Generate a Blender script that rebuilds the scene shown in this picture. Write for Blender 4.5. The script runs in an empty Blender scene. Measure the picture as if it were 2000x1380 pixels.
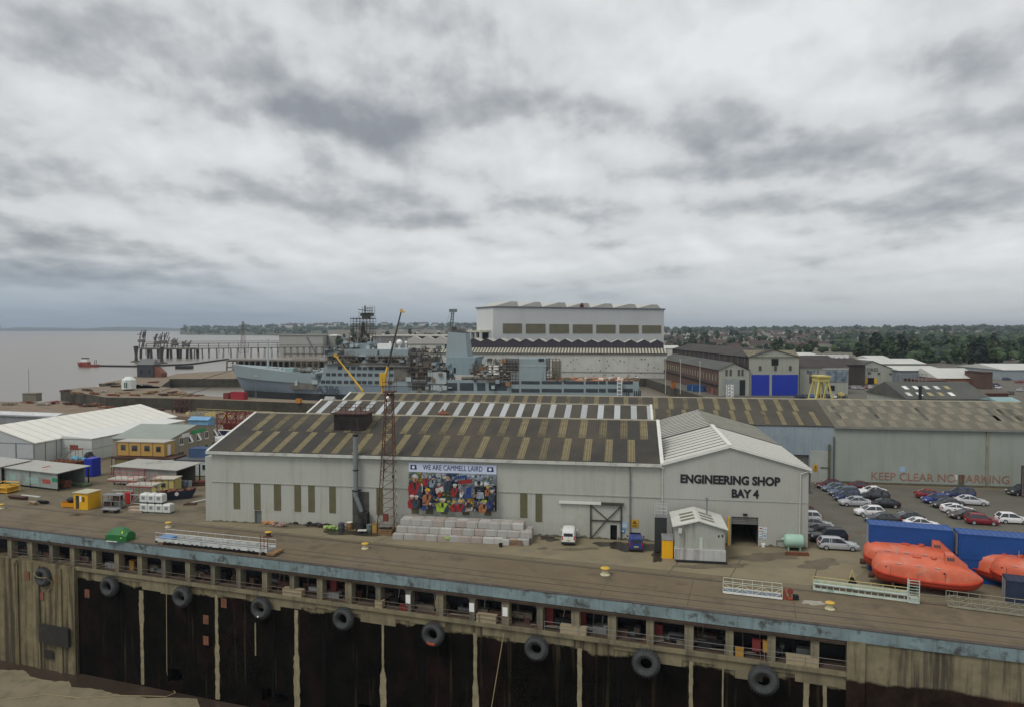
import bpy, bmesh, math, random
from mathutils import Vector, Matrix
R = math.radians
random.seed(7)
scene = bpy.context.scene
COL = scene.collection

# ------------------------------------------------------------------ camera
F = 1400.0; CX, CY, HOR = 1000.0, 690.0, 642.0; CAMZ = 27.0
PITCH = math.atan((CY - HOR) / F)
cd = bpy.data.cameras.new("camera"); cam = bpy.data.objects.new("camera", cd); COL.objects.link(cam)
cam.location = (0, 0, CAMZ); cam.rotation_euler = (math.pi / 2 - PITCH, 0, 0)
cd.sensor_width = 36.0; cd.lens = 36.0 * F / 2000.0; cd.clip_start = 0.5; cd.clip_end = 60000
scene.camera = cam
# ------------------------------------------------------------------ exposure
scene.view_settings.view_transform = 'Standard'; scene.view_settings.look = 'None'
scene.view_settings.exposure = 0.32; scene.view_settings.gamma = 1.0
scene.cycles.max_bounces = 5; scene.cycles.diffuse_bounces = 2; scene.cycles.glossy_bounces = 2
scene.cycles.transparent_max_bounces = 6; scene.cycles.volume_bounces = 0
scene.cycles.use_denoising = True
# ------------------------------------------------------------------ sun
SUN_EL, SUN_AZ = R(55), R(-130)     # azimuth from +Y clockwise
sd = bpy.data.lights.new("sun", 'SUN'); sun = bpy.data.objects.new("sun", sd); COL.objects.link(sun)
sd.energy = 1.25; sd.angle = R(24); sd.color = (1.0, 0.97, 0.92)
sdir = Vector((math.sin(SUN_AZ) * math.cos(SUN_EL), math.cos(SUN_AZ) * math.cos(SUN_EL), math.sin(SUN_EL)))
sun.rotation_euler = sdir.to_track_quat('Z', 'Y').to_euler()
# ------------------------------------------------------------------ world: overcast sky
world = bpy.data.worlds.new("World"); scene.world = world; world.use_nodes = True
wn = world.node_tree.nodes; wl = world.node_tree.links; wn.clear()
def WN(t, **k):
    n = wn.new(t)
    for a, b in k.items(): setattr(n, a, b)
    return n
def wm(op, a, b=None, c=None, clamp=False):
    n = WN('ShaderNodeMath', operation=op); n.use_clamp = clamp
    for i, v in enumerate((a, b, c)):
        if v is None: continue
        if isinstance(v, (int, float)): n.inputs[i].default_value = v
        else: wl.new(v, n.inputs[i])
    return n.outputs[0]
tc = WN('ShaderNodeTexCoord'); sp = WN('ShaderNodeSeparateXYZ'); wl.new(tc.outputs['Generated'], sp.inputs[0])
X, Y, Z = sp.outputs
az = wm('ARCTAN2', X, Y)
hh = wm('SQRT', wm('ADD', wm('MULTIPLY', X, X), wm('MULTIPLY', Y, Y)))
ev = wm('MAXIMUM', wm('DIVIDE', Z, wm('MAXIMUM', hh, 0.02)), 0.0)
pu = wm('MULTIPLY', az, wm('ADD', 2.2, wm('DIVIDE', 0.25, wm('ADD', wm('MINIMUM', ev, 1.5), 0.25)))); pv = wm('MULTIPLY', wm('LOGARITHM', wm('ADD', ev, 0.07), math.e), 1.25)
cb = WN('ShaderNodeCombineXYZ'); wl.new(pu, cb.inputs[0]); wl.new(pv, cb.inputs[1]); cb.inputs[2].default_value = 5.3
def wnoise(vec, scale, det, rough=0.55, dist=0.0):
    n = WN('ShaderNodeTexNoise'); wl.new(vec, n.inputs['Vector']); n.inputs['Scale'].default_value = scale
    n.inputs['Detail'].default_value = det; n.inputs['Roughness'].default_value = rough; n.inputs['Distortion'].default_value = dist
    return n
n1 = wnoise(cb.outputs[0], 1.6, 9, 0.50, 0.0)
n2 = wnoise(cb.outputs[0], 4.2, 6, 0.48, 0.0)
cb2 = WN('ShaderNodeCombineXYZ'); wl.new(wm('ADD', pu, 0.03), cb2.inputs[0]); wl.new(wm('ADD', pv, 0.07), cb2.inputs[1]); cb2.inputs[2].default_value = 5.3
n1b = wnoise(cb2.outputs[0], 1.6, 9, 0.50, 0.0); n2b = wnoise(cb2.outputs[0], 4.2, 6, 0.48, 0.0)
relief = wm('ADD', wm('MULTIPLY', wm('SUBTRACT', n1b.outputs['Fac'], n1.outputs['Fac']), 1.1), wm('MULTIPLY', wm('SUBTRACT', n2b.outputs['Fac'], n2.outputs['Fac']), 0.9))
wc = WN('ShaderNodeSeparateXYZ'); wl.new(n2.outputs['Color'], wc.inputs[0])
wc1 = WN('ShaderNodeSeparateXYZ'); wl.new(n1.outputs['Color'], wc1.inputs[0])
aa = wm('ADD', az, wm('ADD', wm('MULTIPLY', wm('SUBTRACT', wc.outputs[0], 0.5), 0.06), wm('MULTIPLY', wm('SUBTRACT', wc1.outputs[0], 0.5), 0.22)))
bb = wm('ADD', ev, wm('ADD', wm('MULTIPLY', wm('SUBTRACT', wc.outputs[1], 0.5), 0.05), wm('MULTIPLY', wm('SUBTRACT', wc1.outputs[1], 0.5), 0.10)))
BLOBS = [  # photo x, y, radius x, radius y, amount (dark negative)
 (700, 245, 130, 62, -0.30), (500, 225, 190, 50, -0.24), (180, 70, 230, 80, -0.22), (620, 90, 330, 90, -0.10), (20, 330, 130, 70, -0.14),
 (1150, 90, 170, 60, 0.10), (870, 290, 70, 60, 0.20), (1500, 60, 260, 90, 0.24), (1130, 300, 160, 40, 0.18), (950, 150, 150, 80, -0.06),
 (1080, 215, 210, 36, -0.26), (1300, 255, 230, 42, -0.22), (1560, 295, 220, 46, -0.30), (1700, 330, 160, 36, -0.16), (1960, 130, 120, 120, -0.30), (1650, 200, 150, 40, 0.12),
 (1900, 400, 230, 46, -0.30), (1640, 385, 110, 26, 0.22), (1440, 400, 130, 28, -0.12), (350, 370, 260, 36, -0.10), (720, 380, 140, 26, -0.16), (950, 435, 220, 30, -0.24), (1200, 430, 90, 26, -0.14),
 (350, 310, 170, 26, 0.12), (130, 180, 200, 40, 0.12), (600, 450, 160, 24, 0.12), (1450, 470, 300, 30, 0.10), (1000, 520, 400, 20, 0.06), (1800, 520, 300, 24, 0.04), (60, 520, 200, 30, -0.30), (300, 520, 300, 22, -0.10)]
acc = None
for (bx, by, rx, ry, am) in BLOBS:
    u0 = math.atan((bx - 1000) / F); v0 = (HOR - by) / math.hypot(F, bx - 1000)
    du = wm('DIVIDE', wm('SUBTRACT', aa, u0), rx / F); dv = wm('DIVIDE', wm('SUBTRACT', bb, v0), ry / F)
    r2 = wm('ADD', wm('MULTIPLY', du, du), wm('MULTIPLY', dv, dv))
    g = wm('MULTIPLY', wm('EXPONENT', wm('MULTIPLY', r2, -1.0)), am)
    acc = g if acc is None else wm('ADD', acc, g)
front = wm('GREATER_THAN', Y, 0.05)
acc = wm('MULTIPLY', acc, front)
base = wm('ADD', wm('MULTIPLY', wm('SUBTRACT', n1.outputs['Fac'], 0.5), 0.8), wm('MULTIPLY', wm('SUBTRACT', n2.outputs['Fac'], 0.5), 0.30))
base = wm('ADD', base, wm('MULTIPLY', relief, 1.0))
val = wm('ADD', wm('ADD', base, wm('MULTIPLY', acc, 1.0)), 0.72, clamp=True)
cr = WN('ShaderNodeValToRGB'); wl.new(val, cr.inputs[0])
el = cr.color_ramp.elements
el[0].position = 0.0; el[0].color = (0.19, 0.198, 0.208, 1)
el[1].position = 1.0; el[1].color = (0.72, 0.735, 0.745, 1)
for p_, c_ in ((0.3, (0.265, 0.28, 0.30, 1)), (0.5, (0.405, 0.42, 0.435, 1)), (0.68, (0.585, 0.598, 0.605, 1))):
    e = el.new(p_); e.color = c_
# far, low cloud turns blue-grey and even (distance haze of the sky itself)
hz = WN('ShaderNodeMapRange'); wl.new(Z, hz.inputs[0]); hz.inputs[1].default_value = 0.0; hz.inputs[2].default_value = 0.11
hz.inputs[3].default_value = 0.9; hz.inputs[4].default_value = 0.0; hz.interpolation_type = 'SMOOTHSTEP'
side = WN('ShaderNodeMapRange'); wl.new(X, side.inputs[0]); side.inputs[1].default_value = -0.45; side.inputs[2].default_value = 0.5
hc = WN('ShaderNodeMix', data_type='RGBA'); wl.new(side.outputs[0], hc.inputs[0])
hc.inputs[6].default_value = (0.20, 0.27, 0.35, 1); hc.inputs[7].default_value = (0.44, 0.47, 0.49, 1)
mx = WN('ShaderNodeMix', data_type='RGBA'); wl.new(hz.outputs[0], mx.inputs[0]); wl.new(cr.outputs[0], mx.inputs[6]); wl.new(hc.outputs[2], mx.inputs[7])
bgc = WN('ShaderNodeBackground'); wl.new(mx.outputs[2], bgc.inputs[0]); bgc.inputs[1].default_value = 0.95
sky = WN('ShaderNodeTexSky', sky_type='NISHITA'); sky.sun_disc = False; sky.sun_elevation = SUN_EL; sky.sun_rotation = SUN_AZ % (2 * math.pi)
bgs = WN('ShaderNodeBackground'); wl.new(sky.outputs[0], bgs.inputs[0]); bgs.inputs[1].default_value = 0.06
mxs = WN('ShaderNodeMixShader'); mxs.inputs[0].default_value = 0.90
wl.new(bgs.outputs[0], mxs.inputs[1]); wl.new(bgc.outputs[0], mxs.inputs[2])
wo = WN('ShaderNodeOutputWorld'); wl.new(mxs.outputs[0], wo.inputs[0])

# ------------------------------------------------------------------ geometry helpers
FWD = Vector((0, math.cos(PITCH), -math.sin(PITCH))); UPV = Vector((0, math.sin(PITCH), math.cos(PITCH)))
CAM = Vector((0, 0, CAMZ))
def ray(px, py):
    return FWD + Vector((1, 0, 0)) * ((px - CX) / F) - UPV * ((py - CY) / F)
def G(px, py, z=0.0):
    d = ray(px, py); t = (z - CAMZ) / d.z
    return CAM + d * t
def D(px, py, y):
    d = ray(px, py); return CAM + d * (y / d.y)
class Frame:
    """a set of ground axes: local x along a front, local y behind it"""
    def __init__(s, org, ang):
        s.o = Vector((org[0], org[1], 0)); s.a = ang
        s.x = Vector((math.cos(ang), math.sin(ang), 0)); s.y = Vector((-math.sin(ang), math.cos(ang), 0))
    def w(s, x, y, z=0.0): return s.o + s.x * x + s.y * y + Vector((0, 0, z))
    def hit(s, px, py, v=0.0):
        d = ray(px, py); t = (v - (CAM - s.o).dot(s.y)) / d.dot(s.y); p = CAM + d * t
        return (p - s.o).dot(s.x), p.z
    def gl(s, px, py, z=0.0):
        p = G(px, py, z); return (p - s.o).dot(s.x), (p - s.o).dot(s.y)
    def sub(s, x, y, da=0.0): return Frame(s.w(x, y), s.a + da)

SHOP = Frame(G(415, 1017), math.atan2(-0.157, 0.9876))
QUAY = Frame(G(1000, 1145), math.atan2(-0.3139, 0.9495))

class MB:
    def __init__(s): s.v = []; s.f = []; s.m = []; s.cur = 0
    def add(s, vs, fs, m=None):
        b = len(s.v); s.v += [tuple(v) for v in vs]; m = s.cur if m is None else m
        for f in fs: s.f.append(tuple(b + i for i in f)); s.m.append(m)
        return s
    def box(s, x0, x1, y0, y1, z0, z1, m=None):
        return s.add([(x0,y0,z0),(x1,y0,z0),(x1,y1,z0),(x0,y1,z0),(x0,y0,z1),(x1,y0,z1),(x1,y1,z1),(x0,y1,z1)],
                     [(0,3,2,1),(4,5,6,7),(0,1,5,4),(1,2,6,5),(2,3,7,6),(3,0,4,7)], m)
    def cbox(s, cx, cy, cz, sx, sy, sz, m=None, rz=0.0):
        c, n = math.cos(rz), math.sin(rz); vs = []
        for dz in (-.5, .5):
            for dx, dy in ((-.5,-.5),(.5,-.5),(.5,.5),(-.5,.5)):
                a, b = dx*sx, dy*sy; vs.append((cx + a*c - b*n, cy + a*n + b*c, cz + dz*sz))
        return s.add(vs, [(0,3,2,1),(4,5,6,7),(0,1,5,4),(1,2,6,5),(2,3,7,6),(3,0,4,7)], m)
    def quad(s, a, b, c, d, m=None): return s.add([a,b,c,d], [(0,1,2,3)], m)
    def prism(s, poly, z0, z1, m=None, mtop=None):
        n = len(poly); vs = [(p[0],p[1],z0) for p in poly] + [(p[0],p[1],z1) for p in poly]
        area = sum(poly[i][0]*poly[(i+1)%n][1]-poly[(i+1)%n][0]*poly[i][1] for i in range(n))
        top = list(range(n, 2*n)); bot = list(range(n))[::-1]
        if area < 0: top = top[::-1]; bot = bot[::-1]
        s.add(vs, [(i,(i+1)%n,n+(i+1)%n,n+i) if area > 0 else (i,n+i,n+(i+1)%n,(i+1)%n) for i in range(n)], m)
        b = len(s.v) - 2*n
        s.f.append(tuple(b+i for i in top)); s.m.append(s.cur if mtop is None and m is None else (mtop if mtop is not None else m))
        s.f.append(tuple(b+i for i in bot)); s.m.append(s.cur if m is None else m)
        return s
    def prof(s, pts, x0, x1, m=None):
        """profile in (y,z) swept along x"""
        n = len(pts); vs = [(x0,p[0],p[1]) for p in pts] + [(x1,p[0],p[1]) for p in pts]
        s.add(vs, [(i,(i+1)%n,n+(i+1)%n,n+i) for i in range(n)] + [tuple(range(n))[::-1], tuple(range(n,2*n))], m); return s
    def profy(s, pts, y0, y1, m=None):
        """profile in (x,z) swept along y"""
        n = len(pts); vs = [(p[0],y0,p[1]) for p in pts] + [(p[0],y1,p[1]) for p in pts]
        s.add(vs, [(i,n+i,n+(i+1)%n,(i+1)%n) for i in range(n)] + [tuple(range(n)), tuple(range(n,2*n))[::-1]], m); return s
    def tube(s, a, b, r, r2=None, n=8, m=None, caps=True):
        a = Vector(a); b = Vector(b); r2 = r if r2 is None else r2; d = (b-a)
        if d.length < 1e-6: return s
        q = d.normalized(); h = Vector((0,0,1)) if abs(q.z) < .9 else Vector((1,0,0)); e = q.cross(h).normalized(); g = q.cross(e)
        vs = []
        for (c, rr) in ((a, r), (b, r2)):
            for i in range(n):
                t = 2*math.pi*i/n; vs.append(c + e*math.cos(t)*rr + g*math.sin(t)*rr)
        fs = [(i,(i+1)%n,n+(i+1)%n,n+i) for i in range(n)]
        if caps: fs += [tuple(range(n))[::-1], tuple(range(n,2*n))]
        return s.add(vs, fs, m)
    def bar(s, a, b, r, m=None): return s.tube(a, b, r, n=4, m=m)
    def path(s, pts, r, n=6, m=None):
        for i in range(len(pts)-1): s.tube(pts[i], pts[i+1], r, n=n, m=m)
        return s
    def lathe(s, prof, c=(0,0,0), n=20, m=None, ax='z', close=False):
        vs = []; k = len(prof)
        for (r, h) in prof:
            for i in range(n):
                t = 2*math.pi*i/n; x, y = r*math.cos(t), r*math.sin(t)
                p = (x, y, h) if ax == 'z' else ((h, x, y) if ax == 'x' else (x, h, y))
                vs.append((c[0]+p[0], c[1]+p[1], c[2]+p[2]))
        fs = []
        for j in range(k-1 if not close else k):
            for i in range(n):
                a = j*n; b = ((j+1) % k)*n; fs.append((a+i, a+(i+1)%n, b+(i+1)%n, b+i))
        if not close: fs += [tuple(range(n))[::-1], tuple(range((k-1)*n, k*n))]
        return s.add(vs, fs, m)
    def loft(s, rings, m=None, caps=True, closed=True):
        n = len(rings[0]); vs = [p for r in rings for p in r]; fs = []
        for j in range(len(rings)-1):
            for i in range(n if closed else n-1):
                fs.append((j*n+i, j*n+(i+1)%n, (j+1)*n+(i+1)%n, (j+1)*n+i))
        if caps: fs += [tuple(range(n))[::-1], tuple(range((len(rings)-1)*n, len(rings)*n))]
        return s.add(vs, fs, m)
    def blob(s, c, r, sub=1, jit=.25, sq=(1,1,1), m=None, rnd=random):
        bm = bmesh.new(); bmesh.ops.create_icosphere(bm, subdivisions=sub, radius=1)
        vs = []
        for v in bm.verts:
            k = r*(1+rnd.uniform(-jit, jit)); vs.append((c[0]+v.co.x*k*sq[0], c[1]+v.co.y*k*sq[1], c[2]+v.co.z*k*sq[2]))
        fs = [tuple(v.index for v in f.verts) for f in bm.faces]; bm.free()
        return s.add(vs, fs, m)
    def mesh(s, name, mats):
        me = bpy.data.meshes.new(name); me.from_pydata(s.v, [], s.f)
        for m in (mats if isinstance(mats, (list, tuple)) else [mats]): me.materials.append(m)
        if any(s.m): me.polygons.foreach_set('material_index', s.m)
        me.update(); return me
    def build(s, name, mats, parent=None, loc=(0,0,0), rz=0.0, smooth=False, recalc=True):
        me = s.mesh(name, mats)
        if recalc:
            bm = bmesh.new(); bm.from_mesh(me); bmesh.ops.recalc_face_normals(bm, faces=bm.faces); bm.to_mesh(me); bm.free()
        if smooth:
            me.polygons.foreach_set('use_smooth', [True]*len(me.polygons))
            try: me.set_sharp_from_angle(angle=R(38))
            except Exception: pass
        return link(name, me, parent, loc, rz)
def link(name, me, parent=None, loc=(0,0,0), rz=0.0):
    o = bpy.data.objects.new(name, me); COL.objects.link(o); o.location = loc; o.rotation_euler = (0,0,rz)
    if parent is not None: o.parent = parent
    return o
def tag(o, label, cat, group=None, kind=None):
    o['label'] = label; o['category'] = cat
    if group: o['group'] = group
    if kind: o['kind'] = kind
    return o
def thing(name, label, cat, loc=(0,0,0), rz=0.0, group=None):
    o = bpy.data.objects.new(name, None); COL.objects.link(o); o.location = loc; o.rotation_euler = (0,0,rz); o.empty_display_size = .1
    return tag(o, label, cat, group)
def struct(o): o['kind'] = 'structure'; return o
def kids(o): return [c for c in bpy.data.objects if c.parent == o]
TREE = {}
def dup(o, loc, rz=0.0, label=None, group=None, scale=None, mats=None):
    """a copy of a thing with copies of its parts and sub-parts; mats maps material -> material"""
    if o not in TREE: TREE[o] = [(c, [g for g in kids(c)]) for c in kids(o)]
    def fix(c):
        if not mats or c.type != 'MESH': return
        for i, sl in enumerate(c.material_slots):
            if sl.material in mats:
                m = mats[sl.material]; sl.link = 'OBJECT'; sl.material = m
    r = o.copy(); COL.objects.link(r); r.location = loc; r.rotation_euler = (0,0,rz)
    if scale: r.scale = scale if not isinstance(scale, (int, float)) else (scale,)*3
    if label: r['label'] = label
    if group: r['group'] = group
    fix(r)
    for c, gs in TREE[o]:
        k = c.copy(); COL.objects.link(k); k.parent = r; fix(k)
        for g in gs:
            h = g.copy(); COL.objects.link(h); h.parent = k; fix(h)
    return r

# ------------------------------------------------------------------ materials
MATS = {}
def mat(name, col, rough=.8, var=.18, scale=.6, metal=0.0, bump=0.0, bscale=8.0, streak=0.0, scol=None, sscale=1.2, corr=None, corrb=.5,
        blotch=None, spec=.4, emit=None, tint=None):
    """base colour with noise variation; streak: run marks down walls; blotch: (colour, amount, scale) patches of dirt or rust; corr: (axis, period)"""
    if name in MATS: return MATS[name]
    m = bpy.data.materials.new(name); m.use_nodes = True; nt = m.node_tree; N = nt.nodes; L = nt.links
    b = N['Principled BSDF']; b.inputs['Roughness'].default_value = rough; b.inputs['Metallic'].default_value = metal
    b.inputs['Specular IOR Level'].default_value = spec
    t = N.new('ShaderNodeTexCoord')
    def noise(sc, det=5, rgh=.6, mp=None):
        n = N.new('ShaderNodeTexNoise'); n.inputs['Scale'].default_value = sc; n.inputs['Detail'].default_value = det; n.inputs['Roughness'].default_value = rgh
        if mp:
            q = N.new('ShaderNodeMapping'); q.inputs['Scale'].default_value = mp; L.new(t.outputs['Object'], q.inputs[0]); L.new(q.outputs[0], n.inputs[0])
        else: L.new(t.outputs['Object'], n.inputs[0])
        return n.outputs['Fac']
    def rng(v, a, b_, c=0.0, d=1.0):
        n = N.new('ShaderNodeMapRange'); L.new(v, n.inputs[0])
        for i, x in enumerate((a, b_, c, d)): n.inputs[1+i].default_value = x
        return n.outputs[0]
    def mixc(f, a, b_):
        n = N.new('ShaderNodeMix'); n.data_type = 'RGBA'
        if isinstance(f, float): n.inputs[0].default_value = f
        else: L.new(f, n.inputs[0])
        for i, x in ((6, a), (7, b_)):
            if isinstance(x, tuple): n.inputs[i].default_value = (x[0], x[1], x[2], 1)
            else: L.new(x, n.inputs[i])
        return n.outputs[2]
    lo = tuple(max(0, c*(1-var)) for c in col); hi = tuple(min(1, c*(1+var)) for c in col)
    c = mixc(rng(noise(scale, 8, .62), .3, .7), lo, hi)
    if tint: c = mixc(rng(noise(tint[2], 3), .42, .62, 0, tint[1]), c, tint[0])
    if blotch: c = mixc(rng(noise(blotch[2], 8, .7), .52, .66, 0, blotch[1]), c, blotch[0])
    if streak: c = mixc(rng(noise(sscale, 7, .65, (1, 1, .07)), .5, .72, 0, streak), c, scol or tuple(x*.35 for x in col))
    bn = None
    if corr:
        w = N.new('ShaderNodeTexWave'); w.wave_type = 'BANDS'; w.bands_direction = corr[0]; w.inputs['Scale'].default_value = 1.0/corr[1]*0.314159*1.0
        w.inputs['Distortion'].default_value = 0; L.new(t.outputs['Object'], w.inputs[0])
        bn = N.new('ShaderNodeBump'); bn.inputs['Strength'].default_value = corrb; bn.inputs['Distance'].default_value = .05; L.new(w.outputs['Fac'], bn.inputs['Height'])
        c = mixc(rng(w.outputs['Fac'], 0, .35, .30*corrb*1.2, 0), c, tuple(x*.5 for x in col))
    if bump:
        q = N.new('ShaderNodeBump'); q.inputs['Strength'].default_value = bump; q.inputs['Distance'].default_value = .05
        L.new(noise(bscale, 6), q.inputs['Height'])
        if bn: L.new(bn.outputs[0], q.inputs['Normal'])
        bn = q
    if bn: L.new(bn.outputs[0], b.inputs['Normal'])
    L.new(c, b.inputs['Base Color'])
    MATS[name] = m; return m

def lettering(txt, size, matl, parent, loc, rot=(math.pi/2, 0, 0), thick=.03, bold=0.0, sx=1.0, name='lettering', align='CENTER', space=1.0):
    cu = bpy.data.curves.new(name, 'FONT'); cu.body = txt; cu.size = size; cu.extrude = thick; cu.offset = bold; cu.align_x = align; cu.align_y = 'CENTER'
    cu.space_character = space; cu.resolution_u = 3
    tmp = bpy.data.objects.new('tmp', cu); COL.objects.link(tmp)
    dg = bpy.context.evaluated_depsgraph_get(); me = bpy.data.meshes.new_from_object(tmp.evaluated_get(dg)); bpy.data.objects.remove(tmp)
    me.materials.clear(); me.materials.append(matl)
    o = link(name, me, parent, loc); o.rotation_euler = rot; o.scale = (sx, 1, 1); return o
# ================================================================== SETTING
M = {}
M['yard'] = mat('yard concrete', (.142,.114,.068), .92, .16, .12, blotch=((.065,.055,.038), .8, .12), tint=((.165,.138,.09), .8, .04), bump=.25, bscale=3)
M['quaydeck'] = mat('quay deck', (.134,.102,.060), .92, .14, .3, blotch=((.070,.056,.038), .7, .25), tint=((.15,.12,.08), .8, .06), bump=.25, bscale=4)
M['tarmac'] = mat('car park tarmac', (.112,.103,.080), .93, .14, .25, blotch=((.085,.082,.068), .7, .15), bump=.2, bscale=5)
M['slab'] = mat('slab concrete', (.205,.170,.105), .9, .13, .2, blotch=((.13,.12,.09), .55, .25), bump=.2, bscale=4)
M['farland'] = mat('far ground', (.13,.115,.085), .95, .25, .01, blotch=((.05,.07,.03), .9, .012))
M['dockconc'] = mat('dock wall concrete', (.185,.158,.095), .9, .22, .5, streak=.85, scol=(.045,.04,.032), sscale=.55, blotch=((.08,.07,.05), .7, .35), bump=.4, bscale=2)
M['algae'] = mat('algae black wall', (.021,.019,.014), .8, .45, .25, streak=.6, scol=(.05,.028,.02), sscale=.8, blotch=((.040,.022,.017), .7, .18), bump=.5, bscale=3)
M['fascia'] = mat('blue painted edge beam', (.155,.205,.215), .75, .15, .8, blotch=((.05,.052,.045), .95, .8), tint=((.21,.285,.295), .8, .3), streak=.6, scol=(.07,.065,.05), sscale=2.2, bump=.2)
M['soffit'] = mat('rusty soffit', (.075,.052,.036), .9, .35, .6, blotch=((.03,.022,.018), .7, .8))
M['gallery'] = mat('gallery wall', (.20,.195,.175), .85, .2, .4, blotch=((.05,.045,.04), .8, .5), streak=.5)
M['darkwet'] = mat('wet silt', (.050,.036,.026), .35, .35, .15, blotch=((.03,.02,.015), .7, .3))
M['sand'] = mat('dry dock floor', (.20,.17,.105), .92, .16, .2, blotch=((.12,.10,.06), .7, .5), bump=.4, bscale=3)
M['rail'] = mat('rail steel', (.045,.036,.03), .6, .3, 2)
M['joint'] = mat('joint', (.075,.062,.042), .95, .3, 1)
M['rust'] = mat('rust', (.16,.062,.032), .85, .4, 1.5, blotch=((.06,.03,.02), .7, 1.2))
M['darkrust'] = mat('dark rust', (.075,.036,.026), .85, .4, 1.5)
M['rubber'] = mat('rubber', (.045,.047,.048), .85, .3, 1.5, blotch=((.085,.085,.08), .6, 1.1))
M['dark'] = mat('dark recess', (.012,.012,.012), .9, .2, 1)
M['steelgrey'] = mat('grey steel', (.20,.205,.20), .6, .2, 1, blotch=((.09,.07,.05), .5, 1.5))
M['galv'] = mat('galvanised', (.42,.43,.42), .5, .15, 2, metal=.2)
M['white'] = mat('white paint', (.74,.74,.71), .5, .06, 1.2, blotch=((.45,.43,.38), .5, .8))
M['offwhite'] = mat('off white', (.55,.55,.5), .6, .1, 1, blotch=((.32,.30,.25), .5, .7))
M['yellow'] = mat('yellow paint', (.72,.42,.03), .5, .1, 1.5, blotch=((.35,.19,.03), .5, 1.3))
M['red'] = mat('red paint', (.42,.035,.025), .5, .15, 2)
M['blue'] = mat('blue paint', (.03,.09,.32), .5, .15, 1)
M['green'] = mat('green paint', (.02,.20,.05), .5, .15, 1.5)
M['wood'] = mat('timber', (.22,.13,.06), .85, .35, 2)
M['black'] = mat('black paint', (.015,.015,.016), .5, .3, 2)
M['glass'] = mat('dark glass', (.02,.025,.03), .12, .2, .5, spec=.8)

# water -------------------------------------------------------------
WL = -4.6
wm_ = bpy.data.materials.new('river water'); wm_.use_nodes = True
nt = wm_.node_tree; b = nt.nodes['Principled BSDF']
b.inputs['Base Color'].default_value = (.150, .132, .108, 1); b.inputs['Roughness'].default_value = .28; b.inputs['Specular IOR Level'].default_value = .5
t = nt.nodes.new('ShaderNodeNewGeometry'); 
def wnz(sc, det, mp=(1, 1, 1)):
    q = nt.nodes.new('ShaderNodeMapping'); q.inputs['Scale'].default_value = mp; nt.links.new(t.outputs['Position'], q.inputs[0])
    n = nt.nodes.new('ShaderNodeTexNoise'); n.inputs['Scale'].default_value = sc; n.inputs['Detail'].default_value = det; nt.links.new(q.outputs[0], n.inputs[0]); return n
nw = wnz(.35, 4); bp = nt.nodes.new('ShaderNodeBump'); bp.inputs['Strength'].default_value = .55; bp.inputs['Distance'].default_value = .35
nt.links.new(nw.outputs['Fac'], bp.inputs['Height']); nt.links.new(bp.outputs[0], b.inputs['Normal'])
n2_ = wnz(.004, 5, (1, .35, 1)); mm = nt.nodes.new('ShaderNodeMix'); mm.data_type = 'RGBA'; nt.links.new(n2_.outputs['Fac'], mm.inputs[0])
mm.inputs[6].default_value = (.215, .180, .130, 1); mm.inputs[7].default_value = (.145, .126, .10, 1); nt.links.new(mm.outputs[2], b.inputs['Base Color'])
M['water'] = wm_
wa, wb = QUAY.w(-9000, 100, WL), QUAY.w(300, 100, WL)
o = MB().quad(wa, wb, (30000, 40000, WL), (-40000, 40000, WL)).build('river_water', M['water'], recalc=False); struct(o)

# land --------------------------------------------------------------
def P2(v): return (v.x, v.y)
qw = lambda q, w: P2(QUAY.w(q, w))
DW = 3.0   # depth of ground slab under the yard; the quay wall itself is the dock wall thing
# yard: from the dock edge back to the near edge of the small dock
yard = [qw(-190, 8.3), qw(600, 8.3), qw(600, 106.4), qw(20, 106.4), qw(20, 95), qw(-146, 95), P2(G(300, 812)), P2(G(-400, 812))]
o = MB().prism(yard, -DW, 0).build('yard_ground', M['yard']); struct(o)
left = [P2(G(-500, 811.5)), P2(G(299, 811.5)), P2(G(340, 811)), qw(30, 108.6), qw(30, 120.3), P2(G(340, 800.6)), P2(G(215, 793)), P2(G(118, 784)), P2(G(-500, 780))]
o = MB().prism(left, -9, -.012).build('slipway_ground', mat('slip ground', (.19,.14,.095), .93, .3, .12, blotch=((.10,.055,.04), .8, .12), bump=.4, bscale=1)); struct(o)
cq = [P2(G(118, 761)), P2(G(150, 765)), P2(G(207, 775)), P2(G(350, 777)), qw(-20, 154.4), qw(110, 154.4), qw(110, 163.8), P2(G(470, 776)), P2(G(385, 771)), P2(G(345, 757)), P2(G(300, 753)), P2(G(270, 750)), P2(G(160, 756))]
M['oldquay'] = mat('old quay top', (.19,.15,.10), .93, .2, .1, blotch=((.12,.08,.05), .7, .1), bump=.3, bscale=1)
M['oldwall'] = mat('old dock wall', (.055,.050,.036), .9, .35, .3, streak=.7, scol=(.025,.018,.012), sscale=.4, blotch=((.10,.08,.05), .5, .2), bump=.5, bscale=1)
o = MB().prism(cq, -9, 0, m=0, mtop=1).build('dock_quay', [M['oldwall'], M['oldquay']]); struct(o)
ih = [P2(G(193, 748)), P2(G(232, 752)), P2(G(255, 758)), P2(G(310, 757)), P2(G(332, 741)), P2(G(325, 735)), P2(G(265, 734)), P2(G(235, 741))]
o = MB().prism(ih, -9, 0, m=0, mtop=1).build('dock_island', [M['oldwall'], M['oldquay']]); struct(o)
bk = [P2(G(328, 739)), P2(G(475, 739)), P2(G(475, 724)), P2(G(440, 723)), P2(G(345, 729)), P2(G(325, 735))]
o = MB().prism(bk, -9, -.004, m=0, mtop=1).build('breakwater_quay', [M['oldwall'], M['oldquay']]); struct(o)
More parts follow.
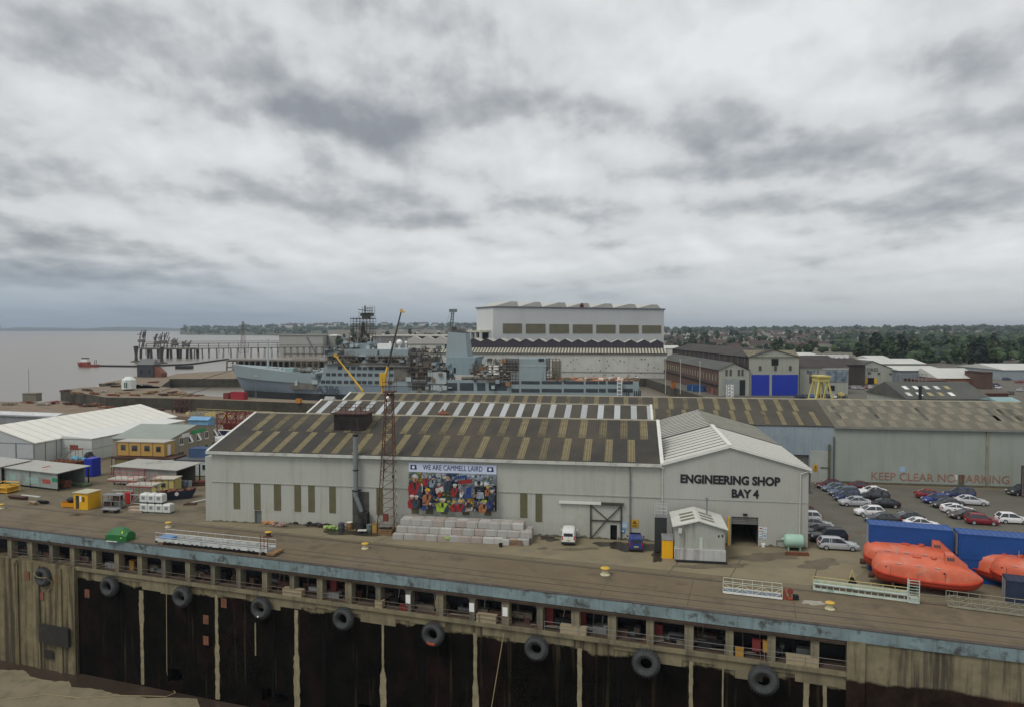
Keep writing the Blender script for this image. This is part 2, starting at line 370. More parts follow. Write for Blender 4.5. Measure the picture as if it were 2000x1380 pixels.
# dock floors behind
o = MB().prism([qw(-160, 120.3), qw(105, 120.3), qw(105, 154.4), qw(-160, 154.4)], -9, -4.45).build('small_dock_floor', M['darkwet']); struct(o)
o = MB().prism([qw(-147, 94.9), qw(21, 94.9), qw(21, 108.7), qw(-147, 108.7)], -9, -3.2).build('slip_dock_floor', mat('slip floor', (.09,.05,.035), .9, .3, .3)); struct(o)
# land to the right of the basin and all the built-up ground up to the hills
XR = 3000
bc1, bc2 = G(1262, 738), G(1380, 776)
land = [qw(112, 106.41), qw(600, 106.41), (XR, QUAY.w(600, 106.4).y), (XR, 640), (-60, 640), P2(G(905, 738)), P2(G(1262, 738)), P2(G(1380, 776)), qw(112, 154.4)]
o = MB().prism(land, -9, -.008, m=0, mtop=1).build('shipyard_ground', [M['oldwall'], M['tarmac']]); struct(o)
o = MB().prism([qw(30.02, 106.41), qw(112, 106.41), qw(112, 163.8), qw(105.1, 163.8), qw(105.1, 120.2), qw(30.02, 120.2)], -9, -.02).build('dock_head_ground', M['oldquay']); struct(o)
# hills: one terrain sheet
def hill(x, y):
    # height of the ground behind the yard
    if y < 640: return -.05
    a = math.atan2(x, y); h = 0
    px = 1000 + F*math.tan(a)
    k = min(1, max(0, (y-900)/2200)); k = k*k*(3-2*k)
    top = 15
    if px < 960: top = 22
    if px > 1500: top = 15 + (px-1500)*.016
    h = k*top
    if y > 3400: h -= (y-3400)*.012
    return h + 1.5*math.sin(x*.011+y*.004)*k + 1.0*math.sin(x*.031)*k - .05
mb = MB(); nx, ny = 70, 44; vs = []
for j in range(ny+1):
    y = 640 + (4700-640)*(j/ny)**1.6
    for i in range(nx+1):
        px = 640 + (2500-640)*i/nx; x = (px-1000)/F*y
        vs.append((x, y, hill(x, y)))
mb.add(vs, [(j*(nx+1)+i, j*(nx+1)+i+1, (j+1)*(nx+1)+i+1, (j+1)*(nx+1)+i) for j in range(ny) for i in range(nx)])
o = mb.build('hillside_terrain', M['farland'], smooth=True); struct(o)

def stain(nm, pts, m, z=.010, ):
    o = MB().add([G(*p, z) for p in pts], [tuple(range(len(pts)))]).build(nm, m, recalc=False); struct(o)
wet = mat('oily wet patch', (.035,.030,.022), .35, .3, .8); stn = mat('brown stain', (.118,.098,.064), .85, .25, .4, blotch=((.155,.13,.085), .9, .5))
def blotchpatch(nm, px, py, rx, ry, m, seed, z=.010):
    r = random.Random(seed); stain(nm, [(px+rx*math.cos(a*.1309)*(1+.25*math.sin(a*.262+seed)+.18*math.sin(a*.654+seed*2)+r.uniform(-.07, .07)), py+ry*math.sin(a*.1309)*(1+.25*math.sin(a*.262+seed)+.18*math.sin(a*.654+seed*2)+r.uniform(-.07, .07))) for a in range(48)][::-1], m, z)
for i, (px, py, rx, ry, m_) in enumerate(((1072, 1051, 17, 5, wet), (1200, 1062, 34, 6, wet), (1245, 1068, 40, 9, wet), (1130, 1071, 40, 3, stn), (1060, 1070, 12, 2, stn), (1283, 1085, 12, 10, wet), (565, 1052, 26, 5, stn), (700, 1040, 60, 6, wet), (600, 1027, 70, 4, stn), (1500, 1086, 60, 9, stn), (1600, 1100, 40, 9, stn), (90, 975, 60, 9, stn), (250, 1000, 80, 6, stn), (350, 975, 40, 9, stn), (1700, 1040, 22, 8, stn), (1390, 1104, 60, 5, stn), (150, 1004, 14, 2, wet), (1010, 1052, 22, 3, wet))): blotchpatch('ground_stain', px, py, rx, ry, m_, i, .011+.0008*i)
blotchpatch('worn_paint', 1590, 1176, 24, 4, mat('worn white paint', (.30,.28,.23), .9, .3, 2), 50)
# crane rails and slab joints on the quay ---------------------------

mb = MB()
def qline(w, q0, q1, wd, z=.006):
    a, b_ = QUAY.w(q0, w, z), QUAY.w(q1, w, z); d = QUAY.y*wd/2
    mb.quad(a-d, b_-d, b_+d, a+d)
for w, wd in ((8.45, .24), (8.85, .10), (3.6, .12), (2.15, .16), (.75, .07)): qline(w, -170, 150, wd)
o = mb.build('crane_rails', M['rail'], recalc=False); tag(o, 'dark crane rails let into the quay surface beside the big dry dock', 'crane rails')
mb = MB()
rr = random.Random(3)
for k in range(-16, 14):
    q = k*7.3 + rr.uniform(-.6, .6); a, b_ = QUAY.w(q, 9.2, .005), QUAY.w(q+1.5, 18.5, .005); d = QUAY.x*.05
    if rr.random() < .75: mb.quad(a-d, a+d, b_+d, b_-d)
for k in range(-16, 14):
    q = k*9.1 + rr.uniform(-2, 2); a, b_ = QUAY.w(q, .4, .005), QUAY.w(q+rr.uniform(-.3, .3), 8.0, .005); d = QUAY.x*.035
    if rr.random() < .6: mb.quad(a-d, a+d, b_+d, b_-d)
o = mb.build('slab_joints', M['joint'], recalc=False); struct(o)
# deck over the gallery
DQ = Frame(QUAY.o, QUAY.a)
o = MB().box(-190, 260, -.02, 8.3, -.9, 0).build('quay_deck', M['quaydeck'], None, QUAY.o, QUAY.a); struct(o)
# lighter slabs in front of the shop
s0 = SHOP
o = MB().prism([P2(SHOP.w(-2, -1.2)), P2(G(770, 1062)), P2(G(1000, 1083)), P2(G(1300, 1112)), P2(G(1640, 1148)), P2(G(1700, 1105)), P2(G(1668, 1066)), P2(SHOP.w(79.8, -.1)), P2(SHOP.w(0, -.1))], -.3, .004).build('apron_slab', M['slab']); struct(o)
o = MB().prism([P2(SHOP.w(81, 2)), P2(G(1672, 1072)), P2(G(1900, 1130)), P2(G(2400, 1180)), P2(SHOP.w(170, 38)), P2(SHOP.w(81, 39.5))], -.3, .008).build('car_park_tarmac', M['tarmac']); struct(o)

# ================================================================== DRY DOCK WALL
def holewall(mb, x0, x1, z0, z1, y, holes, depth, m=None, mback=None):
    """vertical wall facing -y with recessed openings (hx0,hx1,hz0,hz1)"""
    xs = sorted({x0, x1} | {h[0] for h in holes} | {h[1] for h in holes}); zs = sorted({z0, z1} | {h[2] for h in holes} | {h[3] for h in holes})
    for i in range(len(xs)-1):
        for j in range(len(zs)-1):
            cx, cz = (xs[i]+xs[i+1])/2, (zs[j]+zs[j+1])/2
            if any(h[0] < cx < h[1] and h[2] < cz < h[3] for h in holes): continue
            mb.quad((xs[i], y, zs[j]), (xs[i+1], y, zs[j]), (xs[i+1], y, zs[j+1]), (xs[i], y, zs[j+1]), m)
    for h in holes:
        a, b_, c, d = h[:4]; q = y+depth
        mb.quad((a, y, c), (a, y, d), (a, q, d), (a, q, c), m); mb.quad((b_, y, c), (b_, q, c), (b_, q, d), (b_, y, d), m)
        mb.quad((a, y, c), (a, q, c), (b_, q, c), (b_, y, c), m); mb.quad((a, y, d), (b_, y, d), (b_, q, d), (a, q, d), m)
        mb.quad((a, q, c), (a, q, d), (b_, q, d), (b_, q, c), mback if mback is not None else m)
def wallmat(name, thr, amp, upper, lower, lowcol2):
    """concrete wall whose lower part is black with algae and silt below an uneven tide line"""
    m = bpy.data.materials.new(name); m.use_nodes = True; nt = m.node_tree; N = nt.nodes; L = nt.links; b = N['Principled BSDF']; b.inputs['Roughness'].default_value = .9; b.inputs['Specular IOR Level'].default_value = .05
    t = N.new('ShaderNodeTexCoord'); s_ = N.new('ShaderNodeSeparateXYZ'); L.new(t.outputs['Object'], s_.inputs[0])
    def noise(sc, det=6, mp=(1, 1, 1)):
        q = N.new('ShaderNodeMapping'); q.inputs['Scale'].default_value = mp; L.new(t.outputs['Object'], q.inputs[0])
        n = N.new('ShaderNodeTexNoise'); n.inputs['Scale'].default_value = sc; n.inputs['Detail'].default_value = det; n.inputs['Roughness'].default_value = .65; L.new(q.outputs[0], n.inputs[0]); return n.outputs['Fac']
    def rng(v, a, b_, c=0., d=1.):
        n = N.new('ShaderNodeMapRange'); L.new(v, n.inputs[0])
        for i, x in enumerate((a, b_, c, d)): n.inputs[1+i].default_value = x
        return n.outputs[0]
    def mixc(f, a, b_):
        n = N.new('ShaderNodeMix'); n.data_type = 'RGBA'; L.new(f, n.inputs[0])
        for i, x in ((6, a), (7, b_)):
            if isinstance(x, tuple): n.inputs[i].default_value = (*x, 1)
            else: L.new(x, n.inputs[i])
        return n.outputs[2]
    def math_(op, a, b_):
        n = N.new('ShaderNodeMath'); n.operation = op
        for i, x in enumerate((a, b_)):
            if isinstance(x, (int, float)): n.inputs[i].default_value = x
            else: L.new(x, n.inputs[i])
        return n.outputs[0]
    up = mixc(rng(noise(.7), .3, .7), tuple(x*.75 for x in upper), tuple(x*1.2 for x in upper))
    up = mixc(rng(noise(1.1, 7, (1, 1, .05)), .46, .60, 0, .9), up, (.055, .045, .035))
    up = mixc(rng(noise(.5, 8), .56, .7, 0, .7), up, (.10, .085, .05))
    lo = mixc(rng(noise(.3), .35, .65), tuple(x*.5 for x in lower), tuple(x*1.5 for x in lower))
    lo = mixc(rng(noise(.22, 8, (1, 1, .6)), .5, .68, 0, .8), lo, lowcol2)
    lo = mixc(rng(noise(1.1, 6, (1, 1, .05)), .58, .72, 0, .5), lo, (.075, .06, .035))
    nz = math_('ADD', math_('MULTIPLY', math_('SUBTRACT', noise(.16, 2, (1, 1, .15)), .5), amp), math_('MULTIPLY', math_('SUBTRACT', noise(1.2, 5), .5), amp*.35))
    h = math_('ADD', s_.outputs[2], nz)
    c = mixc(rng(h, thr-.12, thr+.12), lo, up); L.new(c, b.inputs['Base Color'])
    bp = N.new('ShaderNodeBump'); bp.inputs['Strength'].default_value = .5; bp.inputs['Distance'].default_value = .08; L.new(noise(2.2, 8), bp.inputs['Height']); L.new(bp.outputs[0], b.inputs['Normal'])
    return m
M['wallmid'] = wallmat('dock wall tide line', -5.6, 2.6, (.18, .155, .092), (.0045, .004, .003), (.019, .009, .007))
M['wallright'] = wallmat('dock wall right part', -4.6, 1.4, (.20, .175, .11), (.022, .014, .010), (.06, .028, .018))
M['wallleft'] = wallmat('dock wall buttress', -60, 1.0, (.185, .158, .092), (.03, .025, .018), (.05, .03, .02))
FLOOR = QUAY.hit(0, 1283, 0)[1]; print('dock floor', FLOOR)
qx = lambda px, py, v=0.0: QUAY.hit(px, py, v)[0]
qe = lambda px: qx(px, 1026 + .119*px)
DW_ = thing('dock_wall', 'long concrete dry dock wall with black algae below a blue painted edge beam', 'dock wall', QUAY.o, QUAY.a)
QL, QR = -150, 110; BL = qe(150); GR = qe(1668)
mb = MB()
def qh(x0, x1, y0, y1):
    a, z1 = QUAY.hit(x0, y0, 0); b_, z0 = QUAY.hit(x1, y1, 0); return (a, b_, z0, z1)
h1 = qh(328, 356, 1303, 1336); h2 = qh(512, 562, 1342, 1378); h3 = qh(700, 724, 1372, 1396); h4 = qh(97, 114, 1262, 1282)
holewall(mb, BL, GR, FLOOR-.5, -4.15, 0, [h1, h2, h3], 2.0, 0, 1)
mb.box(BL-.01, GR, .02, 9, -4.6, -4.15, 0) if False else None
mb.quad((BL, 0, -4.15), (GR, 0, -4.15), (GR, 3.2, -4.15), (BL, 3.2, -4.15), 2)
mb.build('wall_face', [M['wallmid'], M['dark'], M['soffit']], DW_)
mb = MB().box(QL, BL, -.55, .6, FLOOR-.5, -4.15); mb.box(QL, BL, .6, 3.2, -4.4, -4.16)
for k in range(7):
    q = BL - 2.2 - k*3.9; mb.box(q-.55, q+.1, -.75, -.54, FLOOR-.3, -4.5)
mb.build('buttress', M['wallleft'], DW_)
mb = MB(); a_, z1_ = QUAY.hit(80, 1216, -.75); b_, z0_ = QUAY.hit(138, 1262, -.75)
mb.box(a_, b_, -1.1, -.76, z0_, z1_).box(h4[0], h4[1], -.80, -.77, h4[2], h4[3]); mb.build('plate_and_hole_dark', mat('black plate and hole dark', (.022,.02,.017), .7, .4, 1), DW_)  # upper box is a plate; lower black sheet paints the dark of a hole
mb = MB(); holewall(mb, GR, QR, FLOOR-.5, -1.0, -.25, [], 1); mb.box(GR-.6, GR+.9, -.5, .6, FLOOR, -1.1); mb.box(GR+4.2, GR+4.6, -.34, -.2, -5.5, -1.1)
mb.build('solid_wall', M['wallright'], DW_)
# edge beam
mb = MB().box(QL, QR, -.42, -.021, -1.16, -.03); mb.build('edge_beam', M['fascia'], DW_)
mb = MB().box(QL, QR, -.45, .10, -.03, .035); mb.build('edge_rail', mat('edge capping', (.07,.055,.045), .8, .4, 1), DW_)
mb = MB().box(QL, GR, -.3, 3.1, -1.45, -.91)
for k in range(80):
    q = QL + k*3.77
    if q < GR-1: mb.box(q-.2, q+.2, 0.1, 3.1, -1.75, -1.45)
mb.box(QL, QR, -.22, -.02, -1.62, -1.16); mb.build('soffit_beam', M['soffit'], DW_)
mb = MB().quad((QL, 3.15, -4.2), (GR, 3.15, -4.2), (GR, 3.15, -1.2), (QL, 3.15, -1.2))
mb.build('gallery_wall', M['gallery'], DW_)
mb = MB().box(QL, GR, 2.85, 3.1, -4.1, -3.05).box(QL, GR, 2.6, 2.8, -2.3, -2.15).box(QL, GR, 2.5, 2.65, -2.75, -2.62); mb.build('service_pipes', M['black'], DW_)
q57 = qe(57)
for nm_, m_, s_ in (('machinery', M['dark'], 1), ('machinery', M['darkrust'], 2), ('stored_timber', mat('gallery junk', (.13,.11,.08), .9, .4, 1), 3), ('machinery', M['steelgrey'], 4)):
    mb = MB(); r2 = random.Random(s_)
    for k in range(46): mb.cbox(r2.uniform(qe(10), GR-3), r2.uniform(1.0, 2.6), -4.15+r2.uniform(.2, .8), r2.uniform(.3, 2.2), r2.uniform(.3, .8), r2.uniform(.3, 1.3 if s_ < 3 else .7))
    for k in range(14): x_ = r2.uniform(qe(10), GR-3); mb.tube((x_, 1.4, -4.1), (x_+r2.uniform(-.5, .5), 1.4, -1.5), .06)
    if s_ == 3:
        for k in range(9): x_ = r2.uniform(qe(10), GR-8); mb.tube((x_, .5, -3.95), (x_+r2.uniform(2, 6), .6, -3.8), .07)
    mb.build(nm_, m_, DW_)
mcol = mat('column concrete', (.21,.185,.12), .9, .2, .8, streak=.7, blotch=((.09,.07,.05), .7, .9))
mcol2 = mat('column concrete dark', (.16,.145,.105), .9, .2, .8, streak=.8, blotch=((.09,.07,.05), .7, .9))
colm = [MB().box(-.36, .36, .02, .95, -4.15, -1.44).mesh('column', mcol), MB().box(-.3, .3, .05, 1.1, -4.15, -1.44).box(-.42, .42, 0.0, .5, -1.9, -1.44).mesh('column', mcol2), MB().box(-.42, .42, .02, .9, -4.15, -1.44).mesh('column', mcol)]
k = -20
while q57 + k*3.77 < GR-2:
    q = q57 + k*3.77
    if q > -110: link('column', colm[rr.choice((0, 0, 1, 2))], DW_, (q, 0, 0))
    k += 1
# ledge cap with uneven lower edge
mb = MB().box(BL, GR, -.35, 0, -4.5, -4.12); q = BL
mb.build('ledge', M['dockconc'], DW_)
mb = MB()
q = BL
while q < GR:
    L_ = rr.uniform(1.6, 4.5); d = rr.uniform(.5, 1.7) if rr.random() < .8 else .15
    mb.box(q, min(q+L_, GR), -.10, 0, -4.5-d, -4.5); q += L_
mb.build('concrete_band', M['dockconc'], DW_)
# pale joints on the black wall
for (px, ty, w1, w2, st) in ((147, 1130, .5, .45, .4), (275, 1152, .75, .5, .35), (422, 1160, .45, .7, .5), (498, 1215, .18, .18, .9), (578, 1190, .5, .85, .45), (747, 1205, .3, .85, .5), (928, 1235, .45, .75, .45), (1132, 1265, .5, .8, .55), (1350, 1290, .4, .5, .5), (1575, 1320, .55, .5, .3), (1612, 1310, .35, .6, .6), (1412, 1300, .15, .2, .6)):
    q, zt = QUAY.hit(px, ty, -.1); zb = FLOOR+.2 if px != 498 else zt-4; mb = MB(); n = 26; vs = []; zs_ = [zt+(zb-zt)*i/n for i in range(n+1)]
    for i, z in enumerate(zs_):
        w = (w1 if i/n < st else w2)/2; a = q-w*rr.uniform(.75, 1.1); b_ = q+w*rr.uniform(.7, 1.1); vs += [(a, -.08, z), (b_, -.08, z), (a, .01, z), (b_, .01, z)]
    fs = []
    for i in range(n): c = i*4; fs += [(c, c+1, c+5, c+4), (c, c+4, c+6, c+2), (c+1, c+3, c+7, c+5)]
    mb.add(vs, fs).build('joint_strip', mat('joint concrete', (.24,.205,.125), .9, .25, 1.2, streak=.4, blotch=((.12,.09,.06), .6, .8)), DW_)
# dark vertical slots
for px, ty in ((237, 1145), (532, 1180), (633, 1230), (825, 1270), (1098, 1290), (1208, 1300), (1290, 1310)):
    q, zt = QUAY.hit(px, ty, 0); MB().box(q-.22, q+.22, -.05, .02, FLOOR+.3, zt).build('guide_slot', mat('slot black', (.003,.003,.003), .8, .3, 1, spec=.1), DW_)
# rust plates
for px, py in ((60, 1120), (119, 1128), (402, 1209), (402, 1250), (170, 1158), (437, 1177), (88, 1160)):
    q, z = QUAY.hit(px, py, -.1); y = -.60 if q < BL else -.05; MB().box(q-.4, q+.4, y-.06, y, z-.55, z+.55).build('rust_plate', M['rust'], DW_)
# dock floor
o = MB().quad((-220, -70, FLOOR), (120, -70, FLOOR), (120, 1, FLOOR), (-220, 1, FLOOR)).build('dock_gutter', M['darkwet'], None, QUAY.o, QUAY.a, recalc=False); struct(o)
edge = [(-60, 1300), (0, 1307), (45, 1306), (58, 1318), (100, 1328), (135, 1330), (140, 1340), (200, 1347), (235, 1357), (300, 1362), (385, 1364), (392, 1382), (430, 1400), (600, 1440), (900, 1500), (1400, 1600)]
pts = []
for i in range(len(edge)-1):
    for t_ in range(5):
        x_ = edge[i][0]+(edge[i+1][0]-edge[i][0])*t_/5; y_ = edge[i][1]+(edge[i+1][1]-edge[i][1])*t_/5+rr.uniform(-2, 2); pts.append(P2(G(x_, y_, FLOOR+.12)))
pts += [P2(QUAY.w(90, -66)), P2(QUAY.w(-215, -66)), P2(G(-700, 1220, FLOOR+.12))]
o = MB().prism(pts, FLOOR-.3, FLOOR+.12).build('dock_floor', M['sand']); struct(o)
# hose down the wall
pts = [QUAY.w(*( [*QUAY.hit(325, 1140, -.4)][:1] + [-.4] + [QUAY.hit(325, 1140, -.4)[1]] )), QUAY.w(QUAY.hit(326, 1310, -.3)[0], -.3, QUAY.hit(326, 1310, -.3)[1]), G(332, 1338, FLOOR+.1), G(343, 1352, FLOOR+.17), G(325, 1359, FLOOR+.17), G(240, 1357, FLOOR+.17), G(160, 1362, FLOOR+.17), G(90, 1355, FLOOR+.17), G(0, 1366, FLOOR+.17)]
tag(MB().path(pts, .045).build('hose', mat('hose', (.30,.24,.13), .7, .2, 1)), 'thin pale hose hanging down the dock wall onto the dry dock floor', 'hose')
p1_, p2_ = QUAY.hit(984, 1235, -.5), QUAY.hit(960, 1380, -.5)
tag(MB().path([QUAY.w(p1_[0], -.5, p1_[1]), QUAY.w(p2_[0], -.5, p2_[1])], .05).build('rope', mat('rope', (.30,.24,.13), .7, .2, 1)), 'slanting pale rope hanging on the black dock wall between two tyre fenders', 'rope')

# tyre fenders -------------------------------------------------------
def torus(mb, R1, r, n=28, k=12, sq=1.0):
    rings = []
    for i in range(n):
        a = 2*math.pi*i/n; rg = []
        for j in range(k):
            b_ = 2*math.pi*j/k; rad = R1 + r*math.cos(b_)*(1 if math.cos(b_) < 0 else .8); rg.append((rad*math.cos(a), r*sq*math.sin(b_), rad*math.sin(a)))
        rings.append(rg)
    rings.append(rings[0]); mb.loft(rings, caps=False)
def make_tyre(label, loc, extra=None):
    t_ = thing('tyre_fender', label, 'tyre fender', loc, QUAY.a, 'big tyre fenders hanging along the dock wall')
    mb = MB(); torus(mb, .80, .36, sq=1.25)
    for i in range(28):
        a = 2*math.pi*i/28; mb.cbox(1.09*math.cos(a), 0, 1.09*math.sin(a), .05, .62, .05)
    mb.build('tyre', M['rubber'], t_, smooth=True)
    MB().path([(-.15, .35, .9), (-.25, .5, 1.9)], .03).path([(.15, .35, .9), (.25, .5, 1.9)], .03).build('chain', M['rust'], t_)
    return t_
TY = [(85, 1125, 'grey tyre fender wrapped in rope, leftmost on the pale dock wall'), (214, 1144, 'tyre fender second from the left on the dock wall, just right of the pale buttress'),
 (356, 1164, 'tyre fender third from the left, beside the hanging hose'), (510, 1186, 'tyre fender with a white spot at its bottom, fourth from the left'), (671, 1207, 'plain black tyre fender fifth from the left on the dock wall'),
 (846, 1237, 'tyre fender with a red patch on its bottom edge'), (1048, 1265, 'tyre fender right of the slanting rope, third from the right'), (1262, 1294, 'large tyre fender second from the right on the dock wall'), (1491, 1327, 'large tyre fender at the right end of the dock gallery')]
for i, (px, py, lb) in enumerate(TY):
    q, z = QUAY.hit(px, py, -.75); t_ = make_tyre(lb, QUAY.w(q, -.75, z)); s_ = 1.14 if i < 7 else 1.24; t_.scale = (s_,)*3
    if i == 0: MB().path([(-.9, -.5, .5), (-.4, -.52, .1), (.3, -.52, .05), (.95, -.45, .15), (1.25, 0, -.5), (1.1, 0, -1.2), (.5, 0, -1.6)], .035).build('rope', mat('rope', (.3,.24,.13)), t_)
    if i == 3: MB().blob((-.05, -.44, -.75), .12).build('white_mark', M['white'], t_)
    if i == 5:
        mb = MB(); rings = []
        for k2 in range(7):
            a = R(-125+k2*10); rings.append([((.80+.37*.8*math.cos(b_))*math.cos(a), .37*1.27*math.sin(b_), (.80+.37*.8*math.cos(b_))*math.sin(a)) for b_ in [R(-110+22*j) for j in range(11)]])
        mb.loft(rings, caps=False, closed=False).build('red_patch', mat('faded red', (.33,.06,.03), .8, .3, 2), t_)
# walkway railing ----------------------------------------------------
def railing(fr, label, x0, x1, y, z, h=1.05, step=2.0, mt=None, r=.03, nr=2, name='railing', cat='railing'):
    mt = mt or M['galv']; o_ = thing(name, label, cat, fr.w(x0, y, z), fr.a); L_ = x1-x0; mb = MB()
    for i in range(nr): mb.bar((0, 0, h*(i+1)/nr), (L_, 0, h*(i+1)/nr), r)
    mb.build('rail', mt, o_); pm = MB().bar((0, 0, 0), (0, 0, h), r*1.2).mesh('post', mt); n = max(1, int(L_/step))
    for i in range(min(n+1, 90)): link('post', pm, o_, (L_*i/n, 0, 0))
    return o_
railing(QUAY, 'white tube railing along the right half of the dock gallery ledge', qe(1065), GR-.5, -.25, -4.13, mt=M['steelgrey'], step=3.4, r=.02)
railing(QUAY, 'rusty railing along the left half of the dock gallery ledge', qe(20), qe(1000), -.25, -4.13, mt=mat('rusty rail', (.12,.09,.07), .8, .4, 2), step=3.6, h=.9)
# cabinets and boxes in the gallery
def small_box(name, label, cat, q, y, z, sx, sy, sz, m, trim=None, group=None):
    o_ = thing(name, label, cat, QUAY.w(q, y, z), QUAY.a, group); mb = MB().box(-sx/2, sx/2, -sy/2, sy/2, 0, sz); mb.build('body', m, o_)
    MB().box(-sx/2-.03, sx/2+.03, -sy/2-.03, sy/2+.03, sz, sz+.06).build('lid', trim or m, o_)
    MB().box(-sx*.36, sx*.36, -sy/2-.02, -sy/2, sz*.15, sz*.85).build('panel', trim or m, o_); return o_
bx = mat('beige box', (.33,.27,.17), .85, .15, 1, blotch=((.15,.12,.08), .5, 1))
for i, (px, w) in enumerate(((571, 2.6), (950, 2.2), (740, .9), (1120, 2.7), (1568, 2.8))):
    small_box('service_box', ['long beige service box on the gallery ledge right of the fourth tyre', 'beige service box with pale stain, between sixth and seventh tyre', 'small beige box on the gallery ledge at mid dock', 'long beige service box right of the seventh tyre', 'long beige service box left of the last tyre'][i], 'box', qe(px), .2, -4.14, w, .7, .75, bx)
gr_, gy_ = mat('gallery dull red', (.15,.02,.018), .7, .3), mat('gallery dull yellow', (.35,.19,.03), .7, .3)
for i, (px, m_, lb, hh) in enumerate(((221, M['red'], 'red fire cabinet in the gallery near the green tent', 1.3), (242, M['yellow'], 'yellow drum-like cabinet in the gallery beside the red cabinet', 1.2), (640, M['red'], 'narrow red cabinet behind a gallery column in the middle', 2.0), (675, M['red'], 'second narrow red cabinet just right of another in the gallery', 2.0), (787, M['red'], 'low bright red box at the foot of a gallery column', .5), (856, M['yellow'], 'yellow box hanging beside a gallery column', .9),
   (1068, M['red'], 'dark red cabinet behind the column above the seventh tyre', 2.0), (1132, M['red'], 'narrow red cabinet right of the seventh tyre', 1.9), (1284, M['red'], 'wide dark red cabinet in the gallery above the eighth tyre', 1.6), (1445, M['yellow'], 'small yellow gas bottle in the gallery', .7), (1478, M['red'], 'round red hose reel box by a gallery column', 1.0), (1499, M['yellow'], 'yellow box beside the column above the last tyre', 1.0))):
    q = qe(px); small_box('cabinet', lb, 'cabinet', q, 1.35 if hh > 1 else .3, -4.14 if hh != .9 and hh != 1.0 else -3.4, .75 if hh > .6 else 1.0, (.5), hh, {'red paint': gr_}.get(m_.name, gy_))
for i, px in enumerate((805, 916, 984)):
    q = q57 + round((qe(px)-q57)/3.77)*3.77
    o = tag(MB().box(-.28, .28, -.03, .0, 0, .95).build('white_board', M['white'], None, QUAY.w(q, -.02, -3.2), QUAY.a), ['white notice board on the column above the sixth tyre', 'tall white notice board on a gallery column right of the sixth tyre', 'white notice board on the next column, left of the seventh tyre'][i], 'notice board')
# ================================================================== ENGINEERING SHOP (three spans) and its neighbours
M['clad'] = mat('grey green cladding', (.40,.405,.355), .7, .05, .25, corr=('X', .30), corrb=.3, streak=.45, scol=(.25,.24,.18), sscale=.7, blotch=((.33,.32,.26), .6, .25))
M['cladb'] = mat('bay cladding', (.38,.38,.34), .7, .04, .25, corr=('X', .30), corrb=.22, streak=.22, scol=(.25,.25,.21), sscale=.9)
M['clad3'] = mat('green grey long wall', (.285,.315,.275), .75, .07, .2, corr=('X', .4), corrb=.15, streak=.35, scol=(.17,.18,.13), sscale=.6)
M['cladblue'] = mat('faded blue wall', (.27,.325,.35), .75, .10, .25, corr=('X', .4), corrb=.3, streak=.5, scol=(.17,.22,.28), sscale=.8, blotch=((.20,.25,.30), .6, .4))
M['cladlow'] = mat('stained pale wall', (.35,.36,.33), .8, .12, .4, streak=.6, scol=(.16,.15,.08), sscale=.7)
M['roof'] = mat('fibre cement roof', (.042,.039,.033), .9, .22, .35, corr=('X', .36), corrb=.5, tint=((.085,.068,.045), .6, .1), blotch=((.040,.038,.033), .6, .25))
M['roof3'] = mat('fibre cement roof brown', (.058,.051,.040), .9, .2, .3, corr=('X', .36), corrb=.4, tint=((.085,.075,.055), .6, .1))
M['roof4'] = mat('lichened grey roof', (.135,.125,.095), .9, .22, .3, corr=('X', .36), corrb=.4, blotch=((.10,.09,.07), .6, .2))
M['rl_tan'] = mat('mossy roof light', (.215,.178,.092), .8, .35, .6, corr=('X', .34), corrb=2.0, streak=.4)
M['rl_pale'] = mat('pale rooflight', (.33,.28,.15), .8, .15, .8, corr=('X', .3), corrb=.5)
M['rl_white'] = mat('white roof light', (.40,.42,.42), .5, .06, .8, corr=('X', .3), corrb=.3)
M['rl_grey'] = mat('tan roof patch', (.18,.15,.10), .85, .2, .6)
M['trim'] = mat('white trim', (.62,.62,.56), .6, .08, 1)
M['window'] = mat('olive wall light', (.115,.105,.052), .6, .14, .8, corr=('X', .28), corrb=.5)
M['gutter'] = mat('dirty gutter', (.48,.48,.43), .7, .12, 1, blotch=((.2,.2,.17), .6, 1.2))

EAVE, RIDGE = 9.95, 13.75
L1 = 61.9
S = thing('engineering_shop', 'long grey engineering shop with mossy striped roof and a photo billboard on its wall', 'industrial building', SHOP.o, SHOP.a)
sx = lambda px, py, v=0.0: SHOP.hit(px, py, v)
def grime(par, x0, x1, y, seed, h=.4):  # dirt at the wall foot, also painted as contact shade along the ground
    r = random.Random(seed); n = int((x1-x0)/.45); mb = MB(); vs = []
    for i in range(n+1): x = x0+(x1-x0)*i/n; vs += [(x, y, .01), (x, y, r.uniform(.08, h)*r.random()+.08)]
    mb.add(vs, [(2*i, 2*i+2, 2*i+3, 2*i+1) for i in range(n)]).build('contact_grime_band', mat('splash dirt and contact shade', (.13,.12,.085), .95, .4, 1.2), par, recalc=False)
def rect(x0, y0, x1, y1, v=0.0):
    a, zt = SHOP.hit(x0, y0, v); b_, zb = SHOP.hit(x1, y1, v); return (a, b_, zb, zt)
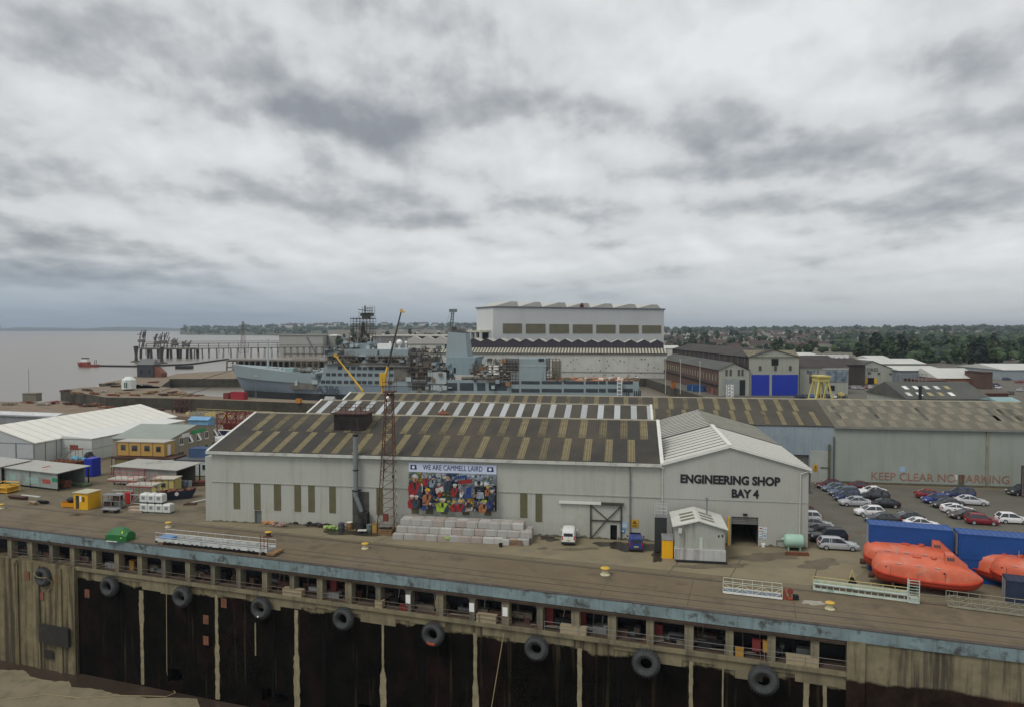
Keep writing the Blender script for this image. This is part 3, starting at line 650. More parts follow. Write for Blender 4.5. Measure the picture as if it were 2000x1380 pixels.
# front wall of span one with a big sliding door bay and small doors
door_px = rect(1154, 984, 1213, 1052)
pd = rect(1192, 1024, 1205, 1053)
sd_ = rect(497, 996, 511, 1020)
mb = MB(); holewall(mb, 0, L1, 0, EAVE, 0, [(pd[0], pd[1], 0, pd[3]), (sd_[0], sd_[1], 0, sd_[3])], .5, 0, 1)
mb.build('front_wall', [M['clad'], M['dark']], S)
mb = MB()
mb.add([(0, .01, 0), (0, 26, 0), (0, 26, EAVE), (0, 13, RIDGE-.1), (0, .01, EAVE)], [(0, 1, 2, 3, 4)])
mb.add([(0, 26, 0), (0, 43.5, 0), (0, 43.5, 9.9), (0, 38, 13.2), (0, 26, EAVE)], [(0, 1, 2, 3, 4)])
mb.add([(0, 43.5, 0), (0, 66, 0), (0, 66, 9.5), (0, 53, 13.3), (0, 43.5, 10.7)], [(0, 1, 2, 3, 4)])
mb.quad((0, 66, 0), (93.3, 66, 0), (93.3, 66, 9.5), (0, 66, 9.5))
mb.add([(L1, 26, EAVE), (L1, 38, 13.2), (L1, 43.5, 10.9), (L1, 43.5, 9), (L1, 26, 9)], [(0, 1, 2, 3, 4)])
mb.build('side_wall', M['clad'], S)
MB().box(-1.15, -.003, .25, 5, 0, 9.1).build('lean_to', M['clad'], S)
MB().box(-.02, L1, -.10, -.003, 5.62, 5.70).build('sheet_lap', mat('lap line', (.345,.345,.30), .8, .1), S)
def slope(name, x0, x1, y0, z0, y1, z1, m, t_=.12, par=None):
    n = Vector((0, -(z1-z0), (y1-y0))).normalized()*t_; n = n if n.z > 0 else -n
    return MB().add([(x0, y0, z0), (x1, y0, z0), (x1, y1, z1), (x0, y1, z1), (x0, y0+n.y, z0+n.z), (x1, y0+n.y, z0+n.z), (x1, y1+n.y, z1+n.z), (x0, y1+n.y, z1+n.z)],
        [(0,3,2,1),(4,5,6,7),(0,1,5,4),(1,2,6,5),(2,3,7,6),(3,0,4,7)]).build(name, m, par or S)
r1 = slope('roof', -.35, L1+.1, -.35, EAVE-.05, 13, RIDGE, M['roof'])
slope('roof', -.35, L1+.1, 26, EAVE, 13, RIDGE, M['roof'])
r2 = slope('roof', -.35, L1+.1, 26, EAVE, 38, 13.3, M['roof3'])
slope('roof', -.35, L1+.1, 43.6, 10.9, 38, 13.3, M['roof3'])
r3 = slope('roof', -.35, 93.4, 40.4, EAVE-.1, 52.6, 13.45, M['roof3'])
slope('roof', -.35, 93.4, 66, 9.5, 52.6, 13.45, M['roof3'])
srnd = random.Random(77); STR2 = {'mossy roof light': mat('mossy roof light dull', (.15,.125,.068), .85, .35, .6, corr=('X', .34), corrb=2.0, blotch=((.05,.046,.036), .8, .8)), 'white roof light': mat('white roof light dull', (.33,.345,.34), .55, .08, .6)}
# roof light strips as raised sheets
def strips(par, y0, z0, y1, z1, a0, a1, xs, w, m, name='roof_light', lean=0.0):
    """strip between fractions a0..a1 of the slope"""
    d = Vector((0, y1-y0, z1-z0)); n = Vector((0, -d.z, d.y)).normalized()*.145
    p0 = Vector((0, y0, z0)) + d*a0 + n; p1 = Vector((0, y0, z0)) + d*a1 + n
    q = n.normalized()*.05
    me = MB().add([(-w/2, p0.y, p0.z), (w/2, p0.y, p0.z), (w/2, p1.y, p1.z), (-w/2, p1.y, p1.z)] + [(x, p.y-q.y, p.z-q.z) for x, p in ((-w/2, p0), (w/2, p0), (w/2, p1), (-w/2, p1))], [(0,1,2,3), (4,5,1,0), (7,3,2,6), (4,0,3,7), (5,6,2,1)]).mesh(name, m)
    me2 = me.copy(); me2.materials[0] = STR2.get(m.name, m)
    for x in xs: link(name, me2 if srnd.random() < .4 else me, par, (x+srnd.uniform(-.06, .06), 0, 0))
strips(r1, -.35, EAVE-.05, 13, RIDGE, .52, .97, [2.9+2.85*i for i in range(21)], 1.02, M['rl_tan'])
strips(r1, -.35, EAVE-.05, 13, RIDGE, .02, .50, [3.9+2.85*i for i in range(20)], .98, M['rl_tan'])
strips(r2, 26, EAVE, 38, 13.3, .03, .97, [1.7+2.85*i for i in range(22)], 1.02, M['rl_white'])
strips(r3, 40.4, EAVE-.1, 52.6, 13.45, .52, .97, [3.2+2.85*i for i in range(1, 31)], .95, M['rl_tan'])
strips(r3, 40.4, EAVE-.1, 52.6, 13.45, .50, .97, [2.2], 1.5, M['rl_pale'])
strips(r3, 40.4, EAVE-.1, 52.6, 13.45, .03, .5, [62.5+2.85*i for i in range(11)], .85, M['rl_tan'])
# verges, gutters, ridge caps
mb = MB()
def verge(x, y0, z0, y1, z1, w=.35): mb.add([(x-w/2, y0, z0), (x+w/2, y0, z0), (x+w/2, y1, z1), (x-w/2, y1, z1), (x-w/2, y0, z0+.28), (x+w/2, y0, z0+.28), (x+w/2, y1, z1+.28), (x-w/2, y1, z1+.28)], [(0,3,2,1),(4,5,6,7),(0,1,5,4),(1,2,6,5),(2,3,7,6),(3,0,4,7)])
verge(-.40, -.4, EAVE-.12, 13, RIDGE-.05); verge(L1+.02, -.4, EAVE-.12, 13, RIDGE-.05, .45); verge(-.40, 26, EAVE, 38, 13.3); verge(L1-.1, 26, EAVE, 38, 13.3, .4); verge(-.40, 40.6, EAVE, 52.6, 13.45)
mb.build('verge_trim', M['trim'], S)
MB().box(-.6, L1, -.55, -.30, EAVE-.35, EAVE+.04).build('gutter', M['gutter'], S)
mb = MB().prof([(12.7, RIDGE+.06), (13, RIDGE+.22), (13.3, RIDGE+.06)], -.3, L1).prof([(37.7, 13.36), (38, 13.52), (38.3, 13.36)], -.3, L1).prof([(52.3, 13.5), (52.6, 13.66), (52.9, 13.5)], -.3, 93.4)
mb.build('ridge_cap', mat('ridge cap', (.25,.23,.17), .8, .2, 1), S)
# wall lights
wins = [(456, 940, 469, 993), (496, 942, 509, 995), (535, 944, 549, 996), (575, 946, 588, 998), (602, 947, 615, 999), (643, 949, 656, 1001), (735, 951, 748, 1004), (1016, 962, 1030, 1010), (1046, 963, 1059, 1018)]
for w in wins + [(804, 985, 818, 1002), (832, 985, 846, 1003), (861, 985, 874, 1003), (903, 986, 917, 1005), (946, 986, 960, 1006)]:
    a, b_, z0, z1 = rect(*w); MB().box(a, b_, -.045, -.012, z0, z1).build('wall_light', M['window'], S)
a, b_, z0, z1 = rect(497, 996, 511, 1020); MB().box(a, b_, .25, .3, 0, z1).build('door', mat('grey green door', (.13,.15,.14), .6, .1), S)
grime(S, 0, pd[0]-.1, -.014, 1); grime(S, pd[1]+.1, L1, -.014, 2)
# billboard ---------------------------------------------------------
B = rect(799, 902, 970, 997); bw, bh = B[1]-B[0], B[3]-B[2]
bo = thing('billboard', 'white banner board headed WE ARE CAMMELL LAIRD above a collage of workers in hard hats', 'billboard', SHOP.w(B[0], -.14, B[2]), SHOP.a)
mb = MB().box(0, bw, 0, .11, 0, bh*.80); mb.build('photo_panel', mat('collage ground', (.06,.055,.06), .5, .3, 1), bo)
MB().box(0, bw, -.006, .11, bh*.80, bh).build('banner_panel', mat('banner white', (.55,.60,.72), .45, .03), bo)
navy = mat('navy print', (.012,.03,.13), .5, .1)
o = lettering('WE ARE CAMMELL LAIRD', .98, navy, bo, (bw*.505, -.03, bh*.905), bold=0, thick=.01, sx=1.0)
o.scale = (bw*.68/o.dimensions.x, 1, 1)
for fx in (.056, .932):
    c = bw*fx; mb = MB().add([(c-.45, -.03, bh*.855), (c+.45, -.03, bh*.855), (c+.36, -.03, bh*.955), (c-.42, -.03, bh*.955)], [(0, 1, 2, 3)], 0)
    mb.add([(c-.03+.2*math.cos(2*math.pi*i/14), -.04, bh*.905+.2*math.sin(2*math.pi*i/14)) for i in range(14)], [tuple(range(14))], 1); mb.build('flag_logo', [navy, M['white']], bo, recalc=False)
PC = {}
def pc(c):
    if c not in PC: PC[c] = mat('print %s' % (c,), c, .45, .45, 2.2, blotch=(tuple(x*.3 for x in c), .7, 1.6))
    return PC[c]
mats_ = [(.26,.02,.02), (.30,.12,.05), (.30,.42,.04), (.02,.045,.18), (.48,.48,.45), (.36,.22,.15), (.035,.055,.08), (.12,.18,.08), (.60,.35,.02), (.20,.22,.27), (.02,.02,.025), (.25,.30,.35)]
pm = [pc(c) for c in mats_]
RED, ORA, LIM, BLU, WHI, SKN, DKB, GRN, YEL, GRY, BLK, LBL = range(12)
# tiles: x0,x1,y0,y1 as fractions of the collage, background
TL = [(0,.155,.35,1,GRN), (0,.155,0,.35,BLK), (.155,.32,.55,1,GRY), (.155,.32,.16,.62,DKB), (.155,.32,0,.2,LBL), (.32,.44,.72,1,GRY), (.32,.44,.42,.74,WHI), (.32,.58,.38,.62,GRN), (.44,.58,.55,1,DKB),
      (.58,.76,.78,1,LBL), (.58,.76,.36,.8,WHI), (.76,1,.68,1,GRY), (.76,1,.36,.7,BLK), (.32,.50,0,.37,GRN), (.50,.66,0,.37,GRY), (.66,.75,.12,.34,YEL), (.66,.75,0,.13,SKN), (.75,1,0,.36,BLK)]
mb = MB(); PH = bh*.80
for i, (a, b_, c, d, m_) in enumerate(TL): y_ = -.012-.0012*i; mb.quad((a*bw, y_, c*PH), (b_*bw, y_, c*PH), (b_*bw, y_, d*PH), (a*bw, y_, d*PH), m_)
rr = random.Random(5)
dd = [0.040]
def disc(cx, cz, rx, rz, m_, n=10):
    dd[0] += .0006; mb.add([(cx*bw+rx*math.cos(2*math.pi*i/n), -dd[0], cz*PH+rz*math.sin(2*math.pi*i/n)) for i in range(n)], [tuple(range(n))], m_)
def pz(pts, m_):
    dd[0] += .0006; mb.add([(x*bw, -dd[0], z*PH) for x, z in pts], [tuple(range(len(pts)))], m_)
def worker(cx, base, h, jacket, hat, face=SKN, w=1.0):
    w *= h*.62
    pz([(cx-.17*w, base), (cx+.17*w, base), (cx+.19*w, base+.40*h), (cx+.14*w, base+.54*h), (cx+.05*w, base+.60*h), (cx-.05*w, base+.60*h), (cx-.14*w, base+.54*h), (cx-.19*w, base+.40*h)], jacket)
    pz([(cx+.02*w, base), (cx+.17*w, base), (cx+.19*w, base+.4*h), (cx+.14*w, base+.5*h)], BLK if rr.random() < .5 else DKB); pz([(cx-.03*w, base+.3*h), (cx+.03*w, base+.3*h), (cx+.04*w, base+.58*h), (cx-.04*w, base+.58*h)], BLK)
    disc(cx, base+.70*h, .075*w*bw, .10*h*PH, face); disc(cx+.02*w, base+.68*h, .03*w*bw, .06*h*PH, RED if face == SKN and h > .5 else face); pz([(cx-.10*w, base+.76*h), (cx+.10*w, base+.76*h), (cx+.075*w, base+.87*h), (cx, base+.91*h), (cx-.075*w, base+.87*h)], hat)
# soft grounds of the single photographs: small irregular patches, tile by tile
for (a_, b_, c_, d_, m_) in TL:
    pal_ = {GRN: (GRN, BLK, YEL, GRY, DKB), BLK: (BLK, BLK, DKB, GRY, ORA), GRY: (GRY, DKB, WHI, GRN, LBL), DKB: (DKB, BLK, GRY, BLU), LBL: (LBL, WHI, BLU, GRY), WHI: (WHI, LBL, GRY), YEL: (YEL, BLK, SKN), SKN: (SKN, ORA, WHI)}[m_]
    for k in range(int(150*(b_-a_)*(d_-c_)*10)):
        x_, z_ = rr.uniform(a_+.008, b_-.008), rr.uniform(c_+.012, d_-.012); w_, h_ = rr.uniform(.003, .018), rr.uniform(.008, .05); x0, x1, z0, z1 = max(a_, x_-w_), min(b_, x_+w_), max(c_, z_-h_), min(d_, z_+h_)
        pz([(x0, z0), (x1, z0+.3*(z1-z0)*rr.random()), (x1-.4*(x1-x0)*rr.random(), z1), (x0, z1-.4*(z1-z0)*rr.random())], rr.choice(pal_))
pz([(.325, .62), (.44, .75), (.44, .66), (.325, .5)], RED); pz([(.33, .60), (.44, .70), (.44, .55), (.34, .47)], WHI); pz([(.585, .84), (.74, .90), (.75, .80), (.6, .74)], RED); pz([(.58, .97), (.70, 1), (.66, .93), (.58, .88)], BLU); pz([(.165, .5), (.185, .5), (.185, .72), (.165, .72)], WHI)
pz([(.665, .40), (.72, .40), (.745, .70), (.68, .66)], BLU); pz([(.60, .38), (.75, .38), (.75, .42), (.61, .41)], BLU); pz([(.78, .74), (.86, .74), (.86, .84), (.78, .84)], WHI); disc(.82, .80, .25, .3, BLK); pz([(.88, .74), (.93, .74), (.93, .82), (.88, .82)], WHI); pz([(.77, .62), (.87, .60), (.87, .68), (.77, .68)], BLK); pz([(.79, .38), (.88, .38), (.87, .55), (.81, .56)], LBL)
for k in range(5): pz([(.60+k*.022, .70), (.612+k*.022, .70), (.612+k*.022, .73), (.60+k*.022, .73)], BLK)
worker(.095, .36, .68, RED, WHI); worker(.06, .04, .42, RED, WHI); worker(.112, .05, .40, DKB, WHI); worker(.24, .14, .52, ORA, YEL); worker(.225, .66, .36, RED, GRY); worker(.30, .64, .34, LBL, BLU); worker(.20, 0, .24, BLU, BLK); worker(.27, 0, .24, BLK, WHI)
worker(.41, -.02, .42, LIM, WHI, w=1.5); worker(.54, 0, .34, RED, YEL); worker(.615, -.0, .37, RED, YEL, w=1.2); worker(.55, .40, .40, RED, WHI); worker(.38, .38, .22, RED, SKN); worker(.47, .56, .44, DKB, SKN); worker(.88, 0, .40, ORA, LIM, w=1.4); worker(.945, .12, .34, BLU, BLK); worker(.92, .46, .30, ORA, YEL); worker(.965, .32, .34, DKB, WHI); worker(.63, .40, .22, WHI, RED); worker(.705, .13, .22, BLK, SKN)
mb.build('photo_collage', pm, bo, recalc=False)
# sliding door bay ---------------------------------------------------
a, b_, z0, z1 = rect(1154, 984, 1213, 1052); dk = mat('door frame brown', (.05,.045,.035), .8, .2)
fr = thing('sliding_door', 'large cross braced sliding door hung on the shop wall beside the blue car', 'sliding door', SHOP.w(a, -.12, 0), SHOP.a); w = b_-a; h = z1
MB().box(0, w, 0, .06, .05, h).build('door_leaf', mat('door leaf', (.36,.35,.30), .8, .08, .5, corr=('X', .3), corrb=.2, streak=.4), fr) if False else None
mb = MB()
for x_ in (0, w): mb.box(x_-.09, x_+.09, -.06, .08, 0, h)
mb.box(.09, w-.09, -.05, .07, 2.35, 2.5); mb.tube((.1, -.02, .15), (w*.5, -.02, 2.45), .07, n=4).tube((w*.5, -.02, 2.4), (w-.1, -.02, h-.15), .07, n=4).tube((.1, -.02, h-.15), (w*.62, -.02, 2.35), .07, n=4)
mb.build('frame', dk, fr)
px0 = SHOP.hit(1092, 979)[0]; px1 = SHOP.hit(1174, 985)[0]
MB().box(px0-a, px1-a, -.2, .05, h+.06, h+.38).build('track_cover', M['trim'], fr); MB().box(px1-a, w+.3, -.2, .05, h+.02, h+.36).build('track', dk, fr)
def sign_on(fr_, r, m, label, cat='sign', y=-.03, parts=None, txt=None, tm=None, ts=.3):
    a, b_, z0, z1 = r; o_ = thing('sign' if cat == 'sign' else cat.replace(' ', '_'), label, cat, fr_.w(a, y, z0), fr_.a); MB().box(0, b_-a, -.04, .0, 0, z1-z0).build('plate', m, o_)
    for q in parts or []: MB().box(q[0]*(b_-a), q[1]*(b_-a), -.055, -.041, q[2]*(z1-z0), q[3]*(z1-z0)).build('mark', q[4], o_)
    if txt: lettering(txt, ts, tm, o_, ((b_-a)/2, -.05, (z1-z0)*.5), thick=.004)
    return o_
lblue = mat('sign light blue', (.30,.42,.55), .5, .1); sblue = mat('sign blue', (.05,.22,.50), .5, .1)
sign_on(SHOP, rect(1213, 1018, 1226, 1031), lblue, 'pale blue notice board right of the sliding door, upper one', parts=[(.1, .9, .55, .62, M['white']), (.1, .9, .3, .38, M['white'])])
sign_on(SHOP, rect(1213, 1032, 1220, 1040), sblue, 'small blue safety sign below the pale notice board', parts=[(.2, .8, .4, .7, M['white'])])
def warn(r, label, fr_=SHOP, y=-.03):
    o_ = sign_on(fr_, r, mat('sign yellow', (.50,.28,.02), .6, .15, 3), label, y=y); w_, h_ = r[1]-r[0], r[3]-r[2]
    MB().add([(w_*.2, -.05, h_*.45), (w_*.8, -.05, h_*.45), (w_*.5, -.05, h_*.92)], [(0, 1, 2)]).box(w_*.15, w_*.85, -.05, -.045, h_*.2, h_*.3).box(w_*.25, w_*.75, -.05, -.045, h_*.08, h_*.14).build('symbol', mat('sign dark', (.12,.07,.01), .6), o_, recalc=False)
warn(rect(1232, 1013, 1247, 1029), 'square yellow warning sign on the shop wall above the blue car')
# downpipes
dp = mat('downpipe grey', (.16,.17,.16), .6, .2)
def downpipe(fr_, px, py0, py1, m, label, y=-.18, r=.08):
    q, zt = fr_.hit(px, py0, y); o_ = thing('downpipe', label, 'downpipe', fr_.w(q, y, 0), fr_.a); MB().tube((0, 0, .1), (0, 0, zt), r, n=8).build('pipe', m, o_)
    MB().box(-.18, .18, -.15, .15, zt-.3, zt).build('hopper', m, o_)
    for k in range(4): MB().box(-.13, .13, -.1, .16, 1+k*zt/4.5, 1.08+k*zt/4.5).build('bracket', m, o_)
downpipe(SHOP, 1231, 905, 1050, dp, 'dark downpipe on the shop wall between the sliding door and yellow sign')
downpipe(SHOP, 1294, 910, 1055, M['gutter'], 'pale downpipe in the corner where the shop meets Bay 4')
# roof extractor house
V = thing('roof_ventilator', 'rusty dark louvred ventilator box with railings on the mossy roof', 'roof ventilator', SHOP.w(0, 0, 0), SHOP.a)
yv = 7.2; a, z0 = SHOP.hit(652, 832, yv); b_, _ = SHOP.hit(712, 832, yv); zt = SHOP.hit(680, 808, yv)[1]
mb = MB(); mb.box(a, b_, yv, yv+3.2, 11.3, zt); mb.box(b_-1.3, b_-.8, yv-.05, yv, 12.3, zt-.2)
for i in range(9): mb.box(a+.05, b_-.05, yv-.08, yv, 12.1+i*.22, 12.15+i*.22)
mb.build('housing', mat('sooty housing', (.038,.032,.028), .9, .35, .8), V)
mb = MB(); w0 = zt
for i in range(8):
    x_ = a-.3+(b_-a+.6)*i/7
    for y_ in (yv-.3, yv+3.5): mb.bar((x_, y_, w0), (x_, y_, w0+1.1), .035)
for y_ in (yv-.3, yv+3.5):
    for z_ in (.55, 1.1): mb.bar((a-.3, y_, w0+z_), (b_+.3, y_, w0+z_), .03)
mb.build('railing', M['darkrust'], V); MB().box(a-.35, b_+.35, yv-.35, yv+3.55, zt-.02, zt+.16).build('deck', M['darkrust'], V)
# soot on the roof below it: part of the roof
# round cowl vent
q, zc = SHOP.hit(865, 812, 15.5); tag(MB().lathe([(.3, -1.2), (.35, -.3), (.95, -.2), (1.0, .05), (.55, .3), (.2, .5), (.05, .8)], n=14).build('roof_cowl', M['rust'], None, SHOP.w(q, 15.5, 13.9), 0, smooth=True), 'small round rusty cowl vent on the shop ridge line', 'roof vent')
# chimney flue with elbow
Fl = thing('flue', 'tall grey metal flue pipe with bent sooty foot against the shop wall', 'flue', SHOP.w(SHOP.hit(695, 960, -.7)[0], -.7, 0), SHOP.a)
zt = SHOP.hit(694, 851, -.7)[1]; ze = SHOP.hit(695, 968, -.7)[1]; xe = SHOP.hit(708, 1006, -.7)[0]-SHOP.hit(695, 960, -.7)[0]; zf = SHOP.hit(708, 1000, -.7)[1]
fm = mat('flue steel', (.17,.19,.19), .55, .15, .8, streak=.6)
MB().lathe([(.33, ze), (.33, zt)], n=16).tube((0, 0, ze+.05), (xe, -.1, zf), .30, n=14).build('pipe', fm, Fl, smooth=True)
MB().lathe([(.35, zt), (.37, zt+.3), (.30, zt+.3)], n=16).build('cap', M['black'], Fl)
MB().lathe([(.40, 5.2), (.40, 5.35)], n=16).lathe([(.40, 8.0), (.40, 8.12)], n=16).box(-.55, .55, -.1, .7, 5.2, 5.3).build('clamp', M['black'], Fl)
MB().cbox(xe+.25, -.1, 1.6, 1.2, 1.0, 1.6).tube((xe, -.1, zf+.2), (xe+.2, -.1, 1.8), .35, n=12).lathe([(.6, 0), (.6, 1.2), (.3, 1.7)], (xe-.1, -.5, 0), n=14).build('fan_housing', mat('soot black', (.02,.019,.018), .8, .5, 1), Fl)
MB().box(-.75, 1.6, .66, .683, .1, 5.0).build('soot_panel', mat('soot stain', (.07,.07,.06), .9, .5, .7), Fl)

# ================================================================== BAY 4
L4 = SHOP.hit(1577, 1068)[0]; mid = SHOP.hit(1425, 871)[0]; ER, RR_ = 9.75, SHOP.hit(1425, 871)[1]; EL = 9.95
B4 = thing('bay_four_shop', 'gabled end bay with black ENGINEERING SHOP BAY 4 lettering and ribbed white roof', 'industrial building', SHOP.o, SHOP.a)
dr = rect(1428, 1007, 1480, 1064); V0 = -.12
mb = MB()
dz = dr[3]; xs = [L1+.1, dr[0], dr[1], L4]
def topz(x): return EL + (RR_-EL)*(x-L1)/(mid-L1) if x < mid else RR_ + (ER-RR_)*(x-mid)/(L4-mid)
mb.add([(L1+.1, V0, 0), (dr[0], V0, 0), (dr[0], V0, dz), (dr[1], V0, dz), (dr[1], V0, 0), (L4, V0, 0), (L4, V0, ER), (mid, V0, RR_), (L1+.1, V0, EL)], [(0, 1, 2, 8), (2, 3, 7, 8), (3, 4, 5, 6), (3, 6, 7)])
mb.add([(L4, V0, 0), (L4, 40.4, 0), (L4, 40.4, ER), (L4, V0, ER)], [(0, 1, 2, 3)])
mb.build('wall', M['cladb'], B4)
mb = MB().quad((dr[0], V0, 0), (dr[0], V0, dz), (dr[0], 9, dz), (dr[0], 9, 0)).quad((dr[1], V0, 0), (dr[1], 9, 0), (dr[1], 9, dz), (dr[1], V0, dz)).quad((dr[0], 9, 0), (dr[0], 9, dz), (dr[1], 9, dz), (dr[1], 9, 0)).quad((dr[0], V0, dz), (dr[1], V0, dz), (dr[1], 9, dz), (dr[0], 9, dz))
mb.build('doorway', mat('interior', (.035,.033,.03), .9, .3), B4)
MB().box(dr[0]-.02, dr[1]+.02, V0+.15, V0+.25, dz-.95, dz).build('roller_shutter', mat('shutter', (.14,.14,.13), .6, .1, 1, corr=('Z', .2), corrb=.6), B4)
MB().box(dr[0]-.42, dr[0]-.22, V0-.2, V0-.02, 0, dz-.05).build('yellow_post', M['yellow'], B4)
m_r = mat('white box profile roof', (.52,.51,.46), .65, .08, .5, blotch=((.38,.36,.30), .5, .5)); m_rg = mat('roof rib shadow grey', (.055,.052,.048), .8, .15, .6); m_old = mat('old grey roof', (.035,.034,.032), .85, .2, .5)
def bayroof(name, y0, y1, side, m0, m1, wide, gap):
    x0, z0, x1, z1 = (L1+.1, EL, mid, RR_) if side < 0 else (L4+.35, ER-.08, mid, RR_)
    def P(f, y, up): return (x0+(x1-x0)*f, y, z0+(z1-z0)*f+up)
    o_ = MB().add([P(0, y0, .04), P(1, y0, .04), P(1, y1, .04), P(0, y1, .04), P(0, y0, .16), P(1, y0, .16), P(1, y1, .16), P(0, y1, .16)], [(0,3,2,1),(4,5,6,7),(0,1,5,4),(1,2,6,5),(2,3,7,6),(3,0,4,7)]).build(name, m0, B4)
    mb = MB(); y = y0+gap/2
    while y+wide < y1+.01:
        mb.add([P(0, y, .165), P(1, y, .165), P(1, y+wide, .165), P(0, y+wide, .165), P(0, y+.05, .22), P(1, y+.05, .22), P(1, y+wide-.05, .22), P(0, y+wide-.05, .22)], [(4,5,6,7),(0,1,5,4),(1,2,6,5),(2,3,7,6),(3,0,4,7)]); y += wide+gap
    mb.build('roof_sheeting', m1, o_)
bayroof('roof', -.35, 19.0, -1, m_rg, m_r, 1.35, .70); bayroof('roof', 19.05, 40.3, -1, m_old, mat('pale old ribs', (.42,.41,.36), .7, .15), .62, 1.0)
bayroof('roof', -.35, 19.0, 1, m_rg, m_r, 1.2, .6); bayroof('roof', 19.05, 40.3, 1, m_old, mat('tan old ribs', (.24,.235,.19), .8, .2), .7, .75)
mb = MB().box(mid-.28, mid+.28, -.4, 19.0, RR_+.12, RR_+.30); mb.build('ridge_cap', M['trim'], B4)
MB().box(mid-.15, mid+.15, 19.02, 40.3, RR_+.12, RR_+.22).build('ridge_cap', mat('dirty cap', (.2,.19,.15)), B4)
mb = MB()
for (xa, za, xb, zb) in ((L1+.15, EL, mid, RR_), (L4+.3, ER, mid, RR_)): mb.add([(xa, -.42, za-.1), (xb, -.42, zb-.1), (xb, -.42, zb+.24), (xa, -.42, za+.24), (xa, -.36, za-.1), (xb, -.36, zb-.1), (xb, -.36, zb+.24), (xa, -.36, za+.24)], [(0,3,2,1),(4,5,6,7),(0,1,5,4),(1,2,6,5),(2,3,7,6),(3,0,4,7)])
mb.build('verge_trim', M['trim'], B4)
MB().box(L4+.05, L4+.35, -.35, 40, ER-.3, ER-.05).build('gutter', M['gutter'], B4)
MB().box(mid+.2, mid+2.3, 29, 31.5, RR_-.35, RR_-.1).build('roof_hatch', mat('hatch', (.35,.42,.5)), B4) if False else None
MB().box(L1+.2, L4-.02, V0-.06, V0-.005, 5.62, 5.69).build('sheet_lap', mat('lap line', (.345,.345,.30)), B4)
def letter_fit(fr_, txt, x0, x1, yc, cap_h, m, par, v, bold=.0, nm='lettering'):
    a, z = fr_.hit(x0, yc[0], v); b_, z2 = fr_.hit(x1, yc[1], v)
    o_ = lettering(txt, 1.0, m, par, (0, 0, 0), thick=.02, bold=bold, name=nm); bpy.context.view_layer.update()
    vs = [v_.co for v_ in o_.data.vertices]; x_0, x_1 = min(v_.x for v_ in vs), max(v_.x for v_ in vs); y_0, y_1 = min(v_.y for v_ in vs), max(v_.y for v_ in vs)
    sx_ = (b_-a)/(x_1-x_0); sy_ = cap_h/(y_1-y_0); o_.scale = (sx_, sy_, 1); o_.location = ((a+b_)/2-(x_0+x_1)/2*sx_, v-.03, (z+z2)/2-(y_0+y_1)/2*sy_); return o_
blackp = mat('sign black', (.012,.012,.014), .5)
mph = 89.0/F
letter_fit(SHOP, 'ENGINEERING SHOP', 1329, 1524, (934, 939), 18*mph, blackp, B4, V0, .045)
letter_fit(SHOP, 'BAY 4', 1429, 1482, (962, 964), 17*mph, blackp, B4, V0, .045)
for i, (r, lb) in enumerate(((rect(1482, 1028, 1490, 1036, V0), 'white safety sign right of the Bay 4 doorway, upper left one'), (rect(1491, 1029, 1498, 1040, V0), 'white list notice right of the Bay 4 doorway, upper right one'), (rect(1482, 1038, 1488, 1049, V0), 'narrow white notice low beside the Bay 4 doorway'), (rect(1490, 1042, 1497, 1052, V0), 'blue and white mandatory sign beside the Bay 4 doorway'))):
    sign_on(SHOP, r, M['white'], lb, y=V0-.02, parts=[(.15, .85, .55, .85, (M['red'], lblue, lblue, sblue)[i]), (.15, .85, .2, .35, (lblue, lblue, sblue, sblue)[i])])
tag(MB().box(-.25, .25, -.35, 0, 0, .22).build('floodlight', M['black'], None, SHOP.w(SHOP.hit(1455, 1003, V0)[0], V0-.01, SHOP.hit(1455, 1005, V0)[1]), SHOP.a), 'small dark floodlight above the Bay 4 doorway', 'lamp')
grime(B4, L1+.2, dr[0]-.3, V0-.014, 3); grime(B4, dr[1]+.1, L4-.05, V0-.014, 4)
# corner pipe on the right of bay 4
o = thing('corner_pipe', 'pale downpipe at the right corner of the Bay 4 gable wall', 'downpipe', SHOP.w(L4-1.0, V0-.2, 0), SHOP.a); MB().tube((0, 0, 0), (0, 0, ER-.5), .07, n=8).build('pipe', M['gutter'], o); MB().tube((0, 0, ER-.5), (1.2, .1, ER-.1), .07, n=8).build('elbow', M['gutter'], o)
o = thing('corner_brackets', 'dark pipes and brackets on the outer side of Bay 4 below its eave', 'pipework', SHOP.w(L4, 1.0, 0), SHOP.a); MB().tube((.4, 0, 6.7), (.4, 0, ER-.4), .12).tube((.4, 0, 6.7), (.1, .4, 6.5), .12).box(0, .7, -.2, .3, 6.6, 7.0).build('pipe', dp, o); MB().tube((.35, .5, 0), (.35, .5, 6.6), .07).build('drop_pipe', M['gutter'], o)

# ================================================================== LONG SHED BEHIND
NB = thing('long_shed', 'long grey green shed wall painted KEEP CLEAR NO PARKING under a patchy lichened roof', 'industrial building', SHOP.o, SHOP.a)
UE = 129.0; HV = 40.5; U3 = 93.4
dr3 = (SHOP.hit(1541, 890, HV)[0], SHOP.hit(1580, 890, HV)[0], 0, SHOP.hit(1560, 887, HV)[1])
mb = MB(); holewall(mb, 62, U3, 0, EAVE-.1, HV, [dr3], .6, 0, 0); mb.build('blue_wall', M['cladblue'], S)
MB().box(dr3[0], dr3[1], HV+.4, HV+.5, 0, dr3[3]).build('roller_door', mat('grey roller', (.13,.13,.12), .6, .1, 1, corr=('Z', .3), corrb=.5), S)
MB().box(dr3[1]+.2, U3-.2, HV-.08, HV-.01, .02, 5.6).build('lower_wall', M['cladlow'], S)
xr = SHOP.hit(1621, 900, HV)[0]; mb = MB()
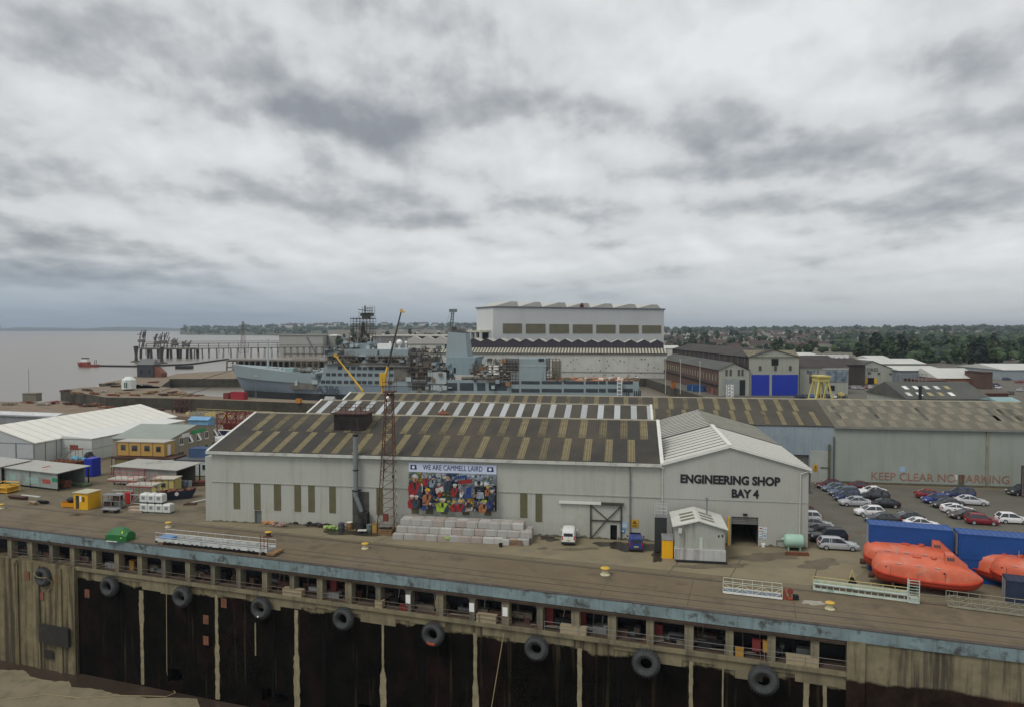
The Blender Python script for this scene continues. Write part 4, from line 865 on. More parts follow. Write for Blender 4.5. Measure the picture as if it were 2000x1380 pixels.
mb.box(xr-.35, xr, HV-.35, HV-.1, 0, 6.8).box(xr+.5, xr+.65, HV-.3, HV-.1, 0, 8.2).box(xr-1.6, xr, HV-.2, HV-.1, 2.6, 2.75); mb.build('drain_pipes', mat('mossy pipe', (.09,.095,.06), .9, .4, 1), S)
warn((SHOP.hit(1588, 905, HV)[0], SHOP.hit(1597, 905, HV)[0], SHOP.hit(1588, 919, HV)[1], SHOP.hit(1588, 906, HV)[1]), 'small yellow warning sign on the pale stained wall behind Bay 4', y=HV-.1)
mb = MB(); holewall(mb, U3, UE, 0, EAVE-.1, HV, [], .5); mb.add([(UE, HV, 0), (UE, 66, 0), (UE, 66, 9.6), (UE, 53, 13.3), (UE, HV, EAVE-.1)], [(0, 1, 2, 3, 4)]); mb.quad((U3, 66, 0), (UE, 66, 0), (UE, 66, 9.5), (U3, 66, 9.5)); mb.build('wall', M['clad3'], NB)
r4 = slope('roof', U3+.02, UE+.3, HV-.3, EAVE-.1, 52.6, 13.45, M['roof4'], par=NB); slope('roof', U3+.02, UE+.3, 66, 9.5, 52.6, 13.45, M['roof4'], par=NB)
m_p1 = mat('pale roof patch', (.185,.165,.12), .9, .2, .8); m_p2 = mat('dark roof patch', (.085,.083,.065), .9, .25, .8)
pr = random.Random(11)
for row in range(4):
    strips(r4, HV-.3, EAVE-.1, 52.6, 13.45, row*.25+.015, row*.25+.235, [U3+1.6+(row % 2)*1.3+2.85*i+pr.uniform(-.15, .15) for i in range(12)], 1.25, m_p1, 'roof_patch')
strips(r4, HV-.3, EAVE-.1, 52.6, 13.45, .3, .72, [U3+pr.uniform(2, 33) for i in range(7)], .7, m_p2, 'dark_patch')
MB().prof([(52.3, 13.52), (52.6, 13.68), (52.9, 13.52)], U3, UE).build('ridge_cap', mat('ridge cap', (.25,.23,.17)), NB)
MB().box(U3, UE, HV-.5, HV-.31, EAVE-.3, EAVE-.02).build('gutter', mat('grey gutter', (.2,.2,.18), .7, .2), NB)
MB().box(U3+.2, UE, HV-.25, HV-.01, 0, .35).build('plinth', mat('mossy plinth', (.10,.09,.065), .9, .4, .8), NB)
redp = mat('faded red paint', (.30,.135,.095), .8, .3, 1.2)
letter_fit(SHOP, 'KEEP CLEAR NO PARKING', 1702, 1971, (926, 938), 15.5*122/F, redp, NB, HV-.01, -.004)
a = SHOP.hit(1876, 940, HV)[0]; MB().box(a-.35, a+.55, HV-.06, HV-.005, .02, 2.1).build('door', mat('brown door', (.09,.085,.06)), NB); MB().box(a-1.1, a-.5, HV-.05, HV-.012, 1.2, 2.0).build('window', M['offwhite'], NB)
a = SHOP.hit(1924, 940, HV)[0]; MB().box(a, a+.25, HV-.25, HV-.01, .3, EAVE-.3).build('downpipe', mat('rusty pipe pale', (.23,.22,.15), .8, .3, .6), NB)
a, z = SHOP.hit(1757, 917, HV); MB().box(a, a+.9, HV-.04, HV-.01, z-.3, z+.6).build('small_notice', lblue, NB)
# ================================================================== VEHICLES
CP = {}
def paint(nm, c, rough=.28):
    if nm not in CP:
        m = mat('car paint '+nm, c, rough, .04, 1.5, spec=.6); CP[nm] = m
    return CP[nm]
paint('base', (.4,.4,.4)); TYRE = mat('car tyre', (.02,.02,.02), .85, .2); RIM = mat('wheel rim', (.30,.30,.31), .4, .1); LAMPR = mat('tail lamp', (.35,.015,.012), .35, .1); LAMPW = mat('head lamp', (.62,.64,.66), .2, .05, spec=.8)
PLATE = mat('number plate', (.55,.55,.45), .6, .05); CG = mat('car glass', (.030,.038,.045), .1, .2, .5, spec=.8)
KINDS = {  # length, belt profile stations (x, z), cabin: rear base, rear roof, front roof, front base, roof z
 'hatch':  (4.0, [(-2.0,.62),(-1.93,.86),(-1.5,.92),(.75,.90),(1.55,.80),(1.9,.66),(2.0,.50)], (-1.88,-1.45,.10,.95), 1.45),
 'saloon': (4.55,[(-2.27,.60),(-2.2,.90),(-1.4,.95),(.8,.91),(1.7,.82),(2.15,.66),(2.27,.50)], (-1.65,-.85,.15,1.05), 1.42),
 'estate': (4.65,[(-2.32,.60),(-2.27,.90),(-1.4,.95),(.8,.92),(1.8,.82),(2.2,.68),(2.32,.50)], (-2.22,-1.85,.20,1.05), 1.48),
 'suv':    (4.5, [(-2.25,.75),(-2.2,1.05),(-1.4,1.10),(.7,1.07),(1.6,1.0),(2.1,.85),(2.25,.62)], (-2.15,-1.8,.15,.95), 1.72),
 'coupe':  (4.4, [(-2.2,.62),(-2.13,.92),(-1.4,.93),(.8,.88),(1.6,.76),(2.05,.62),(2.2,.46)], (-1.9,-.7,.05,1.0), 1.33)}
def make_car(kind, label, name='parked_car', cat='car'):
    Ln, bp, cab, rz_ = KINDS[kind]; t = thing(name, label, cat, (0,0,0)); W = .87
    mb = MB(); rings = []
    xs_ = sorted({b[0] for b in bp} | {-1.6, -1.25, -.9, 1.0, 1.35, 1.7} if Ln > 4.1 else {b[0] for b in bp} | {-1.5, -1.2, -.9, .9, 1.2, 1.5})
    def belt(x):
        for i in range(len(bp)-1):
            if bp[i][0] <= x <= bp[i+1][0]: a, b = bp[i], bp[i+1]; return a[1]+(b[1]-a[1])*(x-a[0])/(b[0]-a[0])
        return bp[-1][1]
    H = Ln/2
    for x in xs_:
        z = belt(x); e = min(1, (H-abs(x))/.35+.80 if H-abs(x) < .07 else 1); e = 1-.16*max(0, (abs(x)-(H-.5))/.5)**2; w = W*e; zb = .22 + .10*max(0, (abs(x)-(H-.3))/.3)
        rings.append([(x,-w*.93,zb),(x,-w,zb+.22),(x,-w*.99,z-.16),(x,-w*.90,z-.01),(x,-w*.5,z+.035),(x,w*.5,z+.035),(x,w*.90,z-.01),(x,w*.99,z-.16),(x,w,zb+.22),(x,w*.93,zb)])
    mb.loft(rings)
    rb, rr_, fr_, fb = cab; zr = rz_
    # roof panel and pillars (painted)
    rw = .60; bw_ = .78
    mb.loft([[(rr_-.06,-rw,zr-.09),(rr_-.06,-rw*.8,zr-.03),(rr_-.06,rw*.8,zr-.03),(rr_-.06,rw,zr-.09)], [(rr_+.25,-rw,zr-.04),(rr_+.25,-rw*.8,zr+.02),(rr_+.25,rw*.8,zr+.02),(rr_+.25,rw,zr-.04)], [(fr_-.3,-rw,zr-.04),(fr_-.3,-rw*.8,zr+.02),(fr_-.3,rw*.8,zr+.02),(fr_-.3,rw,zr-.04)], [(fr_+.06,-rw,zr-.10),(fr_+.06,-rw*.8,zr-.04),(fr_+.06,rw*.8,zr-.04),(fr_+.06,rw,zr-.10)]])
    for s_ in (-1, 1):
        zb_ = belt(fb)-.02
        mb.tube((fb+.02, s_*bw_, zb_), (fr_, s_*(rw+.01), zr-.07), .045, n=5); mb.tube((rb-.02, s_*bw_, belt(max(rb, -H+.05))-.02), (rr_, s_*(rw+.01), zr-.07), .07, n=5)
        xm = (fr_+rr_)/2-.05; mb.tube((xm, s_*(bw_+.015), belt(xm)-.04), (xm+.03, s_*(rw+.02), zr-.07), .045, n=5)
        if kind in ('estate', 'suv'): mb.tube((rr_+.75, s_*(bw_+.01), .92), (rr_+.75, s_*(rw+.02), zr-.07), .05, n=5)
        mb.cbox(fb-.15, s_*.98, 1.0, .14, .2, .13)
    mb.build('body', CP['base'], t, smooth=True)
    z0 = .84 if kind != 'suv' else 1.0
    g = MB(); g.add([(rb,-bw_,z0+.04),(fb,-bw_,z0),(fb,bw_,z0),(rb,bw_,z0+.04),(rr_,-rw,zr-.07),(fr_,-rw,zr-.07),(fr_,rw,zr-.07),(rr_,rw,zr-.07)], [(0,1,5,4),(1,2,6,5),(2,3,7,6),(3,0,4,7),(4,5,6,7)]); g.build('windows', CG, t)
    wx = H-.82
    wm1 = MB().lathe([(.18,-.10),(.30,-.10),(.315,-.06),(.315,.06),(.30,.10),(.18,.10)], n=16, ax='y').mesh('wheel', TYRE); rm = MB().lathe([(.20,-.105),(.19,-.112),(.07,-.09),(.02,-.115)], n=12, ax='y').lathe([(.20,.105),(.19,.112),(.07,.09),(.02,.115)], n=12, ax='y').mesh('rim', RIM)
    for x in (-wx, wx):
        for s_ in (-1, 1): w_ = link('wheel', wm1, t, (x, s_*.79, .315)); link('rim', rm, w_)
    for s_ in (-1, 1):
        MB().cbox(H-.12, s_*.60, .62 if kind != 'suv' else .8, .16, .34, .15).build('headlight', LAMPW, t); MB().cbox(-H+.05, s_*.68, .78 if kind != 'suv' else .95, .14, .26, .2).build('tail_light', LAMPR, t)
    MB().box(H-.02, H+.01, -.26, .26, .38, .5).build('number_plate', PLATE, t); MB().box(-H-.012, -H+.02, -.26, .26, .5, .62).build('number_plate', PLATE, t)
    return t
CARP = {k: None for k in KINDS}
COLS = {'silver': (.40,.41,.42), 'white': (.72,.72,.72), 'black': (.012,.013,.016), 'navy': (.02,.03,.09), 'blue': (.025,.04,.20), 'red': (.20,.015,.025), 'maroon': (.09,.012,.018), 'greyblue': (.12,.15,.20), 'darkgrey': (.04,.042,.045), 'brown': (.05,.035,.03), 'lightgrey': (.50,.51,.52), 'brightblue': (.02,.17,.50), 'yellow': (.6,.45,.05)}
first_used = set()
def put_car(kind, colr, p, ang, label, group='cars parked in the yard', s=1.0):
    m = paint(colr, COLS[colr])
    if CARP[kind] is None: CARP[kind] = make_car(kind, label)
    o = CARP[kind]
    if kind in first_used: o = dup(o, p, ang, label, group, mats={CP['base']: m})
    else:
        first_used.add(kind); kids_ = kids(o); TREE[o] = [(c, kids(c)) for c in kids_]
        # the first of a kind is itself placed; copies remap from the base paint
        o.location = p; o.rotation_euler = (0,0,ang); o['group'] = group; PEND.append((o, m))
    if s != 1.0: o.scale = (s,)*3
    return o
PEND = []
a0 = SHOP.a; RT, LT = 0.0, math.pi
CARS = [ # kind, colour, px, py, heading, label
 ('estate','silver',1636,1071,RT-.03,'silver estate car nearest the orange lifeboats at the corner of Bay 4'),
 ('suv','black',1617,1056,LT+.05,'tall black car second from the corner of Bay 4, behind the silver estate'),
 ('hatch','darkgrey',1600,1045,LT+.05,'dark hatchback third from the corner of Bay 4'),
 ('saloon','silver',1592,1030,RT,'silver saloon half hidden by the Bay 4 wall'),
 ('hatch','white',1574,1016,LT,'white car with red tail lamps mostly hidden by the Bay 4 wall'),
 ('hatch','red',1562,1003,LT,'red car almost wholly hidden behind the Bay 4 corner'),
 ('saloon','silver',1669,986,LT+.05,'silver saloon at the near end of the left hand row of the car park'),
 ('hatch','navy',1654,976,LT+.2,'navy hatchback next behind the silver saloon'),
 ('estate','greyblue',1647,966,LT+.1,'dark grey blue estate third in the left hand row'),
 ('saloon','greyblue',1632,958,LT+.1,'blue grey saloon fourth in the left hand row'),
 ('hatch','maroon',1618,952,LT+.1,'dark maroon hatchback at the far end of the left hand row'),
 ('saloon','maroon',1685,955,RT-.1,'dark maroon saloon at the far end of the second row'),
 ('saloon','white',1702,965,LT+.1,'white saloon between dark cars in the second row'),
 ('suv','black',1706,977,LT+.1,'black car with high roof in the second row'),
 ('coupe','black',1726,989,LT-.03,'low black car at the near end of the second row'),
 ('hatch','white',1697,1005,LT+.03,'white hatchback standing alone in front of the blue containers'),
 ('saloon','darkgrey',1722,1019,LT,'dark car hidden up to its roof by the blue container, left one'),
 ('coupe','darkgrey',1770,1016,LT,'dark grey car with rounded roof behind the blue container'),
 ('saloon','white',1800,1030,RT,'white car of which only the roof shows above the blue container'),
 ('saloon','red',1818,972,RT-.08,'red saloon at the far end of the third row'),
 ('hatch','blue',1828,981,LT+.1,'bright blue hatchback in front of the red saloon'),
 ('saloon','darkgrey',1850,990,LT+.1,'dark car between the blue hatchback and the white coupe'),
 ('coupe','white',1870,1000,RT-.12,'white coupe in the third row of the car park'),
 ('suv','navy',1873,972,LT+.1,'dark blue car behind the silver saloon on the right'),
 ('saloon','lightgrey',1896,984,RT-.08,'light silver saloon facing right in front of the dark blue car'),
 ('coupe','brown',1885,1011,LT+.1,'dark brown car just behind the red hatchback'),
 ('hatch','red',1917,1022,RT-.1,'crimson hatchback behind the right hand container'),
 ('hatch','white',1977,1020,RT-.05,'white hatchback behind the right hand container, far right'),
 ('suv','darkgrey',1994,965,LT+.3,'dark car beside the brown container at the right edge')]
for k_, c_, px, py, h_, lb in CARS: put_car(k_, c_, G(px, py, .01), a0+h_, lb)

# small van and blue car in front of the shop
def make_van(label, m, L_=4.2, W_=.86, H_=1.82, name='delivery_van', cat='van'):
    t = thing(name, label, cat, (0,0,0)); mb = MB(); H = L_/2
    st = [(-H,.35,1.62,.80),(-H+.06,.28,H_-.05,.84),(-H+.5,.25,H_,.86),(.2,.25,H_,.86),(.75,.25,H_-.1,.84),(1.15,.25,1.12,.84),(1.7,.28,.98,.83),(H-.05,.33,.80,.78),(H,.36,.62,.74)]
    rings = []
    for x, zb, zt, w in st: rings.append([(x,-w*.95,zb),(x,-w,zb+.25),(x,-w,zb+(zt-zb)*.45),(x,-w*(.86 if zt > 1.4 else .97),zt-.10),(x,-w*.6,zt),(x,w*.6,zt),(x,w*(.86 if zt > 1.4 else .97),zt-.10),(x,w,zb+(zt-zb)*.45),(x,w,zb+.25),(x,w*.95,zb)])
    mb.loft(rings)
    for s_ in (-1, 1): mb.cbox(.95, s_*.99, 1.12, .12, .2, .18)
    mb.build('body', m, t, smooth=True)
    g = MB(); g.box(-H-.012, -H+.1, -.56, .56, 1.12, 1.50)
    for s_ in (-1, 1): g.add([(.25, s_*.835, 1.08), (1.0, s_*.845, 1.08), (.72, s_*.775, 1.55), (.25, s_*.775, 1.6)], [(0,1,2,3)])
    g.add([(1.17,-.72,1.15),(1.17,.72,1.15),(.80,.6,1.64),(.80,-.6,1.64)], [(0,1,2,3)]); g.build('windows', CG, t, recalc=False)
    wm1 = MB().lathe([(.18,-.10),(.30,-.10),(.315,-.06),(.315,.06),(.30,.10),(.18,.10)], n=16, ax='y').mesh('wheel', TYRE); rm = MB().lathe([(.20,-.105),(.19,-.112),(.05,-.1)], n=12, ax='y').lathe([(.20,.105),(.19,.112),(.05,.1)], n=12, ax='y').mesh('rim', RIM)
    for x in (-H+.75, H-.8):
        for s_ in (-1, 1): w_ = link('wheel', wm1, t, (x, s_*.77, .315)); link('rim', rm, w_)
    for s_ in (-1, 1): MB().cbox(-H+.02, s_*.74, .95, .1, .13, .5).build('tail_light', LAMPR, t); MB().cbox(H-.1, s_*.6, .75, .15, .3, .18).build('headlight', LAMPW, t)
    MB().box(-H-.03, -H, -.26, .26, .62, .74).build('number_plate', mat('yellow plate', (.6,.5,.1)), t); MB().box(-H-.09, -H+.04, -.8, .8, .30, .48).build('bumper', mat('bumper', (.03,.03,.03), .7), t)
    if m.name.endswith('vanwhite'): MB().box(-H-.015, -H, -.012, .012, .5, 1.6).build('door_gap', M['black'], t)
    return t
v = make_van('small white van parked nose to the shop wall left of the sliding door', paint('vanwhite', (.74,.74,.72)), 4.3); p = G(1112, 1064); v.location = p + Vector((.1, 1.9, 0)); v.rotation_euler = (0,0,a0+R(92)); v.scale = (1.0, 1.0, 1.05)
v = make_van('rounded blue car parked in front of the shop below the yellow sign', paint('deepblue', (.02,.045,.22)), 3.9, H_=1.60, name='parked_car', cat='car'); p = G(1245, 1077); v.location = p + Vector((.1, 1.8, 0)); v.rotation_euler = (0,0,a0+R(91))

# ================================================================== CONTAINERS, LIFEBOATS, GANGWAYS
def make_container(label, fr_, x, y, z, L_, W_, H_, m, name='shipping_container', group=None):
    t = thing(name, label, 'container', fr_.w(x, y, z), fr_.a, group); mb = MB().box(.05, L_-.05, .05, W_-.05, .08, H_-.03); n = int(L_/.45)
    for i in range(n):
        x_ = .18+i*(L_-.36)/n
        mb.box(x_, x_+.2, .035, .05, .15, H_-.15); mb.box(x_, x_+.2, W_-.05, W_-.035, .15, H_-.15)
    for i in range(int(L_/.6)): x_ = .2+i*.6; mb.box(x_, x_+.3, .1, W_-.1, H_-.03, H_)
    mb.build('body', m, t); mb = MB()
    for x_ in (0, L_-.14):
        for y_ in (0, W_-.14): mb.box(x_, x_+.14, y_, y_+.14, 0, H_+.01)
    mb.box(.14, L_-.14, 0, .1, H_-.12, H_+.005).box(.14, L_-.14, 0, .1, 0, .14).box(.14, L_-.14, W_-.1, W_, H_-.12, H_+.005); mb.box(0, .1, .14, W_-.14, H_-.12, H_).box(L_-.1, L_, .14, W_-.14, H_-.12, H_)
    mb.build('frame', m, t); mb = MB()
    for y_ in (.6, 1.0, 1.45, 1.85): mb.tube((-.04, y_, .15), (-.04, y_, H_-.15), .025, n=6)
    mb.build('lock_rods', M['galv'], t); return t
cblue = mat('container blue', (.009,.065,.25), .5, .12, .6, blotch=((.02,.04,.12), .5, 1.2)); cnavy = mat('container navy', (.02,.03,.06), .6, .2, .8)
CF = Frame(G(1697, 1113), QUAY.a)
xL = CF.hit(1866, 1040)[0]; xR = CF.hit(2015, 1040)[0]
make_container('lower blue container at the left, hidden behind the orange lifeboats', CF, 0, 0, 0, xL-.15, 2.44, 2.6, cblue, group='blue containers behind the lifeboats')
make_container('upper blue container at the left, above the long orange lifeboats', CF, 0, 0, 2.6, xL-.15, 2.44, 2.6, cblue, group='blue containers behind the lifeboats')
make_container('lower blue container on the right, with a pale scratch near its top', CF, xL+.15, -.9, 0, 12.19, 2.44, 2.6, cblue, group='blue containers behind the lifeboats')
make_container('upper blue container on the right, reaching out of the picture', CF, xL+.15, -.9, 2.6, 12.19, 2.44, 2.6, cblue, group='blue containers behind the lifeboats')
LBX = mat('lifeboat top lit orange', (.56,.118,.055), .5, .10, 1.0, blotch=((.52,.23,.15), .7, .8), spec=.5); LBH = mat('lifeboat hull shaded red orange', (.42,.042,.02), .4, .1, 1.0, spec=.5)  # pale canopy over darker hull: overcast top light put into the two oranges
def make_lifeboat(label):
    t = thing('lifeboat', label, 'lifeboat', (0,0,0), 0, 'enclosed orange lifeboats on the quay'); 
    #      x,  keel, gun, wg, top, wc
    st = [(-6.0,1.75,2.05,.35,2.15,.2),(-5.85,1.10,2.0,1.25,2.75,1.05),(-5.4,.62,1.88,1.65,3.25,1.45),(-4.5,.42,1.72,1.85,3.50,1.65),(-2.5,.35,1.55,1.85,3.5,1.65),(0,.32,1.45,1.9,3.52,1.68),(2.2,.34,1.45,1.85,3.45,1.62),(3.6,.40,1.5,1.75,3.25,1.5),(4.7,.55,1.6,1.5,2.8,1.2),(5.55,.85,1.72,1.05,2.35,.8),(6.1,1.35,1.85,.35,1.98,.2)]
    hr, cr_, fl = [], [], []
    for x, k, g, wg, tp, wc in st:
        hr.append([(x,-wg,g),(x,-wg*.97,g-.35*(g-k)),(x,-wg*.72,k+.28*(g-k)),(x,-wg*.25,k+.04),(x,0,k),(x,wg*.25,k+.04),(x,wg*.72,k+.28*(g-k)),(x,wg*.97,g-.35*(g-k)),(x,wg,g)])
        cr_.append([(x,-wc,g-.02),(x,-wc*.98,g+.45*(tp-g)),(x,-wc*.86,g+.74*(tp-g)),(x,-wc*.58,g+.93*(tp-g)),(x,0,tp),(x,wc*.58,g+.93*(tp-g)),(x,wc*.86,g+.74*(tp-g)),(x,wc*.98,g+.45*(tp-g)),(x,wc,g-.02)])
        fl.append([(x,-wg-.10,g-.04),(x,-wg-.10,g+.05),(x,wg+.10,g+.05),(x,wg+.10,g-.04)])
    MB().loft(hr, closed=True).build('hull', LBH, t, smooth=True); MB().loft(fl).build('rubbing_strake', LBH, t)
    MB().loft(cr_).build('canopy', LBX, t, smooth=True)
    tw = MB().loft([[(2.0,-.85,3.2),(2.1,-.70,4.22),(2.1,.70,4.22),(2.0,.85,3.2)], [(3.1,-.85,3.0),(3.0,-.70,4.18),(3.0,.70,4.18),(3.1,.85,3.0)], [(4.6,-.6,2.4),(4.6,-.5,2.95),(4.6,.5,2.95),(4.6,.6,2.4)]]).build('conning_tower', LBX, t, smooth=False)
    g = MB()
    for x_ in (2.35, 2.62, 2.89): g.add([(x_-.09,-.83,3.7),(x_+.11,-.83,3.7),(x_+.11,-.76,4.0),(x_-.11,-.76,4.0)], [(0,1,2,3)])
    for y_ in (-.36, -.0, .36): g.add([(2.03,y_-.12,3.5),(2.03,y_+.12,3.5),(2.085,y_+.12,3.78),(2.085,y_-.12,3.78)], [(0,1,2,3)])
    g.build('tower_windows', M['glass'], t, recalc=False); mb = MB()
    for x_ in (-4.4, 1.9): mb.lathe([(.09,-.04),(.09,.04)], c=(x_,-1.6,2.5), n=10, ax='y')
    mb.build('portholes', M['glass'], t); mb = MB()
    mb.box(-1.4, -.5, -.45, .45, 3.48, 3.60).lathe([(.35,3.5),(.33,3.66)], c=(.9,0,0), n=12).build('hatch', mat('hatch orange', (.50,.09,.035), .5), t)
    mb = MB(); [mb.tube((x_, -1.50, 2.95), (x_+.6, -1.53, 2.93), .03, n=5) for x_ in (-3.4, -1.2, .9)]; mb.tube((-3.2, 0, 3.45), (-3.2, 0, 4.3), .03, n=5); mb.build('grab_rails', M['galv'], t)
    mb = MB(); 
    for x_ in (-3.9, 2.0): mb.box(x_, x_+.035, -1.66, -1.60, 1.7, 2.6)
    mb.build('panel_seam', mat('seam', (.25,.04,.02), .7), t)
    mb = MB()
    for x_ in (-3.6, 3.0): mb.box(x_-.15, x_+.15, -1.4, 1.4, 0, .35).box(x_-.15, x_+.15, -1.5, -1.2, .3, .8).box(x_-.15, x_+.15, 1.2, 1.5, .3, .8)
    mb.build('cradle', M['darkrust'], t)
    MB().lathe([(.32,-6.35),(.36,-6.1),(.30,-5.6)], c=(0,0,.85), n=12, ax='x').build('propeller_guard', M['darkrust'], t); return t
lb = make_lifeboat('long orange enclosed lifeboat in front, nearest the quay edge'); Ba, Bb = G(1700, 1140, .0), G(1912, 1163, .0)
def place_boat(o, p, ang, s=1.0): o.location = p; o.rotation_euler = (0,0,ang); o.scale = (s*.89, s*1.08, s*1.03)
bang = R(-26)
c1 = G(1806, 1150, 0); place_boat(lb, c1, bang, .93)
dup(lb, G(1783, 1122, 0), bang, 'long orange lifeboat behind the front one, touching the blue containers', scale=(.83, 1.0, .96))
lb3 = dup(lb, G(1928, 1124, 0)+Vector((.4,-3.2,0)), R(-52), 'orange lifeboat with rounded bow pointing left by the right hand container', scale=(.83, 1.0, .96))
lb4 = dup(lb, G(1985, 1142, 0)+Vector((.9,-3.4,0)), R(-52), 'orange lifeboat at the right edge, cut off by the picture', scale=(.83, 1.0, .96))
# navy open container at right edge
make_container('dark navy container with white top edge at the right picture edge', Frame(G(1966, 1178), R(-24)), 0, 0, 0, 3.2, 2.2, 2.35, cnavy)
# red mesh panel behind beam
o = thing('mesh_barrier', 'tall grey mesh barrier leaning in front of the orange lifeboat', 'barrier', G(1791, 1158), QUAY.a); w_ = 2.9
MB().path([(0,0,0),(w_,0,0),(w_,0,2.0),(0,0,2.0),(0,0,0)], .04, n=5).build('frame', M['steelgrey'], o); mb = MB()
for i in range(1, 15): mb.bar((w_*i/15,0,0), (w_*i/15,0,2.0), .012)
for i in range(1, 10): mb.bar((0,0,.2*i), (w_,0,.2*i), .012)
mb.build('mesh', M['darkrust'], o)
def gangway(label, pa, pb, w, h, frame_m, rail_m, deck_m, n=10, diag=True, name='gangway', z=.12, deep=.35):
    d = (pb-pa); L_ = d.length; ang = math.atan2(d.y, d.x); t = thing(name, label, 'gangway', pa, ang)
    MB().box(0, L_, .06, w-.06, z+.03, z+.09).build('deck', deck_m, t)
    mb = MB()
    for y_ in (0, w): mb.box(0, L_, y_-.05, y_+.05, z-.05, z+deep*.35)
    for i in range(n+1): mb.box(L_*i/n-.04, L_*i/n+.04, .05, w-.05, z-.05, z+.02)
    mb.build('side_beam', frame_m, t); mb = MB()
    for y_ in (0, w):
        for i in range(n+1): mb.bar((L_*i/n, y_, z), (L_*i/n, y_, z+h), .035)
        for k in (.5, 1.0): mb.bar((0, y_, z+h*k), (L_, y_, z+h*k), .035)
        if diag:
            for i in range(n): mb.bar((L_*i/n, y_, z+(0 if i % 2 else h*.5)), (L_*(i+1)/n, y_, z+(h*.5 if i % 2 else 0)), .03)
    mb.build('handrail', rail_m, t); mb = MB()
    for f in (.06, .94): mb.box(L_*f-.12, L_*f+.12, -.1, w+.1, -z*0, z-.051)
    mb.build('bearer', M['wood'], t); return t
ylw = mat('pale yellow rail', (.48,.40,.15), .6, .15, 2); grn = mat('white green steel', (.48,.53,.46), .6, .15, .8, blotch=((.08,.25,.17), .7, .9))
gangway('short white lattice gangway with yellow rails on the quay, right of centre', G(1412, 1158), G(1528, 1171), 1.2, 1.15, M['white'], mat('cream rail', (.52,.50,.38), .6, .1, 2), mat('blue grey deck', (.14,.18,.22), .8), 6)
o = gangway('long olive grey lattice gangway on the quay at the far right', G(1852, 1185), G(2060, 1212), 1.3, 1.1, mat('olive frame', (.26,.25,.18), .7, .2, 1), mat('olive frame', (.26,.25,.18)), mat('brown deck', (.13,.11,.08), .9, .2), 9)
g3 = gangway('long white and green steel beam walkway lying on the quay with ladder end', G(1588, 1150), G(1775, 1174), 1.3, .85, grn, ylw, mat('green deck', (.035,.13,.09), .7, .2), 8, diag=False, deep=1.6)
L_ = (G(1775, 1174)-G(1588, 1150)).length
mb = MB().box(0, L_, -.2, -.06, .05, .75).box(0, L_, -.32, -.06, .68, .76).box(0, L_, -.3, -.06, .04, .10); mb.build('main_girder', grn, g3)
mb = MB().box(L_-.1, L_+.9, -.5, 1.3, .06, .2)
for y_ in (-.35, .35): mb.box(L_-.1+.0, L_, y_-.05, y_+.05, .1, 2.2)
for x_ in (L_-.2, L_+.8): mb.box(x_, x_+.09, -.45, -.36, .1, 2.35)
for i in range(8): mb.box(L_-.2, L_+.85, -.44, -.38, .3+i*.28, .36+i*.28)
mb.build('end_ladder', grn, g3)
mb = MB()
for i in range(15): mb.box(L_*i/15+.2, L_*i/15+.7, -.215, -.2, .30, .55)
mb.build('girder_slots', mat('brown slots', (.10,.07,.045), .9), g3)
# mossy boxes behind the beam
t = thing('winch', 'small yellow and dark winch frame behind the white green walkway', 'winch', G(1664, 1146), QUAY.a); MB().box(-.7, .7, -.5, .5, 0, .18).tube((-.5, 0, .1), (0, 0, 1.8), .05).tube((.5, 0, .1), (0, 0, 1.8), .05).build('frame', ylw, t); MB().lathe([(.4,-.3),(.25,-.25),(.25,.25),(.4,.3)], c=(0,0,.6), ax='y').build('drum', M['dark'], t)
# left gangway along the quay
gl = gangway('long pale gangway lying along the quay edge behind the green cover', G(304, 1062), G(522, 1085), 1.7, 1.05, mat('dirty white steel', (.48,.50,.48), .7, .2, 1, blotch=((.15,.13,.10), .8, 1.2)), M['galv'], mat('gangway deck', (.17,.17,.16), .9, .25, 2), 13, diag=False, z=.45, deep=1.0)
L_ = (G(522, 1085)-G(304, 1062)).length; mb = MB()
for i in range(24):
    if i % 3 != 1: mb.box(L_*i/24, L_*i/24+.35, -.07, -.051, .25, .5)
mb.build('side_gaps', M['black'], gl); MB().box(.3, 2.2, .2, 1.2, .55, .95).build('blue_sheet', mat('blue sheet', (.10,.22,.42), .6), gl); MB().box(L_-.1, L_+1.0, -.1, 1.9, .15, .42).build('rusty_end', M['wood'], gl)
t = thing('steel_rack', 'rusty upright rack of thin posts standing on the end of the pale gangway', 'rack', G(509, 1074, .6), QUAY.a); mb = MB()
for x_ in (0, .5, 1.0): mb.bar((x_, 0, 0), (x_, 0, 1.9), .05)
for z_ in (.6, 1.6): mb.bar((0, 0, z_), (1.0, 0, z_), .04)
mb.build('post_frame', M['rust'], t)
t = thing('traffic_cone', 'rusty red cone shaped float on the quay beside the white gangway', 'marker', G(1531, 1168)); MB().lathe([(.35, 0), (.32, .12), (.1, .95), (.03, 1.1)], n=10).build('cone', mat('dull red', (.22,.05,.03), .8, .2), t)
t = thing('valve', 'red valve stand on the quay right of the red cone', 'valve', G(1543, 1170)); MB().lathe([(.3,0),(.3,.2),(.12,.3),(.12,.8)], n=10).lathe([(.32,-.05),(.32,.05)], c=(0,0,.85), ax='y').build('body', mat('dull red', (.22,.05,.03)), t); MB().box(.35, .8, -.2, .2, 0, .5).build('dark_block', M['dark'], t)

